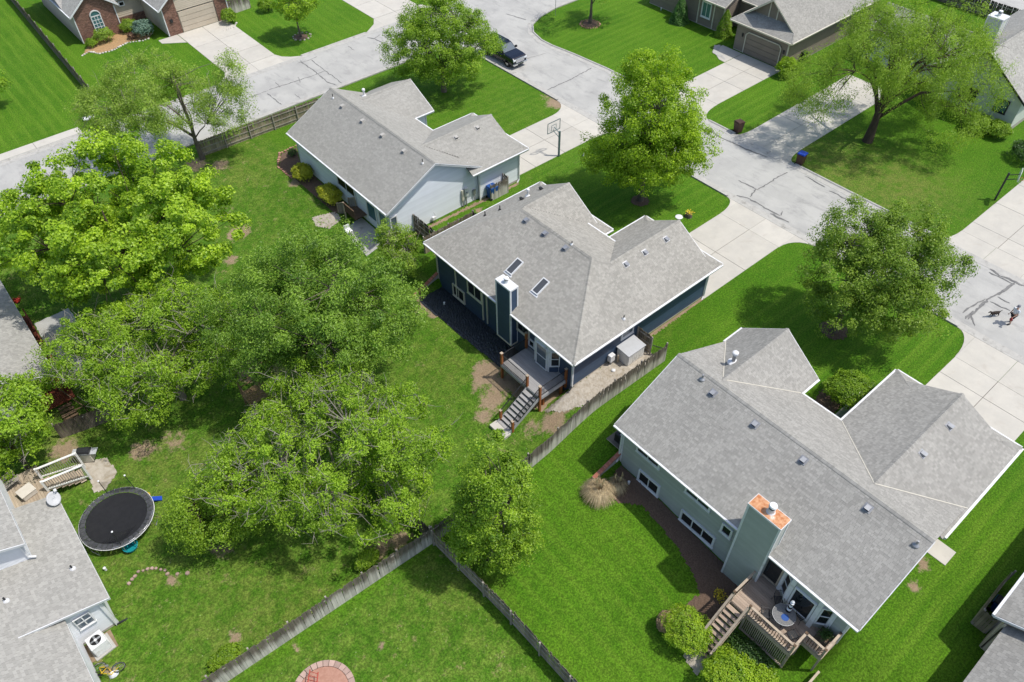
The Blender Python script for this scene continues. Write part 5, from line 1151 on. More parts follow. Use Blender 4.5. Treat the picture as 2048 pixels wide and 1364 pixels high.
tree('elm_tree', 'wide spreading willow-like tree with dark forked limbs at the upper right', (66.34, 26.68, -0.00), [(.4, -.4, 9.2, 6.2, 6.2, 3.2), (-4.6, 3.9, 6.4, 3.6, 3.6, 2.8), (5.0, -4.2, 6.6, 4.0, 4.0, 3.0), (3.2, 2.4, 9.4, 4.4, 4.4, 3.0), (-2.2, 1.0, 9.6, 4.4, 4.4, 3.0), (2.4, -5.4, 4.2, 3.2, 3.2, 2.0), (7.6, -1.2, 8.2, 3.8, 3.8, 3.2)], 'willow', 100000, .165, .40, 29, 'bark_brown', ncl=720, cr=.74, gap=-.22, limbs=16, fork=.16, droop=1.3, aspect=.36, bare=140, twigmat='bark_brown', up=.6)
tree('callery_pear', 'olive-green clumpy front yard tree above the sage house driveway', (42.44, 14.48, -0.00), [(1.6, -1.4, 6.4, 3.6, 3.6, 2.8), (-.6, .6, 5.2, 3.0, 3.0, 2.4), (3.6, -2.6, 5.6, 2.8, 2.8, 2.3), (1.2, 1.4, 7.2, 2.8, 2.8, 2.4), (3.8, -.6, 7.0, 2.8, 2.8, 2.4), (.6, -3.2, 4.2, 2.8, 2.8, 2.1), (-1.6, -.6, 3.6, 2.4, 2.4, 1.8)], 'olive', 105000, .14, .24, 30, ncl=720, cr=.60, gap=-.46, limbs=8, fork=.22)
tree('river_birch', 'wispy grey-green tree leaning over the street at the upper left', (17.68, 65.33, 0.00), [(-1.4, 1.2, 6.4, 4.4, 4.4, 2.6), (-4.4, 3.6, 5.4, 3.6, 3.6, 2.4), (2.6, -2.2, 5.6, 2.6, 2.6, 2.2), (3.8, -2.8, 8.2, 1.5, 1.5, 1.9), (-1.6, 3.4, 7.2, 3.6, 3.6, 2.2), (-6.2, 4.4, 5.6, 2.4, 2.4, 1.8)], 'birch', 62000, .16, .22, 31, 'bark_grey', ncl=620, cr=.70, gap=-.2, bare=90, limbs=8, fork=.18, droop=.7, aspect=.4, twigmat='bark_pale', up=.5)
tree('young_maple', 'small round lawn tree in a stone ring across the street', (37.12, 81.20, -0.00), [(.2, -.2, 4.2, 2.7, 2.7, 2.1), (0, 0, 5.4, 1.9, 1.9, 1.6)], 'maple', 11000, .21, .12, 32, ncl=150, cr=.58, gap=-.35, limbs=7, fork=.35)
tree('honey_locust', 'airy yellow-green tree in a brick ring at the top edge', (64.40, 61.85, -0.00), [(0, 0, 5.6, 4.2, 4.2, 2.4), (1.6, -1.0, 4.6, 3.0, 3.0, 1.8)], 'willow', 8000, .17, .2, 33, ncl=170, cr=.7, gap=-.15, limbs=9, fork=.35)
tree('hackberry', 'mid-green tree at the left edge above the wooden deck', (-5.8, 42.2, hz(-5.8, 42.2)), [(.6, -.5, 4.6, 2.5, 2.5, 2.0), (-1.6, 1.2, 4.8, 2.4, 2.4, 1.9), (1.0, 1.2, 4.8, 2.2, 2.2, 1.7), (-.6, -1.4, 3.6, 2.0, 2.0, 1.5)], 'fresh', 20000, .19, .16, 34, ncl=230, cr=.58, gap=-.25, limbs=9, bare=70)
tree('crepe_myrtle', 'small multi-stem yellow-green tree at the back corner of the navy house', (22.88, 40.43, -0.37), [(0, 0, 2.6, 1.7, 1.7, 1.8), (.5, -.6, 1.6, 1.5, 1.5, 1.3), (-.3, .6, 3.6, 1.1, 1.1, 1.2)], 'willow', 13000, .13, .10, 35, 'bark_pale', ncl=140, cr=.42, gap=-.1, limbs=8, fork=.1, stems=3, bare=15)
tree('edge_tree', 'small light green tree at the left edge of the striped lawn', (5.76, 88.04, -0.00), [(0, 0, 2.8, 2.4, 2.4, 1.6)], 'fresh', 5000, .2, .1, 36, ncl=80, cr=.5, limbs=5)

bush('round_shrub', 'large dark round shrub beside the front walk of the sage house', (37.47, 10.35, -0.00), 1.5, 1.5, 1.1, 'mid', 9000, .13, 41)
bush('forsythia_bush', 'yellow-green bush by the pale blue house, nearer its back corner', (23.25, 56.5, hz(23.25, 56.5)), .85, 1.05, .72, 'yellow', 3600, .13, 42)
bush('forsythia_bush', 'yellow-green bush beside the wooden steps of the pale blue house', (23.3, 51.9, hz(23.3, 51.9)), .85, 1.35, .78, 'yellow', 4600, .13, 43)
bush('small_shrub', 'small dark shrub in the bed at the far corner of the pale blue house', (24.3, 60.3, 0), .4, .4, .35, 'dark', 700, .11, 44)
bush('clipped_yew', 'clipped lime-green hedge ball with a dead brown side below the stairs', (18.2, 7.2, hz(18.2, 7.2)), 1.15, 1.35, .95, 'lime', 9000, .10, 45)
bush('bright_bush', 'bright lime-green bush at the bottom edge by the deck stairs', (18.0, 4.0, hz(18, 4)), 1.5, 1.5, .95, 'lime', 9000, .12, 46)
bush('bright_bush', 'smaller bright lime-green bush under the deck beside the bigger one', (19.2, 2.9, hz(19.2, 2.9)), .8, .8, .6, 'lime', 3000, .12, 47)
bush('ground_ivy', 'dark leafy ground plant in the shade under the tan deck', (19.9, 4.2, hz(19.9, 4.2)), .7, 1.5, .35, 'dark', 2600, .12, 48)
bush('cone_shrub', 'bright cone-shaped evergreen beside the taupe garage walk', (73.36, 49.46, -0.00), 1.05, 1.05, 1.55, 'mid', 5200, .14, 49, cone=True)
bush('cone_shrub', 'darker cone-shaped evergreen at the far corner of the taupe house', (72.36, 55.15, -0.00), 1.2, 1.2, 1.5, 'cone', 5000, .14, 50, cone=True)
bush('ball_shrub', 'bright green ball shrub at the corner of the taupe garage', (70.91, 39.26, -0.00), 1.05, 1.05, 1.0, 'linden', 5000, .15, 51)
bush('blue_spruce_shrub', 'blue-grey globe spruce in the brick house bed', (23.76, 93.36, 0.00), 1.1, 1.1, .95, 'blue', 4500, .14, 52)
bush('ball_shrub', 'dark green ball shrub at the brick house garage corner', (32.70, 89.95, 0.00), .85, .85, .85, 'mid', 3200, .14, 53)
bush('small_shrub', 'small bright shrub at the left corner of the brick house', (18.18, 94.66, 0.00), .6, .6, .5, 'mid', 1500, .13, 54)
bush('loose_shrub', 'airy yellow-green shrub under the arched brick-house window', (19.75, 94.90, -0.00), 1.1, .8, .8, 'willow', 2400, .14, 55)
bush('loose_shrub', 'airy yellow-green shrub between the window and the blue spruce', (22.90, 95.49, 0.00), 1.0, .7, .75, 'willow', 2000, .14, 56)
bush('rust_shrub', 'small reddish brown shrub beside the blue spruce', (22.37, 93.58, -0.00), .5, .5, .4, 'rust', 800, .12, 57)
bush('leafy_shrub', 'leafy shrub at the corner of the pale greenish house', (76.11, 19.25, -0.00), 1.1, 1.1, .75, 'mid', 3600, .16, 58)
bush('leafy_shrub', 'leafy shrub under the spreading tree by the pale greenish house', (75.47, 20.98, 0.00), 1.3, 1.1, .85, 'mid', 3600, .16, 59)
bush('leafy_shrub', 'dark bushy shrub under the oak at the top left driveway', (37.57, 90.00, -0.00), 1.0, 1.0, .8, 'mid', 2600, .15, 60)
bush('garden_clump', 'low weedy clump by the back fence under the sparse tree', (7.3, 22.2, hz(7.3, 22.2)), .8, .5, .45, 'fresh', 1500, .15, 61)
bush('garden_clump', 'low green clump along the fence at the bottom left', (-1.6, 22.5, hz(-1.6, 22.5)), .9, .5, .35, 'mid', 1500, .15, 62)
bush('leafy_shrub', 'dark shrub in the shade at the right edge below the driveway hoop', (74.12, 15.67, 0.00), 1.4, 1.4, .9, 'dark', 3000, .16, 63)

def plume_grass(label, base, rad, hgt, n, seed):
    rs = random.Random(seed); base = Vector(base); T = thing('pampas_grass', label, 'ornamental grass', base, group='ornamental grass clumps by the retaining wall')
    mb = MB()
    for i in range(n):
        a = rs.uniform(0, 2*math.pi); k = rs.uniform(.1, 1) ** .6; q = rs.uniform(0, .12)
        d = Vector((math.cos(a), math.sin(a), 0)); s = Vector((-d.y, d.x, 0)) * .012
        p0 = base + d*q; p1 = base + d*(q + rad*k*.5) + _z*hgt*(.75 - .2*k); p2 = base + d*(q + rad*k) + _z*hgt*(.72 - .68*k)*rs.uniform(.7, 1.2)
        mb.add([p0 - s, p0 + s, p1 - s, p1 + s, p2], [(0, 1, 3, 2), (2, 3, 4)])
    mb.build('blades', 'dry_grass', T)['kind'] = 'stuff'
    st = MB()
    for i in range(10):
        a = rs.uniform(0, 6.28); e = base + Vector((.25*math.cos(a), .25*math.sin(a), hgt*rs.uniform(1.2, 1.7))); st.tube([base, e], [.012, .004], 4); st.tube([e - _z*.3, e], [.03, .008], 5)
    st.build('plumes', 'dry_grass', T)['kind'] = 'stuff'
plume_grass('big straw-coloured grass clump on the lawn below the retaining wall', (20.55, 16.35, hz(20.55, 16.35)), 1.25, 1.2, 1500, 1)
plume_grass('smaller thin grass clump against the end of the retaining wall', (21.7, 15.9, hz(21.7, 15.9)), .8, 1.0, 500, 2)
# ------------------------------------------------------------------ fences
def picket_mesh(h, w, mat, ear=.03):
    t = .009; pts = [(-w/2, 0), (w/2, 0), (w/2, h - ear), (w/2 - ear, h), (-w/2 + ear, h), (-w/2, h - ear)]
    n = len(pts)
    return MB().add([(x, -t, z) for x, z in pts] + [(x, t, z) for x, z in pts], [tuple(range(n)), tuple(reversed(range(n, 2*n)))] + [(i, n+i, n+(i+1) % n, (i+1) % n) for i in range(n)]).mesh('picket', mat)
def fence(label, p0, p1, h, mat, face, single=True, step=.145, post=2.4, rail_mat='grey_wood', base=None, group='wooden fences', rails=(.3, .9, 1.5), name='picket_fence', cat='fence', wob=.012):
    """pickets on one side (face +1 = left of the run), rails and posts on the other, following the ground"""
    a, b = Vector((*p0, 0)), Vector((*p1, 0)); d = b - a; L = d.length; d.normalize(); n = Vector((-d.y, d.x, 0)) * face
    zf = (lambda x, y: base) if base is not None else hz
    T = thing(name, label, cat, (*p0, zf(*p0)), group=group)
    r = random.Random(int(L * 100) + int(a.x * 7))
    ms = [picket_mesh(h * k, step - .008, mat) for k in (1, .985, 1.012)]
    X = Matrix((d, n, _z)).transposed().to_4x4()
    k = int(L / step); big = MB()
    for i in range(k):
        p = a + d * ((i + .5) * step); z = zf(p.x, p.y) + r.uniform(-.01, .015) - .02
        M = Matrix.Translation((p.x + n.x*.03, p.y + n.y*.03, z)) @ X @ Matrix.Rotation(r.gauss(0, wob), 4, 'Y') @ Matrix.Rotation(r.gauss(0, wob), 4, 'X')
        if single: inst('picket', ms[r.randrange(3)], T, M)
        else:
            me = ms[r.randrange(3)]; big.add([M @ v.co for v in me.vertices], [tuple(f.vertices) for f in me.polygons])
    if not single: big.build('pickets', mat, T)['kind'] = 'stuff'
    m = max(1, round(L / post))
    for i in range(m + 1):
        p = a + d * (L * i / m); z = zf(p.x, p.y)
        MB().box(p.x - .045 - n.x*.05, p.y - .045 - n.y*.05, z - .1, p.x + .045 - n.x*.05, p.y + .045 - n.y*.05, z + h + .03).build('post', rail_mat, T)
        if i < m:
            q = a + d * (L * (i+1) / m); zq = zf(q.x, q.y)
            for s in rails:
                MB().beam((p.x - n.x*.0, p.y - n.y*.0, z + s*h/1.8), (q.x - n.x*.0, q.y - n.y*.0, zq + s*h/1.8), .04, .085).build('rail', rail_mat, T)
    return T
fence('sun-bleached picket fence from the fence corner to the bottom edge', (11.0, 20.78), (-5.0, 21.5), 1.72, 'picket_bleached', 1)
fence('bleached picket fence running up beside the navy house gravel yard', (31.1, 20.55), (11.1, 20.75), 1.72, 'picket_bleached', 1)
fence('weathered fence with posts and rails facing the bottom lawn', (11.02, 20.6), (11.9, 5.0), 1.72, 'picket_tan', 1)
fence('shaded fence stub behind the sparse tree at the fence corner', (11.0, 20.9), (10.6, 27.0), 1.72, 'picket_dark', 1, group=None)
fence('brown fence with rails along the street behind the pale blue house', (17.8, 65.7), (30.2, 65.2), 1.6, 'picket_tan', 1, single=False)
fence('dark fence panel between the pale blue house and the navy house', (26.4, 43.7), (26.4, 40.85), 1.7, 'picket_dark', 1, group=None)
fence('weathered fence along the side of the navy house', (25.3, 40.8), (30.3, 40.9), 1.7, 'picket_tan', -1, rails=(.35, 1.62), group=None)
fence('short return of the fence beside the navy house roof edge', (30.3, 40.9), (30.3, 39.2), 1.7, 'picket_dark', -1, group=None)
fence('grey fence dividing the striped lawn from the brick house', (14.0, 83.0), (15.2, 118), 1.6, 'picket_dark', 1, single=False, group=None)
fence('light wooden screen hiding the blue bin of the pale blue house', (33.75, 42.75), (35.65, 42.75), 1.6, 'picket_bleached', -1, group=None, post=1.9)
fence('dark side panel of the bin screen by the pale blue house', (35.66, 42.75), (35.66, 43.4), 1.6, 'picket_dark', -1, group=None, post=1)
fence('small timber gate panel beside the white storage box', (30.75, 22.9), (30.75, 21.6), 1.75, 'picket_tan', 1, group=None, post=1.3)
fence('brown fence panel beside the left-edge house below the red deck', (-3.3, 43.3), (.1, 42.6), 1.5, 'picket_dark', -1, group=None)
fence('far dark fence at the top right corner along the back street', (100.2, 60), (100.2, 20), 1.9, 'picket_dark', 1, single=False, group=None, step=.2)
fence('grey gate panel beside the brick house garage', (33.5, 92.0), (36.5, 92.2), 1.7, 'picket_bleached', -1, single=False, group=None)
fence('timber screen round the bin of the bottom right house', (29.3, -2.55), (32.6, -2.55), 1.6, 'picket_tan', 1, group=None, base=0)
fence('end panel of the bin screen at the bottom right house', (29.3, -2.55), (29.3, -3.3), 1.6, 'picket_tan', -1, group=None, base=0, post=1)
# little iron gate by the storage box
g = thing('iron_gate', 'small black iron gate beside the timber gate panel', 'gate', (31.0, 21.5, 0))
railing(g, (30.8, 21.55, 0), (31.2, 20.7, 0), .95, gap=.09); MB().beam((31.2, 20.7, 0), (31.2, 20.7, 1.1), .05, .05).build('post', 'metal_dark', g)

# ------------------------------------------------------------------ retaining walls
def retaining(label, p0, p1, h0, h1, z0):
    """stepped-down block wall with brick cap"""
    a, b = Vector((*p0, 0)), Vector((*p1, 0)); d = (b-a); L = d.length; d.normalize(); n = Vector((-d.y, d.x, 0))
    T = thing('retaining_wall', label, 'retaining wall', (*p0, z0), group='retaining walls at the house corners')
    c = MB(); nb = int(L/.4)
    for i in range(nb):
        s0, s1 = L*i/nb, L*(i+1)/nb; hh = h0 + (h1-h0)*(i+.5)/nb
        k = 0
        while k*.2 < hh:
            e = min(.2, hh - k*.2); MB().obox(a + d*(s0+s1)/2 + _z*(z0 - .25 + k*.2 + e/2) , d*((s1-s0)/2 - .006), n*.1, _z*(e/2 - .004)).build('block', 'block_wall', T); k += 1
    m = int(L/.11)
    for i in range(m):
        s = L*(i+.5)/m; hh = h0 + (h1-h0)*(s/L); MB().obox(a + d*s + _z*(z0 - .25 + hh + .035), d*(L/m/2 - .005) + _z*((h1-h0)/m/2), n*.13, _z*.035).build('brick', 'red_brick_cap', T)
retaining('brick-capped block wall at the left back corner of the navy house', (24.45, 38.05), (21.9, 38.0), 1.5, .45, -1.0)
retaining('brick-capped block wall at the back corner of the sage house', (23.1, 17.12), (20.9, 17.2), 1.35, .55, -1.05)

# ------------------------------------------------------------------ beds, sheets and paving on the ground
tp = patch('plastic_sheet', [(24.46, 37.8), (22.2, 37.55), (22.3, 33), (22.55, 28.2), (22.7, 27.6), (24.46, 27.6)], 'black_sheet', .10, .03, .05, kind=None)
tag(tp, 'crinkled black plastic sheet on the ground behind the navy house', 'plastic sheet')
patch('planting_bed', [(23.05, 16.9), (22.3, 16.7), (21.2, 15.9), (20.9, 15.2), (21.9, 14.0), (21.7, 11), (21.2, 9.2), (20.6, 8.2), (19.4, 8.3), (18.3, 9.0), (17.5, 8.6), (17.9, 6.8), (19.5, 6.6), (20.6, 6.7), (22.4, 6.6), (23.05, 8.0)], 'mulch', .12, .02, .03, edge=.03)
patch('gravel_yard', [(24.4, 23.0), (30.6, 23.0), (31.0, 21.0), (27, 20.85), (24.2, 21.3), (22.9, 22.0), (22.2, 22.9), (22.3, 23.4)], 'gravel', .11, .015, .02, edge=.06)
patch('dirt_patch', [(22.2, 27.4), (24.4, 27.4), (24.4, 23.3), (22.2, 23.3), (21.6, 24.6), (21.7, 26.8)], 'soil', .12, .014, .02, edge=.08)
patch('planting_bed', [(25.2, 61.3), (23.5, 61.2), (22.5, 59.6), (22.6, 57), (22.6, 53), (22.7, 50.2), (24.1, 50.2), (24.1, 58.5)], 'mulch', .14, .015, .02, edge=.03)
patch('planting_bed', [(16.6, 93.5), (17.44, 93.54), (18.2, 92.56), (19.57, 92.46), (21.61, 93.26), (23.95, 92.52), (24.68, 93.57), (21.83, 96.09), (18.19, 95.62)], 'straw', .14, .02, .03, edge=.03)
patch('mulch_ring', [(38.6, 9.9 + 1.9), (37.2, 11.9), (35.1, 11.5), (34.9, 10.2), (37.0, 10.25), (38.2, 10.3)], 'mulch', .12, .02, .02, edge=.03)
for c, r_ in (((43.37, 34.31, 0.00), .8), ((42.52, 14.53, 0.00), 1.0), ((64.21, 61.66, 0.00), .95), ((14.12, 32.65, -1.95), .01), ((37.12, 81.20, -0.00), .8)):
    if r_ > .1: patch('mulch_ring', [(c[0] + r_*math.cos(a*.4), c[1] + r_*math.sin(a*.4)) for a in range(16)], 'mulch', .1, .02, .03, edge=.04)
patch('sand_pad', [(21.0, 51.4), (22.9, 50.4), (22.6, 49.2), (21.3, 49.0), (20.7, 50.2)], 'gravel', .1, .02)
patch('side_strip', [(24.3, 43.6), (37.2, 43.3), (37.2, 43.0), (33, 43.1), (26, 43.2)], 'soil', .1, .012, edge=.06)
patch('side_strip', [(31, 22.95), (38, 22.95), (38, 22.75), (31, 22.65)], 'soil', .1, .012, edge=.05)
patch('patio', [(-1.2, 55), (1.4, 55), (1.6, 50.5), (.9, 47.2), (-1.0, 46.8)], 'concrete_old', .2, .03)
patch('patio', [(23.95, 48.2), (24.1, 44.2), (21.9, 44.2), (21.6, 46.5), (22.4, 48.0)], 'concrete_old', .12, .03)
patch('patio', [(-2.9, 40.4), (-1.6, 39.8), (-1.5, 38.2), (-2.6, 37.4), (-3.2, 37.6)], 'gravel', .1, .03)
patch('steps_pad', [(17.2, 5.4), (18.2, 5.4), (18.2, 6.7), (17.4, 6.6)], 'gravel', .1, .02)
tag(MB().box(103.5, -60, -.02, 114, 160, .03).build('road', 'road_surface'), kind='structure')
dm = tag(MB().box(35.5, 9.15, .045, 36.9, 9.95, .06).build('doormat', 'metal_grey', bevel=.01), 'dark grey mat on the front walk of the sage house', 'mat')
def stones(label, pts, s, mat, cat='edging', name='stone_edging', group=None, jag=.3):
    T = thing(name, label, cat, (pts[0][0], pts[0][1], hz(*pts[0][:2])), group=group); r = random.Random(len(pts))
    P2 = []
    for a, b in zip(pts, pts[1:]):
        m = max(1, int(math.hypot(b[0]-a[0], b[1]-a[1]) / s)); P2 += [((a[0] + (b[0]-a[0])*i/m, a[1] + (b[1]-a[1])*i/m), math.atan2(b[1]-a[1], b[0]-a[0])) for i in range(m)]
    for (x, y), an in P2:
        k = r.uniform(1-jag, 1+jag*.5); d = Vector((math.cos(an), math.sin(an), 0)); n = Vector((-d.y, d.x, 0)); zc = hz(x, y)
        mb = MB(); c = Vector((x + r.gauss(0, .02), y + r.gauss(0, .02), zc))
        mb.lathe([(s*.42*k, -.03), (s*.5*k, .05), (s*.42*k, .11*k), (s*.2*k, .13*k)], c, 6, 1, r.uniform(.7, 1))
        mb.build('stone', mat, T)
    return T
stones('curved row of pinkish edging stones on the lawn by the white house', [(-3.9, 30.2), (-3.2, 30.5), (-2.5, 30.2), (-2.0, 29.6), (-1.9, 28.9)], .24, 'pink_stone')
stones('two loose pinkish stones beside the curved stone row', [(-1.5, 28.9), (-1.05, 28.55), (-.9, 28.4)], .3, 'pink_stone')
stones('ring of tan stones round the small lawn tree across the street', [(37.25 + 1.0*math.cos(a*.5), 81.2 + 1.0*math.sin(a*.5)) for a in range(0, 14)], .28, 'stone')
stones('brick ring round the airy tree at the top edge', [(64.15 + 1.15*math.cos(a*.5), 61.6 + 1.15*math.sin(a*.5)) for a in range(0, 14)], .26, 'red_paver')
stones('white rock edging along the straw bed of the brick house', [(16.51, 93.26, -0.00)[:2], (17.40, 93.74, 0.00)[:2], (18.16, 92.44, -0.00)[:2], (19.48, 92.22, 0.00)[:2], (21.51, 93.02, -0.00)[:2], (23.00, 92.36, -0.00)[:2], (24.08, 92.41, 0.00)[:2]], .3, 'pale_rock')
stones('rust-coloured stone edging of the bed beside the pale blue house', [(25.3, 61.5), (23.5, 61.4), (22.4, 59.7), (22.5, 57.0)], .3, 'red_paver')
stones('white rocks round the ball shrub by the brick house garage', [(31.25, 88.44, 0.00)[:2], (32.46, 88.58, -0.00)[:2], (33.40, 89.69, 0.00)[:2]], .3, 'pale_rock')
# red play circle at the bottom edge
pc = thing('play_circle', 'round paver-edged play circle of red mulch at the bottom edge', 'play area', (1.5, 17.6, hz(1.5, 17.6)))
zc = hz(1.5, 17.6)
MB().prism([(1.5 + 1.35*math.cos(a*.2), 17.5 + 1.35*math.sin(a*.2)) for a in range(31)], zc - .1, zc + .05).build('red_mulch', 'red_paver', pc)
for i in range(30):
    a0, a1 = i*2*math.pi/30 + .01, (i+1)*2*math.pi/30 - .01
    MB().prism([(1.5 + r_*math.cos(a), 17.5 + r_*math.sin(a)) for r_, a in ((1.36, a0), (1.36, a1), (1.68, a1), (1.68, a0))], zc - .1, zc + .11).build('paver', 'pink_stone', pc)
rt = thing('red_play_ladder', 'red metal play ladder lying in the play circle', 'play equipment', (1.0, 17.6, zc + .1))
for a, b in (((.35, 17.5), (1.55, 18.7)), ((.75, 17.1), (1.8, 18.3))): MB().tube([(*a, zc + .2), (*b, zc + .75)], .03, 6).build('rail', 'red_plastic', rt)
for i in range(9):
    t_ = (i + .5) / 9; MB().tube([(.35 + 1.2*t_, 17.5 + 1.2*t_, zc + .2 + .55*t_), (.75 + 1.05*t_, 17.1 + 1.2*t_, zc + .2 + .55*t_)], .015, 5).build('rung', 'red_plastic', rt)

# ------------------------------------------------------------------ bins
def bin_(label, x, y, z, rz, body, lid, s=1.0):
    T = thing('wheelie_bin', label, 'bin', (x, y, z), rz, 'bins put out or stored by the houses')
    w = .29*s; h = 1.0*s
    b = MB(); q = [(-w*.8, -w*.85), (w*.8, -w*.85), (w*.8, w*.85), (-w*.8, w*.85)]; t = [(-w, -w*1.1), (w, -w*1.1), (w, w*1.1), (-w, w*1.1)]
    b.add([(a, c, .06) for a, c in q] + [(a, c, h*.9) for a, c in t], [(3, 2, 1, 0), (0, 1, 5, 4), (1, 2, 6, 5), (2, 3, 7, 6), (3, 0, 4, 7), (4, 5, 6, 7)])
    b.build('body', body, T, local=True, bevel=.02)
    l = MB().add([(-w*1.08, -w*1.18, h*.9), (w*1.08, -w*1.18, h*.9), (w*1.08, w*1.2, h*.93), (-w*1.08, w*1.2, h*.93), (-w*.95, -w*1.05, h*.97), (w*.95, -w*1.05, h*.97), (w*.95, w*1.1, h*1.02), (-w*.95, w*1.1, h*1.02)], [(3, 2, 1, 0), (4, 5, 6, 7), (0, 1, 5, 4), (1, 2, 6, 5), (2, 3, 7, 6), (3, 0, 4, 7)])
    l.build('lid', lid, T, local=True, bevel=.015)
    MB().tube([(-w, w*1.3, h*.88), (w, w*1.3, h*.88)], .018, 6).build('handle', body, T, local=True)
    for sx in (-1, 1): MB().tube([(sx*w*.75, w*.95, .1), (sx*w*.95, w*.95, .1)], .1, 10).build('wheel', 'rubber', T, local=True)
bin_('brown bin at the kerb between the two driveways', *(58.44, 35.70, -0.00), 1.4, 'brown_plastic', 'brown_plastic', 1.2)
bin_('brown bin with bright blue lid at the kerb', *(58.36, 28.62, -0.00), 1.7, 'brown_plastic', 'blue_lid', 1.2)
bin_('blue bin behind the wooden screen of the pale blue house', 34.1, 43.05, .02, 1.6, 'blue_plastic', 'blue_plastic', 1.25)
bin_('dark grey bin beside the taupe garage wall', *(74.99, 40.07, 0.00), 1.4, 'metal_dark', 'metal_dark', 1.1)
bin_('dark blue bin inside the timber screen at the bottom right', 30.9, -3.05, .02, 0, 'blue_plastic', 'metal_dark', 1.0)

# ------------------------------------------------------------------ air conditioners and wall boxes
def condenser(label, x, y, z, rz, s=.8, h=.85, mat='metal_white', pad=True):
    T = thing('air_conditioner', label, 'air conditioner', (x, y, z), rz, 'condenser units beside the houses')
    if pad: MB().box(-s*.65, -s*.65, -.05, s*.65, s*.65, .05).build('pad', 'concrete_old', T, local=True)
    MB().box(-s/2, -s/2, .05, s/2, s/2, h).build('cabinet', mat, T, local=True, bevel=.03)
    for i in range(9):
        zz = .14 + i*(h-.25)/9
        MB().box(-s/2-.008, -s/2*.88, zz, s/2+.008, s/2*.88, zz+.03).build('louvre', mat, T, local=True); MB().box(-s/2*.88, -s/2-.008, zz+.001, s/2*.88, s/2+.008, zz+.031).build('louvre', mat, T, local=True)
    f = MB().lathe([(s*.40, h-.02), (s*.40, h+.012), (s*.36, h+.012), (s*.36, h-.01)], (0, 0, 0), 20).build('fan_ring', mat, T, local=True)
    MB().lathe([(s*.35, h+.002), (s*.35, h+.006)], (0, 0, 0), 20).build('fan_well', 'black_plastic', T, local=True)
    for i in range(4):
        a = i*math.pi/2; d = Vector((math.cos(a), math.sin(a), 0)); n = Vector((-d.y, d.x, 0)); MB().obox(d*s*.19 + _z*(h+.012), d*s*.14, n*s*.06 + _z*.008, _z*.003).build('blade', 'metal_grey', T, local=True)
    MB().lathe([(s*.10, h+.008), (s*.08, h+.03)], (0, 0, 0), 10).build('hub', mat, T, local=True)
condenser('white air conditioner beside the white house', -6.45, 27.5, hz(-6.4, 27.5) + .03, .1, .85, .95)
condenser('dark air conditioner on a slab at the corner of the sage house', 23.9, 17.75, hz(23.9, 17.8) + .05, 0, .7, .8, 'metal_dark')
slabbed('concrete_pad', [23.25, 24.6], [17.15, 18.5], [], z=hz(23.9, 17.8) + .12)
mbx = thing('utility_box', 'white utility box on a post beside the white storage box', 'utility box', (28.05, 22.7, 0))
MB().box(27.8, 22.62, .35, 28.25, 22.95, .95).build('cabinet', 'metal_white', mbx, bevel=.04); MB().box(27.95, 22.7, 0, 28.1, 22.85, .35).build('stand', 'metal_grey', mbx); MB().box(28.42, 22.5, -.05, 28.52, 22.6, .75).build('post', 'tan_rail', mbx)
MB().lathe([(.13, .0), (.15, .1), (.08, .14)], (27.7, 22.2, 0), 10).build('cover', 'metal_white', mbx)
sb = thing('storage_box', 'white resin garden storage box with grey lid beside the navy house', 'storage box', (29.5, 22.4, 0))
MB().box(28.7, 21.85, .02, 30.3, 22.9, 1.05).build('body', 'resin_white', sb, bevel=.03)
for i in range(8): MB().box(28.75 + i*.195, 21.82, .08, 28.75 + i*.195 + .17, 21.86, .98).build('panel', 'resin_white', sb)
MB().add([(28.63, 21.76, 1.05), (30.37, 21.76, 1.05), (30.37, 22.97, 1.12), (28.63, 22.97, 1.12), (28.63, 21.76, 1.11), (30.37, 21.76, 1.11), (30.37, 22.97, 1.2), (28.63, 22.97, 1.2)], [(3, 2, 1, 0), (4, 5, 6, 7), (0, 1, 5, 4), (1, 2, 6, 5), (2, 3, 7, 6), (3, 0, 4, 7)]).build('lid', 'resin_grey', sb, bevel=.02)
um = thing('electric_meter', 'grey electric meter boxes on the pale blue gable wall', 'meter', (31.6, 43.7, 0))
MB().box(31.3, 43.6, .7, 31.5, 43.74, 1.7).build('panel', 'cream_trim', um); MB().box(31.62, 43.55, 1.0, 31.95, 43.74, 1.75).build('meter_box', 'metal_white', um); MB().box(31.7, 43.62, .0, 31.78, 43.7, 1.0).build('conduit', 'metal_grey', um); MB().box(31.36, 43.62, 0, 31.44, 43.7, .7).build('conduit', 'metal_grey', um); MB().lathe([(.09, 0), (.09, .06), (.05, .09)], (31.78, 43.52, 1.35), 10).build('dial', 'glass_sky', um)
um2 = thing('phone_box', 'small grey cable box on the pale blue wall beside the meters', 'utility box', (32.6, 43.7, 0))
MB().box(32.5, 43.6, .75, 32.75, 43.74, 1.2).build('cover', 'metal_grey', um2); MB().box(32.6, 43.64, 0, 32.65, 43.7, .75).build('conduit', 'metal_grey', um2)
um3 = thing('gas_meter', 'small white gas meter at the foot of the pale blue wall', 'meter', (28.2, 43.6, 0))
MB().box(28.05, 43.45, .3, 28.4, 43.68, .62).build('meter_body', 'metal_white', um3, bevel=.04); MB().tube([(28.1, 43.5, 0), (28.1, 43.5, .35)], .02, 6).build('pipe', 'metal_grey', um3); MB().tube([(28.35, 43.55, 0), (28.35, 43.55, .8), (28.35, 43.75, .85)], .02, 6).build('pipe', 'metal_grey', um3)
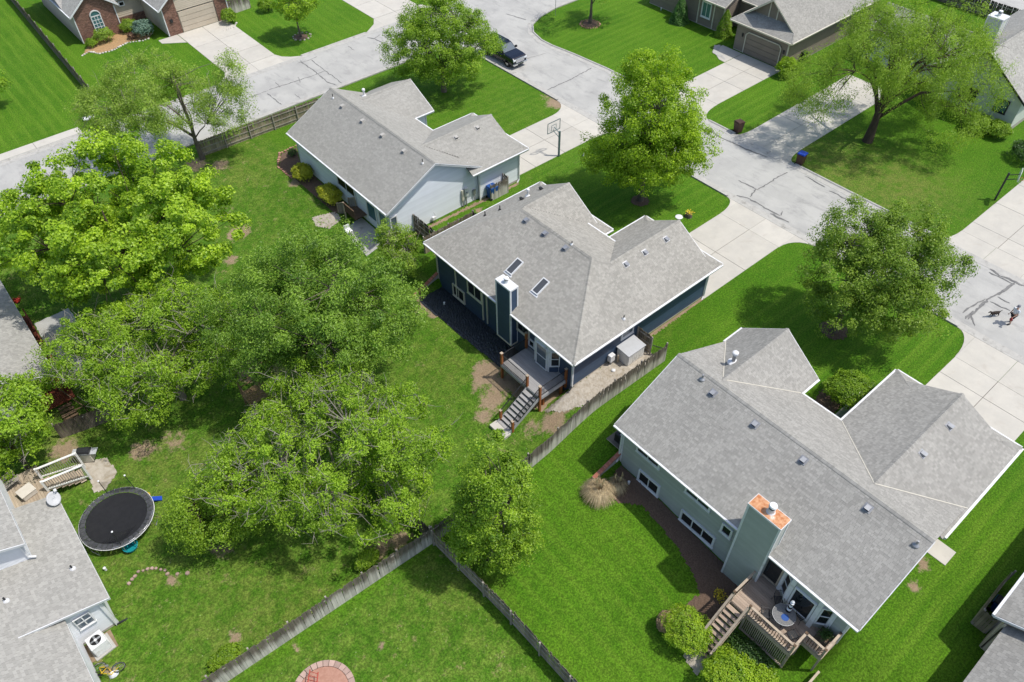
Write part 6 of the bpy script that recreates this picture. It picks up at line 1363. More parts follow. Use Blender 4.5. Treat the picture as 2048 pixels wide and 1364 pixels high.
def cap_pipe(label, x, y, s=.07, h=.22, mat='white_trim', tilt=0):
    T = thing('cleanout_pipe', label, 'pipe', (x, y, hz(x, y)), group='white pipe caps in the yards')
    MB().lathe([(s, -.05), (s, h), (s*1.2, h), (s*1.2, h+.06), (s*.4, h+.07)], (0, 0, 0), 10).build('pipe', mat, T, local=True)
    MB().lathe([(s*.35, h+.07), (s*.3, h+.10)], (0, 0, 0), 6).build('plug', mat, T, local=True)
cap_pipe('white pipe cap standing in the mulch behind the sage house', *(22.39, 15.57, -0.96)[:2]); cap_pipe('white pipe cap on the black plastic sheet', 23.4, 35.9); cap_pipe('white pipe cap on the lawn beside the white house', *(-4.61, 31.90, -1.95)[:2])
cap_pipe('tiny white pipe cap on the lawn beyond the street', *(73.23, 58.72, 0.00)[:2]); cap_pipe('tiny white pipe cap on the lawn beside the hoop driveway', *(44.49, 42.49, 0.00)[:2])

# ------------------------------------------------------------------ basketball hoops
def hoop(label, x, y, rz, pole, board, h=3.05, net=True, solid=False):
    T = thing('basketball_hoop', label, 'basketball hoop', (x, y, 0), rz, 'driveway basketball hoops')
    MB().box(-.07, -.07, -.05, .07, .07, h + .25).build('pole', pole, T, local=True)
    for z in (h - .1, h + .35): MB().beam((0, 0, z - .3), (0, -.75, z), .05, .05).build('arm', pole, T, local=True)
    b = MB()
    if solid:
        pts = [(-.6, 0), (.6, 0), (.68, .35), (.5, .75), (.2, .9), (-.2, .9), (-.5, .75), (-.68, .35)]
        b.slab([(x_, -.78, h - .05 + z_) for x_, z_ in pts], (0, .03, 0)); b.build('backboard', board, T, local=True)
    else:
        for z in (h - .1, h + .9): b.beam((-.75, -.78, z), (.75, -.78, z), .04, .05)
        for x_ in (-.75, .75): b.beam((x_, -.78, h - .1), (x_, -.78, h + .9), .04, .05)
        for x_ in (-.28, .28): b.beam((x_, -.78, h), (x_, -.78, h + .55), .03, .03)
        b.beam((-.28, -.78, h + .55), (.28, -.78, h + .55), .03, .03); b.build('backboard', pole, T, local=True)
        MB().box(-.74, -.775, h - .09, .74, -.769, h + .89).build('clear_panel', 'clear_acrylic', T, local=True)
    rim = [(.23*math.cos(a*math.pi/8), -1.06 + .23*math.sin(a*math.pi/8), h) for a in range(17)]
    MB().tube(rim, .012, 5, False).build('rim', 'metal_grey' if not solid else 'red_plastic', T, local=True); MB().beam((0, -.78, h), (0, -.85, h), .1, .03).build('bracket', 'metal_dark', T, local=True)
    nt = MB()
    for a in range(8): nt.tube([(.23*math.cos(a*.785), -1.06 + .23*math.sin(a*.785), h), (.13*math.cos(a*.785 + .4), -1.06 + .13*math.sin(a*.785 + .4), h - .4)], .007, 3, False)
    nt.build('net', 'cloth_white', T, local=True)['kind'] = 'stuff'
mk('hoop_green', (.10, .16, .17), None, rough=.5, metal=.3)
hoop('grey-green basketball hoop with clear board beside the pale blue house driveway', 42.78, 43.95, math.pi, 'hoop_green', 'safety_net', 2.35)
hoop('black basketball hoop with white board at the right edge driveway', 66.3, 14.45, math.radians(20), 'metal_dark', 'white_gloss', 2.5, solid=True)

# ------------------------------------------------------------------ street things
sl = thing('street_lamp', 'grey street lamp with flat white head beyond the maple', 'street lamp', (13.2, 73.0, 0))
MB().tube([(13.25, 73.6, -.1), (13.25, 73.6, 2.4), (13.3, 73.9, 3.0)], [.07, .055, .04], 8).build('pole', 'metal_grey', sl); MB().box(13.0, 73.5, 2.95, 13.55, 74.2, 3.07).build('lamp_head', 'metal_white', sl, bevel=.02)
wp = thing('white_signboard', 'white rectangular board at the kerb of the striped lawn', 'signboard', (12.2, 79.4, 0))
MB().box(11.7, 79.0, .1, 12.75, 79.55, .3).build('board', 'white_gloss', wp, bevel=.03); MB().box(11.9, 79.1, 0, 12.5, 79.45, .1).build('stand', 'metal_grey', wp)
sp = thing('sign_pole', 'thin street sign pole at the kerb corner near the top edge', 'pole', (62.7, 66.0, 0))
MB().tube([(62.7, 68.0-2.0, -.1), (62.7, 66.0, 2.3)], .03, 6).build('pole', 'metal_grey', sp); MB().box(62.45, 65.98, 2.0, 62.95, 66.02, 2.5).build('sign_plate', 'metal_white', sp)
tag(MB().lathe([(.32, 0), (.33, .03), (.28, .05), (.08, .055)], (*(44.19, 30.62, -0.00)[:2], 0), 14).build('manhole_cover', 'metal_white'), 'round pale green utility cover on the navy house lawn', 'cover')
st = thing('stump_planter', 'small stump planter with yellow flowers near the navy house driveway', 'planter', (44.84, 30.15, 0.00))
MB().lathe([(.34, -.05), (.30, .1), (.27, .32), (.2, .33)], (0, 0, 0), 12).build('stump', 'bark_grey', st, local=True)
fl = MB(); r_ = random.Random(3)
for i in range(60): fl.obox((r_.gauss(0, .16), r_.gauss(0, .16), .36 + r_.uniform(0, .14)), (.035, 0, r_.gauss(0, .015)), (0, .035, r_.gauss(0, .015)), (0, 0, .004))
fl.build('flowers', 'flower_yellow', st, local=True)['kind'] = 'stuff'
gp = thing('garden_post_lamp', 'thin white post lamp by the far fence at the top right', 'lamp', (98.73, 28.67, -0.00))
MB().tube([(0, 0, 0), (0, 0, 1.8)], .04, 6).build('post', 'metal_white', gp, local=True); MB().lathe([(.16, 1.75), (.22, 1.85), (.1, 2.05)], (0, 0, 0), 10).build('lamp_head', 'flue_white', gp, local=True)
ye = thing('yellow_flowers', 'small yellow flowering plant in the bed below the sage house chimney', 'plant', (21.3, 7.35, hz(21.3, 7.35)))
yf = MB()
for i in range(90): yf.obox((r_.gauss(0, .18), r_.gauss(0, .18), r_.uniform(.05, .35)), (.03, 0, r_.gauss(0, .02)), (0, .03, r_.gauss(0, .02)), (0, 0, .004))
yf.build('flowers', 'flower_yellow', ye, local=True)['kind'] = 'stuff'; MB().tube([(0, 0, 0), (0, 0, .3)], .02, 5).build('stem', 'bark_brown', ye, local=True)
dd = thing('dead_branch_pile', 'dead straw-brown foliage on the side of the clipped hedge ball', 'dead foliage', (17.9, 8.1, hz(17.9, 8.1)))
rs = np.random.default_rng(5); n_ = 2600
dv = rs.normal(0, 1, (n_, 3)); dv /= np.linalg.norm(dv, axis=1, keepdims=True); Pp = np.array([17.85, 8.25, hz(17.9, 8.1) + .75]) + dv * [.62, .55, .62] * rs.uniform(.8, 1.05, (n_, 1))
V, Q, tt = leaves(Pp, dv, np.full(n_, .11), rs, np.full(n_, .5)); np_obj('dead_leaves', V, Q, 'dead_leaf', dd)

# ------------------------------------------------------------------ pickup truck
def pickup():
    T = thing('parked_car', 'black SUV with chrome grille parked at the kerb under the tree', 'car', (51.2, 62.0, .02), math.radians(180))
    def loft(secs, name, mat, par=T, smooth=False, bev=0):
        """closed body from cross-sections (y, [(x, z)...])"""
        mb = MB(); k = len(secs[0][1])
        for y, pr in secs: mb.v += [(x, y, z) for x, z in pr]
        for i in range(len(secs)-1):
            for j in range(k): a, b = i*k+j, i*k+(j+1) % k; mb.f.append((a, b, b+k, a+k))
        mb.f.append(tuple(reversed(range(k)))); mb.f.append(tuple((len(secs)-1)*k + j for j in range(k)))
        return mb.build(name, mat, par, local=True, bevel=bev)
    W = 1.0
    def sec(zb, zt, w, ch=.09): return [(-w, zb), (w, zb), (w, zt - ch), (w - ch*.9, zt), (-w + ch*.9, zt), (-w, zt - ch)]
    loft([(2.85, sec(.50, 1.08, .90)), (2.7, sec(.42, 1.18, .97)), (2.2, sec(.42, 1.24, .99)), (1.2, sec(.42, 1.28, .99)), (1.15, sec(.42, 1.14, .99)), (-1.0, sec(.42, 1.14, .99)), (-1.05, sec(.42, 1.18, .99)), (-2.8, sec(.46, 1.18, .98)), (-2.9, sec(.55, 1.14, .94))], 'body', 'car_paint', bev=.03)
    def cab(w, z): return [(-w, z), (w, z)]
    c = loft([(1.25, [(-.92, 1.12), (.92, 1.12), (.88, 1.2), (-.88, 1.2)]), (.55, [(-.94, 1.12), (.94, 1.12), (.76, 1.84), (-.76, 1.84)]), (-.1, [(-.94, 1.12), (.94, 1.12), (.76, 1.92), (-.76, 1.92)]), (-2.3, [(-.94, 1.12), (.94, 1.12), (.76, 1.88), (-.76, 1.88)]), (-2.8, [(-.92, 1.12), (.92, 1.12), (.84, 1.3), (-.84, 1.3)])], 'cab', 'car_paint', bev=.03)
    MB().slab([(-.80, 1.19, 1.255), (.80, 1.19, 1.255), (.68, .60, 1.80), (-.68, .60, 1.80)], (0, .015, .02)).build('windscreen', 'glass_sky', c, local=True)
    for s in (-1, 1):
        MB().slab([(s*.905, 1.0, 1.3), (s*.905, -2.1, 1.3), (s*.795, -1.9, 1.78), (s*.80, .55, 1.76)], (s*.02, 0, .004)).build('side_window', 'glass_dark', c, local=True)
        MB().box(s*.95, .85, 1.25, s*1.22, 1.05, 1.45).build('mirror', 'black_plastic', T, local=True, bevel=.03)
        MB().box(s*.60, 2.80, .86, s*.93, 2.90, 1.06).build('headlight', 'headlight', T, local=True, bevel=.02)
        for y in (1.85, -1.85):
            MB().lathe([(.30, -.13), (.40, -.12), (.40, .12), (.30, .13)], (0, 0, 0), 18).v
            t = MB(); n = 18; V = []
            prof = [(.24, -.13), (.37, -.13), (.40, -.09), (.40, .09), (.37, .13), (.24, .13)]
            for rr_, xx in prof: V += [(s*.88 + xx, y + rr_*math.cos(k*2*math.pi/n), .40 + rr_*math.sin(k*2*math.pi/n)) for k in range(n)]
            F = [(i*n+k, i*n+(k+1) % n, (i+1)*n+(k+1) % n, (i+1)*n+k) for i in range(5) for k in range(n)]
            w = MB().add(V, F).build('wheel', 'rubber', T, local=True)
            MB().tube([(s*.88 - .1, y, .4), (s*.88 + s*.11, y, .4)], .24, 14).build('rim', 'steel', w, local=True)
    MB().box(-.58, 2.84, .66, .58, 2.92, 1.10).build('grille', 'chrome', T, local=True, bevel=.03)
    for i in range(4): MB().box(-.54, 2.915, .70 + i*.1, .54, 2.93, .74 + i*.1).build('grille_bar', 'metal_grey', T, local=True)
    MB().box(-.95, 2.80, .42, .95, 3.0, .60).build('bumper', 'chrome', T, local=True, bevel=.04)
    MB().box(-.4, 3.0, .46, .4, 3.02, .56).build('intake', 'black_plastic', T, local=True)
    for s in (-.66, .66): MB().beam((s, .3, 1.955), (s, -2.2, 1.935), .05, .05).build('roof_rail', 'steel', c, local=True)
    return T
pickup()

# ------------------------------------------------------------------ person and dog on the street
def skinned(name, joints, edges, mat, parent, levels=2):
    me = bpy.data.meshes.new(name); me.from_pydata([j[:3] for j in joints], edges, [])
    o = bpy.data.objects.new(name, me); C.objects.link(o); o.parent = parent
    m = o.modifiers.new('skin', 'SKIN'); m.use_smooth_shade = True
    sv = me.skin_vertices[0].data if me.skin_vertices else None
    if sv is None:
        bm = bmesh.new(); bm.from_mesh(me); bm.verts.layers.skin.verify(); bm.to_mesh(me); bm.free(); sv = me.skin_vertices[0].data
    for i, j in enumerate(joints): sv[i].radius = (j[3], j[4] if len(j) > 4 else j[3]); sv[i].use_root = (i == 0)
    s = o.modifiers.new('sub', 'SUBSURF'); s.levels = levels; s.render_levels = levels
    me.materials.append(MATS[mat]); return o
pr = thing('person', 'person in white shirt, dark shorts and grey cap walking with a red bag', 'person', (52.6, 6.65, .02), math.radians(70))
J = [(0, 0, .93, .15, .12), (0, .02, 1.15, .145, .11), (0, .03, 1.36, .17, .11), (0, .05, 1.50, .06), (0, .07, 1.60, .055), (0, .08, 1.68, .09, .10), (0, .08, 1.77, .07, .08),
     (-.10, .0, .88, .10), (-.10, .17, .50, .065), (-.10, .02, .10, .042), (-.10, .15, .04, .035), (.10, 0, .88, .10), (.10, -.10, .50, .065), (.10, -.34, .14, .042), (.10, -.26, .05, .035),
     (-.21, .03, 1.40, .055), (-.26, .12, 1.15, .042), (-.24, .32, 1.02, .033), (-.23, .40, 1.0, .026), (.21, .03, 1.40, .055), (.26, -.04, 1.14, .042), (.25, .12, .93, .033), (.25, .17, .87, .026)]
E_ = [(0, 1), (1, 2), (2, 3), (3, 4), (4, 5), (5, 6), (0, 7), (7, 8), (8, 9), (9, 10), (0, 11), (11, 12), (12, 13), (13, 14), (2, 15), (15, 16), (16, 17), (17, 18), (2, 19), (19, 20), (20, 21), (21, 22)]
skinned('body', J, E_, 'skin', pr)
skinned('shirt', [(0, 0, .95, .175, .14), (0, .02, 1.15, .17, .135), (0, .03, 1.36, .195, .135), (0, .045, 1.46, .085), (-.215, .03, 1.41, .075), (-.25, .09, 1.24, .066), (.215, .03, 1.41, .075), (.25, -.01, 1.24, .066)], [(0, 1), (1, 2), (2, 3), (2, 4), (4, 5), (2, 6), (6, 7)], 'cloth_white', pr)
skinned('shorts', [(0, 0, .95, .178, .145), (-.10, 0, .86, .125), (-.10, .12, .58, .105), (.10, 0, .86, .125), (.10, -.07, .58, .105)], [(0, 1), (1, 2), (0, 3), (3, 4)], 'cloth_dark', pr)
cp = MB().lathe([(.108, 1.72), (.112, 1.76), (.09, 1.84), (.03, 1.875)], (0, .08, 0), 14, 1, 1.12); cp.box(-.08, .17, 1.735, .08, .29, 1.75); cp.build('cap', 'cloth_grey', pr, local=True, smooth=False)
for x_, y_, z_ in ((-.10, .10, .0), (.10, -.30, .03)): MB().box(x_-.05, y_-.12, z_, x_+.05, y_+.16, z_+.09).build('shoe', 'cloth_dark', pr, local=True, bevel=.03)
for k in range(5):
    for sx, hy, hzz in ((-.23, .42, .985), (.25, .185, .84)): MB().tube([(sx + (k-2)*.016, hy, hzz), (sx + (k-2)*.018, hy + .05, hzz - .03), (sx + (k-2)*.018, hy + (.06 if k else .03), hzz - .07)], [.010, .009, .007], 5).build('finger', 'skin', pr, local=True)
rb = thing('red_bag', 'small red bag held by the person on the street', 'bag', (52.6, 6.65, .02), math.radians(70))
MB().lathe([(.04, .70), (.10, .71), (.115, .80), (.085, .90), (.03, .93)], (-.23, .46, 0), 12, 1, .7).build('pouch', 'cloth_red', rb, local=True, smooth=True); MB().tube([(-.29, .46, .88), (-.235, .44, 1.0), (-.17, .46, .88)], .012, 5).build('strap', 'cloth_red', rb, local=True)
dg = thing('dog', 'small black dog walking ahead of the person on the street', 'dog', (52.45, 7.75, .02), math.radians(60))
DJ = [(0, 0, .36, .11, .13), (0, -.18, .36, .10, .11), (0, -.32, .37, .09, .10), (0, .16, .37, .11, .13), (0, .28, .42, .075), (0, .36, .50, .065), (0, .44, .52, .06), (0, .54, .49, .035), (0, .60, .485, .025),
      (-.07, .18, .24, .05), (-.07, .17, .13, .026), (-.07, .20, .02, .026), (.07, .18, .24, .05), (.07, .22, .13, .026), (.07, .25, .02, .026), (-.07, -.26, .27, .06), (-.07, -.36, .15, .028), (-.07, -.33, .02, .026), (.07, -.26, .27, .06), (.07, -.34, .15, .028), (.07, -.30, .02, .026), (0, -.42, .44, .025), (0, -.54, .54, .014)]
DE = [(0, 1), (1, 2), (0, 3), (3, 4), (4, 5), (5, 6), (6, 7), (7, 8), (3, 9), (9, 10), (10, 11), (3, 12), (12, 13), (13, 14), (2, 15), (15, 16), (16, 17), (2, 18), (18, 19), (19, 20), (2, 21), (21, 22)]
skinned('body', DJ, DE, 'fur_black', dg)
for s in (-1, 1): MB().add([(s*.03, .40, .56), (s*.075, .42, .55), (s*.07, .40, .46)], [(0, 1, 2)]).build('ear', 'fur_black', dg, local=True)
MB().tube([(.0, .27, .34), (.075, .30, .44), (0, .30, .51), (-.075, .30, .44), (.0, .27, .34)], .012, 5, False).build('collar', 'cloth_grey', dg, local=True)

# ------------------------------------------------------------------ trampoline and the white-house yard
tz = hz(-2.7, 34.2); TC = Vector((-2.75, 34.25, tz)); TR = 2.1; RZ = .85
tr = thing('trampoline', 'round black trampoline with sagging safety net beside the white house', 'trampoline', TC)
ring = lambda r_, z, n=40: [(r_*math.cos(a*2*math.pi/n), r_*math.sin(a*2*math.pi/n), z) for a in range(n+1)]
MB().tube(ring(TR, RZ), .035, 8, False).build('frame', 'steel', tr, local=True, smooth=True)
MB().lathe([(.02, RZ - .06), (TR*.5, RZ - .045), (TR*.84, RZ + .0), (TR*.84, RZ - .012), (.02, RZ - .075)], (0, 0, 0), 40).build('mat', 'trampoline_mat', tr, local=True)
pad = MB(); n = 40
for a in range(n):
    a0, a1 = a*2*math.pi/n, (a+1)*2*math.pi/n - .012
    pad.add([(r_*math.cos(q), r_*math.sin(q), z) for r_, z in ((TR*.85, RZ + .02), (TR*.97, RZ + .05 + .012*(a % 3)), (TR*1.03, RZ + .01)) for q in (a0, a1)], [(0, 1, 3, 2), (2, 3, 5, 4)])
pad.build('spring_pad', 'trampoline_pad', tr, local=True)
MB().tube(ring(TR*1.035, RZ - .03), .022, 6, False).build('pad_edge', 'metal_white', tr, local=True)
for k in range(6):
    a = k*math.pi/3 + .3; MB().tube([(TR*math.cos(a), TR*math.sin(a), RZ), (TR*1.02*math.cos(a), TR*1.02*math.sin(a), .02), (TR*1.02*math.cos(a + .3), TR*1.02*math.sin(a + .3), .02), (TR*math.cos(a + .3), TR*math.sin(a + .3), RZ)], .025, 6).build('leg', 'steel', tr, local=True)
ps = [(.25, 2.55, 2.45), (2.0, .95, 2.55), (-.55, -1.95, 2.3)]
tops = []
for x_, y_, h_ in ((.22, 2.12, 2.3), (1.7, 1.28, 2.45), (-.5, -2.05, 2.2)):
    e = (x_*.93, y_*.93, h_); MB().tube([(x_*1.0, y_*1.0, .1), e], .022, 6).build('net_post', 'metal_dark', tr, local=True); MB().lathe([(.05, 0), (.06, .05), (.02, .09)], e, 8).build('post_cap', 'white_gloss', tr, local=True); tops.append(e)
def net(name, a, b, sag, za=RZ, segs=10):
    mb = MB()
    for i in range(segs + 1):
        t_ = i/segs; x_, y_ = a[0] + (b[0]-a[0])*t_, a[1] + (b[1]-a[1])*t_; zt = a[2] + (b[2]-a[2])*t_ - sag*4*t_*(1-t_)
        mb.v += [(x_, y_, zt), (x_*1.02, y_*1.02, za + .02)]
    mb.f += [(2*i, 2*i+1, 2*i+3, 2*i+2) for i in range(segs)]
    mb.build(name, 'safety_net', tr, local=True)
net('safety_net', tops[0], tops[1], .25)
cg = tops[2]; gz = [(-1.95, -.4, RZ + .25), (cg[0], cg[1], cg[2]), (1.9, -.6, RZ + .2)]
net('safety_net', gz[0], gz[1], .75); net('safety_net', gz[1], gz[2], .8)
tq = thing('teal_tub', 'teal plastic tub half under the trampoline', 'tub', (-2.9, 32.3, tz))
MB().lathe([(.32, 0), (.42, .3), (.45, .32), (.38, .3), (.28, .05)], (0, 0, 0), 16).build('tub', 'teal_plastic', tq, local=True); MB().tube(ring(.44, .32, 16), .02, 5, False).build('rim', 'teal_plastic', tq, local=True)
ty = thing('toy_slide', 'small blue and orange toy at the right side of the trampoline', 'toy', (-.35, 34.9, tz))
MB().beam((-.3, -.3, .3), (.25, -.5, .05), .3, .08).build('slide', 'blue_lid', ty, local=True); MB().lathe([(.05, .1), (.18, .25), (.18, .4), (.05, .5)], (-.35, .1, 0), 12).build('ball', 'yellow_paint', ty, local=True, smooth=True)
# deck, steps and grill of the white house
D4 = thing('deck', 'old bleached timber deck with white stair rails at the white house', 'deck', (-6.5, 39.5, tz))
for i in range(15): MB().box(-7.6 + i*.16 + .005, 36.45, -.95, -7.6 + (i+1)*.16 - .005, 41.2, -.9).build('deck_board', 'old_deck', D4)
for a, b in (((-5.2, 36.5), (-5.2, 38.6)),): MB().beam((*a, -1.1), (*b, -1.1), .05, .3).build('rim_joist', 'grey_wood', D4)
for i in range(6): MB().box(-5.2 + i*.33, 38.75, -1.0 - i*.16, -4.85 + i*.33, 39.9, -.96 - i*.16).build('tread', 'old_deck', D4)
for y_ in (38.75, 39.95):
    MB().beam((-5.25, y_, .05), (-2.95, y_, -.35), .14, .05).build('top_rail', 'resin_white', D4); MB().beam((-5.2, y_, -.75), (-3.0, y_, -1.5), .06, .09).build('bottom_rail', 'resin_white', D4)
    for i in range(17): x_ = -5.15 + i*.13; t_ = i/16; MB().beam((x_, y_, -.75 - .72*t_), (x_, y_, .03 - .37*t_), .04, .04, (1, 0, 0)).build('baluster', 'grey_wood', D4)
    for x_, z0_, z1_ in ((-5.25, -1.9, .12), (-2.95, -1.95, -.3)): MB().box(x_-.06, y_-.06, z0_, x_+.06, y_+.06, z1_).build('post', 'resin_white', D4)
cb = thing('cushion_box', 'cream deck box on the bleached timber deck', 'deck box', (-6.2, 39.2, -.9))
MB().obox((-6.25, 39.25, -.68), (.42, .1, 0), (-.09, .36, 0), (0, 0, .2)).build('box', 'cushion', cb, bevel=.05); MB().obox((-6.25, 39.25, -.46), (.45, .11, 0), (-.1, .39, 0), (0, 0, .03)).build('lid', 'cushion', cb, bevel=.02)
bq = thing('garden_bench', 'grey wooden bench at the edge of the bleached deck', 'bench', (-6.8, 40.6, -.9))
for i in range(4): MB().obox((-6.9 + .02*i, 40.25 + i*.12, -.45), (.6, .15, 0), (-.012, .05, 0), (0, 0, .02)).build('seat_slat', 'grey_wood', bq)
for i in range(3): MB().obox((-6.95, 40.78, -.3 + i*.14), (.6, .15, 0), (-.004, .015, 0), (0, 0, .05)).build('back_slat', 'grey_wood', bq)
for sx in (-1, 1):
    for sy in (0, 1): MB().box(-6.9 + sx*.52 - .04 - sy*.05, 40.2 + sx*.13 + sy*.45, -.9, -6.9 + sx*.52 + .04 - sy*.05, 40.28 + sx*.13 + sy*.45, -.47 + sy*.5).build('leg', 'grey_wood', bq)
gq = thing('gas_grill', 'grey gas barbecue grill on the pad by the white stair rails', 'grill', (-2.5, 40.4, tz), math.radians(-35))
MB().box(-.38, -.28, .1, .38, .28, .82).build('cabinet', 'cream_trim', gq, local=True, bevel=.02); MB().box(-.40, -.30, .82, .40, .30, .92).build('firebox', 'metal_grey', gq, local=True)
hd = MB(); 
for i in range(9):
    a = math.pi*i/8; hd.v += [(-.38, -.28*math.cos(a), .92 + .26*math.sin(a)), (.38, -.28*math.cos(a), .92 + .26*math.sin(a))]
hd.f += [(2*i, 2*i+1, 2*i+3, 2*i+2) for i in range(8)] + [tuple(2*i for i in range(9)), tuple(2*i+1 for i in reversed(range(9)))]
hd.build('hood', 'metal_dark', gq, local=True)
MB().tube([(-.3, -.34, 1.02), (.3, -.34, 1.02)], .02, 6).build('handle', 'steel', gq, local=True)
for s in (-1, 1): MB().box(s*.40, -.26, .86, s*.78, .26, .90).build('side_shelf', 'resin_grey', gq, local=True, bevel=.01)
for sx in (-1, 1):
    for sy in (-1, 1): MB().lathe([(.05, 0), (.05, .1)], (sx*.34, sy*.24, 0), 8).build('castor', 'rubber', gq, local=True)
ds = thing('satellite_dish', 'grey satellite dish on the corner of the white house roof', 'satellite dish', (-4.85, 36.0, 1.1))
dm_ = MB(); 
for i, r_ in enumerate((.02, .15, .28, .38)): dm_.v += [(r_*math.cos(a*math.pi/9), r_*1.15*math.sin(a*math.pi/9), .5*r_*r_) for a in range(18)]
dm_.f += [(i*18+a, i*18+(a+1) % 18, (i+1)*18+(a+1) % 18, (i+1)*18+a) for i in range(3) for a in range(18)] + [tuple(range(18))]
dish = dm_.build('reflector', 'resin_grey', ds, local=True, smooth=True); dish.location = (-.05, -.25, .35); dish.rotation_euler = (math.radians(38), math.radians(18), 0)
sm = dish.modifiers.new('thick', 'SOLIDIFY'); sm.thickness = .02
MB().tube([(0, 0, -.05), (0, 0, .2), (-.05, -.2, .33)], .025, 6).build('mast', 'metal_grey', ds, local=True); MB().tube([(-.05, -.25, .33), (.25, -.1, .75)], .018, 6).build('arm', 'metal_white', ds, local=True); MB().box(.18, -.2, .7, .34, -.02, .82).build('receiver', 'metal_white', ds, local=True, bevel=.02)
def bicycle(label, x, y, z, rz, tilt):
    T = thing('bicycle', label, 'bicycle', (x, y, z), rz); T.rotation_euler = (tilt, 0, rz)
    wy = lambda cx: [(cx + .33*math.cos(a*2*math.pi/24), 0, .34 + .33*math.sin(a*2*math.pi/24)) for a in range(25)]
    for cx in (-.52, .52):
        w = MB().tube(wy(cx), .022, 6, False).build('wheel', 'rubber', T, local=True)
        MB().tube([(cx + .30*math.cos(a*2*math.pi/24), 0, .34 + .30*math.sin(a*2*math.pi/24)) for a in range(25)], .012, 5, False).build('rim', 'chrome', w, local=True)
        sp_ = MB(); [sp_.tube([(cx, 0, .34), (cx + .3*math.cos(k*math.pi/6), 0, .34 + .3*math.sin(k*math.pi/6))], .003, 3, False) for k in range(12)]; sp_.build('spokes', 'steel', w, local=True)
    f = MB()
    for a, b in (((-.52, .34), (-.1, .32)), ((-.1, .32), (-.22, .80)), ((-.52, .34), (-.2, .72)), ((-.2, .74), (.36, .80)), ((-.1, .32), (.38, .72)), ((.35, .85), (.52, .34))): f.tube([(a[0], 0, a[1]), (b[0], 0, b[1])], .022, 7)
    f.build('frame', 'yellow_paint', T, local=True, smooth=True)
    MB().tube([(.28, -.3, 1.0), (.36, -.1, .98), (.34, 0, .92), (.36, .1, .98), (.28, .3, 1.0)], .014, 6).build('handlebar', 'chrome', T, local=True)
    MB().box(-.36, -.07, .82, -.12, .07, .87).build('saddle', 'black_plastic', T, local=True, bevel=.03)
    MB().tube([(-.1, -.1, .32), (-.1, .1, .32)], .08, 12).build('crank', 'steel', T, local=True)
bicycle('yellow bicycle lying on the grass beside the white house', -6.35, 26.3, hz(-6.3, 26.3) + .1, math.radians(-40), math.radians(68))
wb = thing('white_bag', 'crumpled white bag beside the yellow bicycle', 'bag', (-6.5, 25.6, hz(-6.5, 25.6)))
MB().lathe([(.2, 0), (.27, .1), (.2, .24), (.07, .3)], (0, 0, 0), 9, 1, .8).build('sack', 'cloth_white', wb, local=True); MB().lathe([(.05, .3), (.08, .36)], (0, 0, 0), 7).build('knot', 'cloth_white', wb, local=True)

# ------------------------------------------------------------------ playset under the trees
sw = thing('wooden_playset', 'weathered wooden playset half hidden between the yard trees', 'playset', (8.2, 37.4, hz(8.2, 37.4)))
z0 = hz(8.2, 37.4)
for x_, y_ in ((7.4, 36.4), (8.9, 36.4), (7.5, 37.9), (9.0, 37.9)): MB().box(x_-.05, y_-.05, z0 - .1, x_+.05, y_+.05, z0 + 2.3).build('post', 'play_wood', sw)
for i in range(9): MB().box(7.4 + i*.17, 36.4, z0 + 1.25, 7.4 + i*.17 + .155, 37.9, z0 + 1.29).build('floor_board', 'play_wood', sw)
for a, b in (((7.4, 36.4), (8.9, 36.4)), ((7.5, 37.9), (9.0, 37.9)), ((7.4, 36.4), (7.5, 37.9)), ((8.9, 36.4), (9.0, 37.9))):
    MB().beam((*a, z0 + 2.25), (*b, z0 + 2.25), .05, .09).build('top_beam', 'play_wood', sw); MB().beam((*a, z0 + 1.8), (*b, z0 + 1.8), .04, .09).build('guard_rail', 'play_wood', sw)
for i in range(6): MB().beam((7.0 - .02*i, 36.0 - i*.16, z0 + 1.2 - i*.2), (7.7 - .02*i, 36.0 - i*.16, z0 + 1.2 - i*.2), .05, .09).build('ladder_rung', 'grey_wood', sw)
for x_ in (6.95, 7.75): MB().beam((x_, 36.4, z0 + 1.3), (x_ - .15, 35.1, z0), .05, .1).build('ladder_side', 'grey_wood', sw)
MB().beam((9.0, 37.9, z0 + 2.2), (10.6, 39.6, z0 + 2.2), .09, .12).build('swing_beam', 'play_wood', sw)
for s in (-1, 1): MB().beam((10.6, 39.6, z0 + 2.2), (10.6 + s*.7, 39.6 - s*.6, z0), .09, .09).build('swing_leg', 'play_wood', sw)

# ------------------------------------------------------------------ tan deck furniture
tb = thing('patio_table', 'round mosaic patio table on the tan deck', 'table', (21.75, 4.05, .1))
MB().lathe([(.56, .68), (.60, .70), (.58, .725), (.03, .727)], (0, 0, 0), 28).build('table_top', 'mosaic', tb, local=True); MB().tube(ring(.60, .70, 28), .02, 6, False).build('rim', 'steel', tb, local=True)
MB().lathe([(.2, .728), (.2, .735), (.02, .736)], (-.1, -.12, 0), 14).build('blue_inlay', 'blue_plastic', tb, local=True)
for k in range(4): a = k*math.pi/2 + .6; MB().tube([(.35*math.cos(a), .35*math.sin(a), .68), (.12*math.cos(a), .12*math.sin(a), .35), (.42*math.cos(a), .42*math.sin(a), 0)], .02, 6).build('leg', 'metal_dark', tb, local=True)
lh = thing('lighthouse_ornament', 'black and white striped lighthouse ornament standing on the patio table', 'ornament', (22.1, 4.05, .83))
for i in range(5): MB().lathe([(.15 - .018*i, i*.17), (.133 - .018*i, (i+1)*.17)], (0, 0, 0), 12).build('band', 'black_gloss' if i % 2 == 0 else 'white_gloss', lh, local=True)
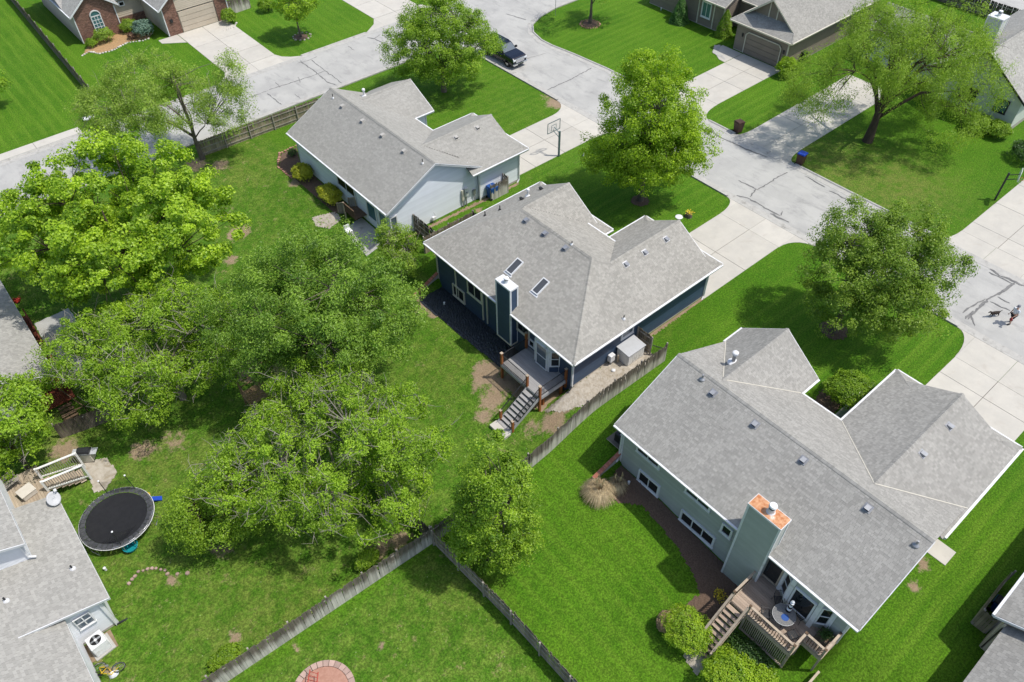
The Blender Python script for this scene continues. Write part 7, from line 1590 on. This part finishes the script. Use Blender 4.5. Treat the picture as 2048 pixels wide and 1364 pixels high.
MB().lathe([(.12, .85), (.12, .88), (.06, .88), (.06, 1.0), (.09, 1.01), (.01, 1.1)], (0, 0, 0), 12).build('lantern', 'white_gloss', lh, local=True)
def chair(label, x, y, rz):
    T = thing('patio_chair', label, 'chair', (x, y, .1), rz, 'dark metal chairs round the patio table')
    for i in range(6): MB().box(-.21 + i*.073, -.21, .42, -.21 + i*.073 + .05, .21, .435).build('seat_slat', 'metal_dark', T, local=True)
    MB().tube([(-.22, -.22, .43), (.22, -.22, .43), (.22, .22, .43), (-.22, .22, .43), (-.22, -.22, .43)], .014, 5, False).build('seat_frame', 'metal_dark', T, local=True)
    MB().tube([(-.22, .22, .43), (-.21, .30, .88), (0, .32, .95), (.21, .30, .88), (.22, .22, .43)], .015, 6, False).build('back_frame', 'metal_dark', T, local=True)
    for i in range(5): x_ = -.14 + i*.07; MB().tube([(x_, .22, .43), (x_, .31, .92)], .008, 5).build('back_bar', 'metal_dark', T, local=True)
    for sx in (-1, 1):
        for sy in (-1, 1): MB().tube([(sx*.21, sy*.21, .43), (sx*.24, sy*.25, 0)], .014, 6).build('leg', 'metal_dark', T, local=True)
        MB().tube([(sx*.22, -.2, .43), (sx*.25, -.2, .64), (sx*.25, .27, .66)], .013, 5).build('arm', 'metal_dark', T, local=True)
chair('patio chair on the house side of the mosaic table near the door', 22.35, 4.75, math.radians(-45)); chair('patio chair at the bay-window side of the mosaic table', 22.55, 3.45, math.radians(-110))
chair('patio chair between the mosaic table and the deck railing', 21.35, 3.15, math.radians(160)); chair('patio chair nearest the top of the stairs', 21.2, 4.75, math.radians(40))
pl = thing('planter_box', 'dark planter box with plants at the corner of the tan deck', 'planter', (22.6, 2.05, .1))
MB().box(22.25, 1.7, .12, 22.95, 2.4, .5).build('box', 'dark_wood', pl); MB().box(22.3, 1.75, .44, 22.9, 2.35, .52).build('soil', 'mulch', pl)
rs = np.random.default_rng(9); Pp = np.array([22.6, 2.05, .62]) + rs.normal(0, .16, (500, 3)) * [1, 1, .6]
V, Q, tt = leaves(Pp, rs.normal(0, 1, (500, 3)), np.full(500, .1), rs, np.clip(rs.normal(.5, .2, 500), 0, 1)); np_obj('plants', V, Q, 'leaf_dark', pl, attrs=dict(tint=tt))
# pale blue house back steps
s2 = thing('porch_steps', 'small brown wooden porch with steps behind the pale blue house', 'porch', (23.6, 48.8, 0))
for i in range(7): MB().box(23.0 + i*.16, 47.3, .72, 23.0 + i*.16 + .15, 48.9, .76).build('deck_board', 'brown_wood', s2)
for i in range(4): MB().box(22.95, 48.9 + i*.28, .55 - i*.18, 24.05, 49.2 + i*.28, .59 - i*.18).build('tread', 'brown_wood', s2)
for x_ in (22.95, 24.05):
    MB().beam((x_, 48.9, 1.65), (x_, 50.1, .9), .09, .05).build('hand_rail', 'tan_rail', s2); MB().box(x_-.05, 50.05, -.1, x_+.05, 50.15, .95).build('post', 'tan_rail', s2); MB().box(x_-.05, 48.85, -.1, x_+.05, 48.95, 1.68).build('post', 'tan_rail', s2)
    for i in range(8): y_ = 49.0 + i*.14; MB().beam((x_, y_, .55 - .6*(y_-48.9)), (x_, y_, 1.6 - .62*(y_-48.9)), .035, .035, (1, 0, 0)).build('baluster', 'grey_wood', s2)
for i in range(11): y_ = 47.35 + i*.15; MB().beam((22.97, y_, .75), (22.97, y_, 1.6), .035, .035, (1, 0, 0)).build('baluster', 'brown_wood', s2)
MB().beam((22.97, 47.3, 1.63), (22.97, 48.9, 1.63), .09, .05).build('hand_rail', 'brown_wood', s2)
wc = thing('white_garden_seat', 'white plastic garden seat on the patio behind the pale blue house', 'seat', (22.1, 47.2, hz(22.1, 47.2)))
MB().box(-.28, -.28, .38, .28, .28, .44).build('seat', 'white_gloss', wc, local=True, bevel=.03); MB().box(-.28, .22, .44, .28, .28, .85).build('backrest', 'white_gloss', wc, local=True, bevel=.03)
for sx in (-1, 1):
    for sy in (-1, 1): MB().box(sx*.24-.03, sy*.24-.03, 0, sx*.24+.03, sy*.24+.03, .38).build('leg', 'white_gloss', wc, local=True)
wpipe = thing('white_pipe', 'long white pipe lying on the patio beside the left-edge house', 'pipe', (-.5, 47.6, -1.5))
MB().tube([(-.45, 48.4, -1.2), (-.69, 46.4, -1.25)], .06, 8).build('pipe', 'white_gloss', wpipe); MB().box(-.55, 48.0, -1.75, -.45, 48.1, -1.25).build('prop', 'brown_wood', wpipe); MB().box(-.72, 46.5, -1.75, -.62, 46.6, -1.28).build('prop', 'brown_wood', wpipe)
rf = thing('red_flower_basket', 'red flower basket hanging at the left-edge house eave', 'flower basket', (-1.35, 57.0, -.3))
MB().lathe([(.1, -.15), (.22, .0), (.24, .05)], (0, 0, 0), 12).build('basket', 'brown_plastic', rf, local=True)
rr_ = MB(); r2 = random.Random(4)
for i in range(120): rr_.obox((r2.gauss(0, .14), r2.gauss(0, .14), .1 + r2.uniform(0, .15)), (.035, 0, r2.gauss(0, .02)), (0, .035, r2.gauss(0, .02)), (0, 0, .004))
rr_.build('flowers', 'red_plastic', rf, local=True)['kind'] = 'stuff'
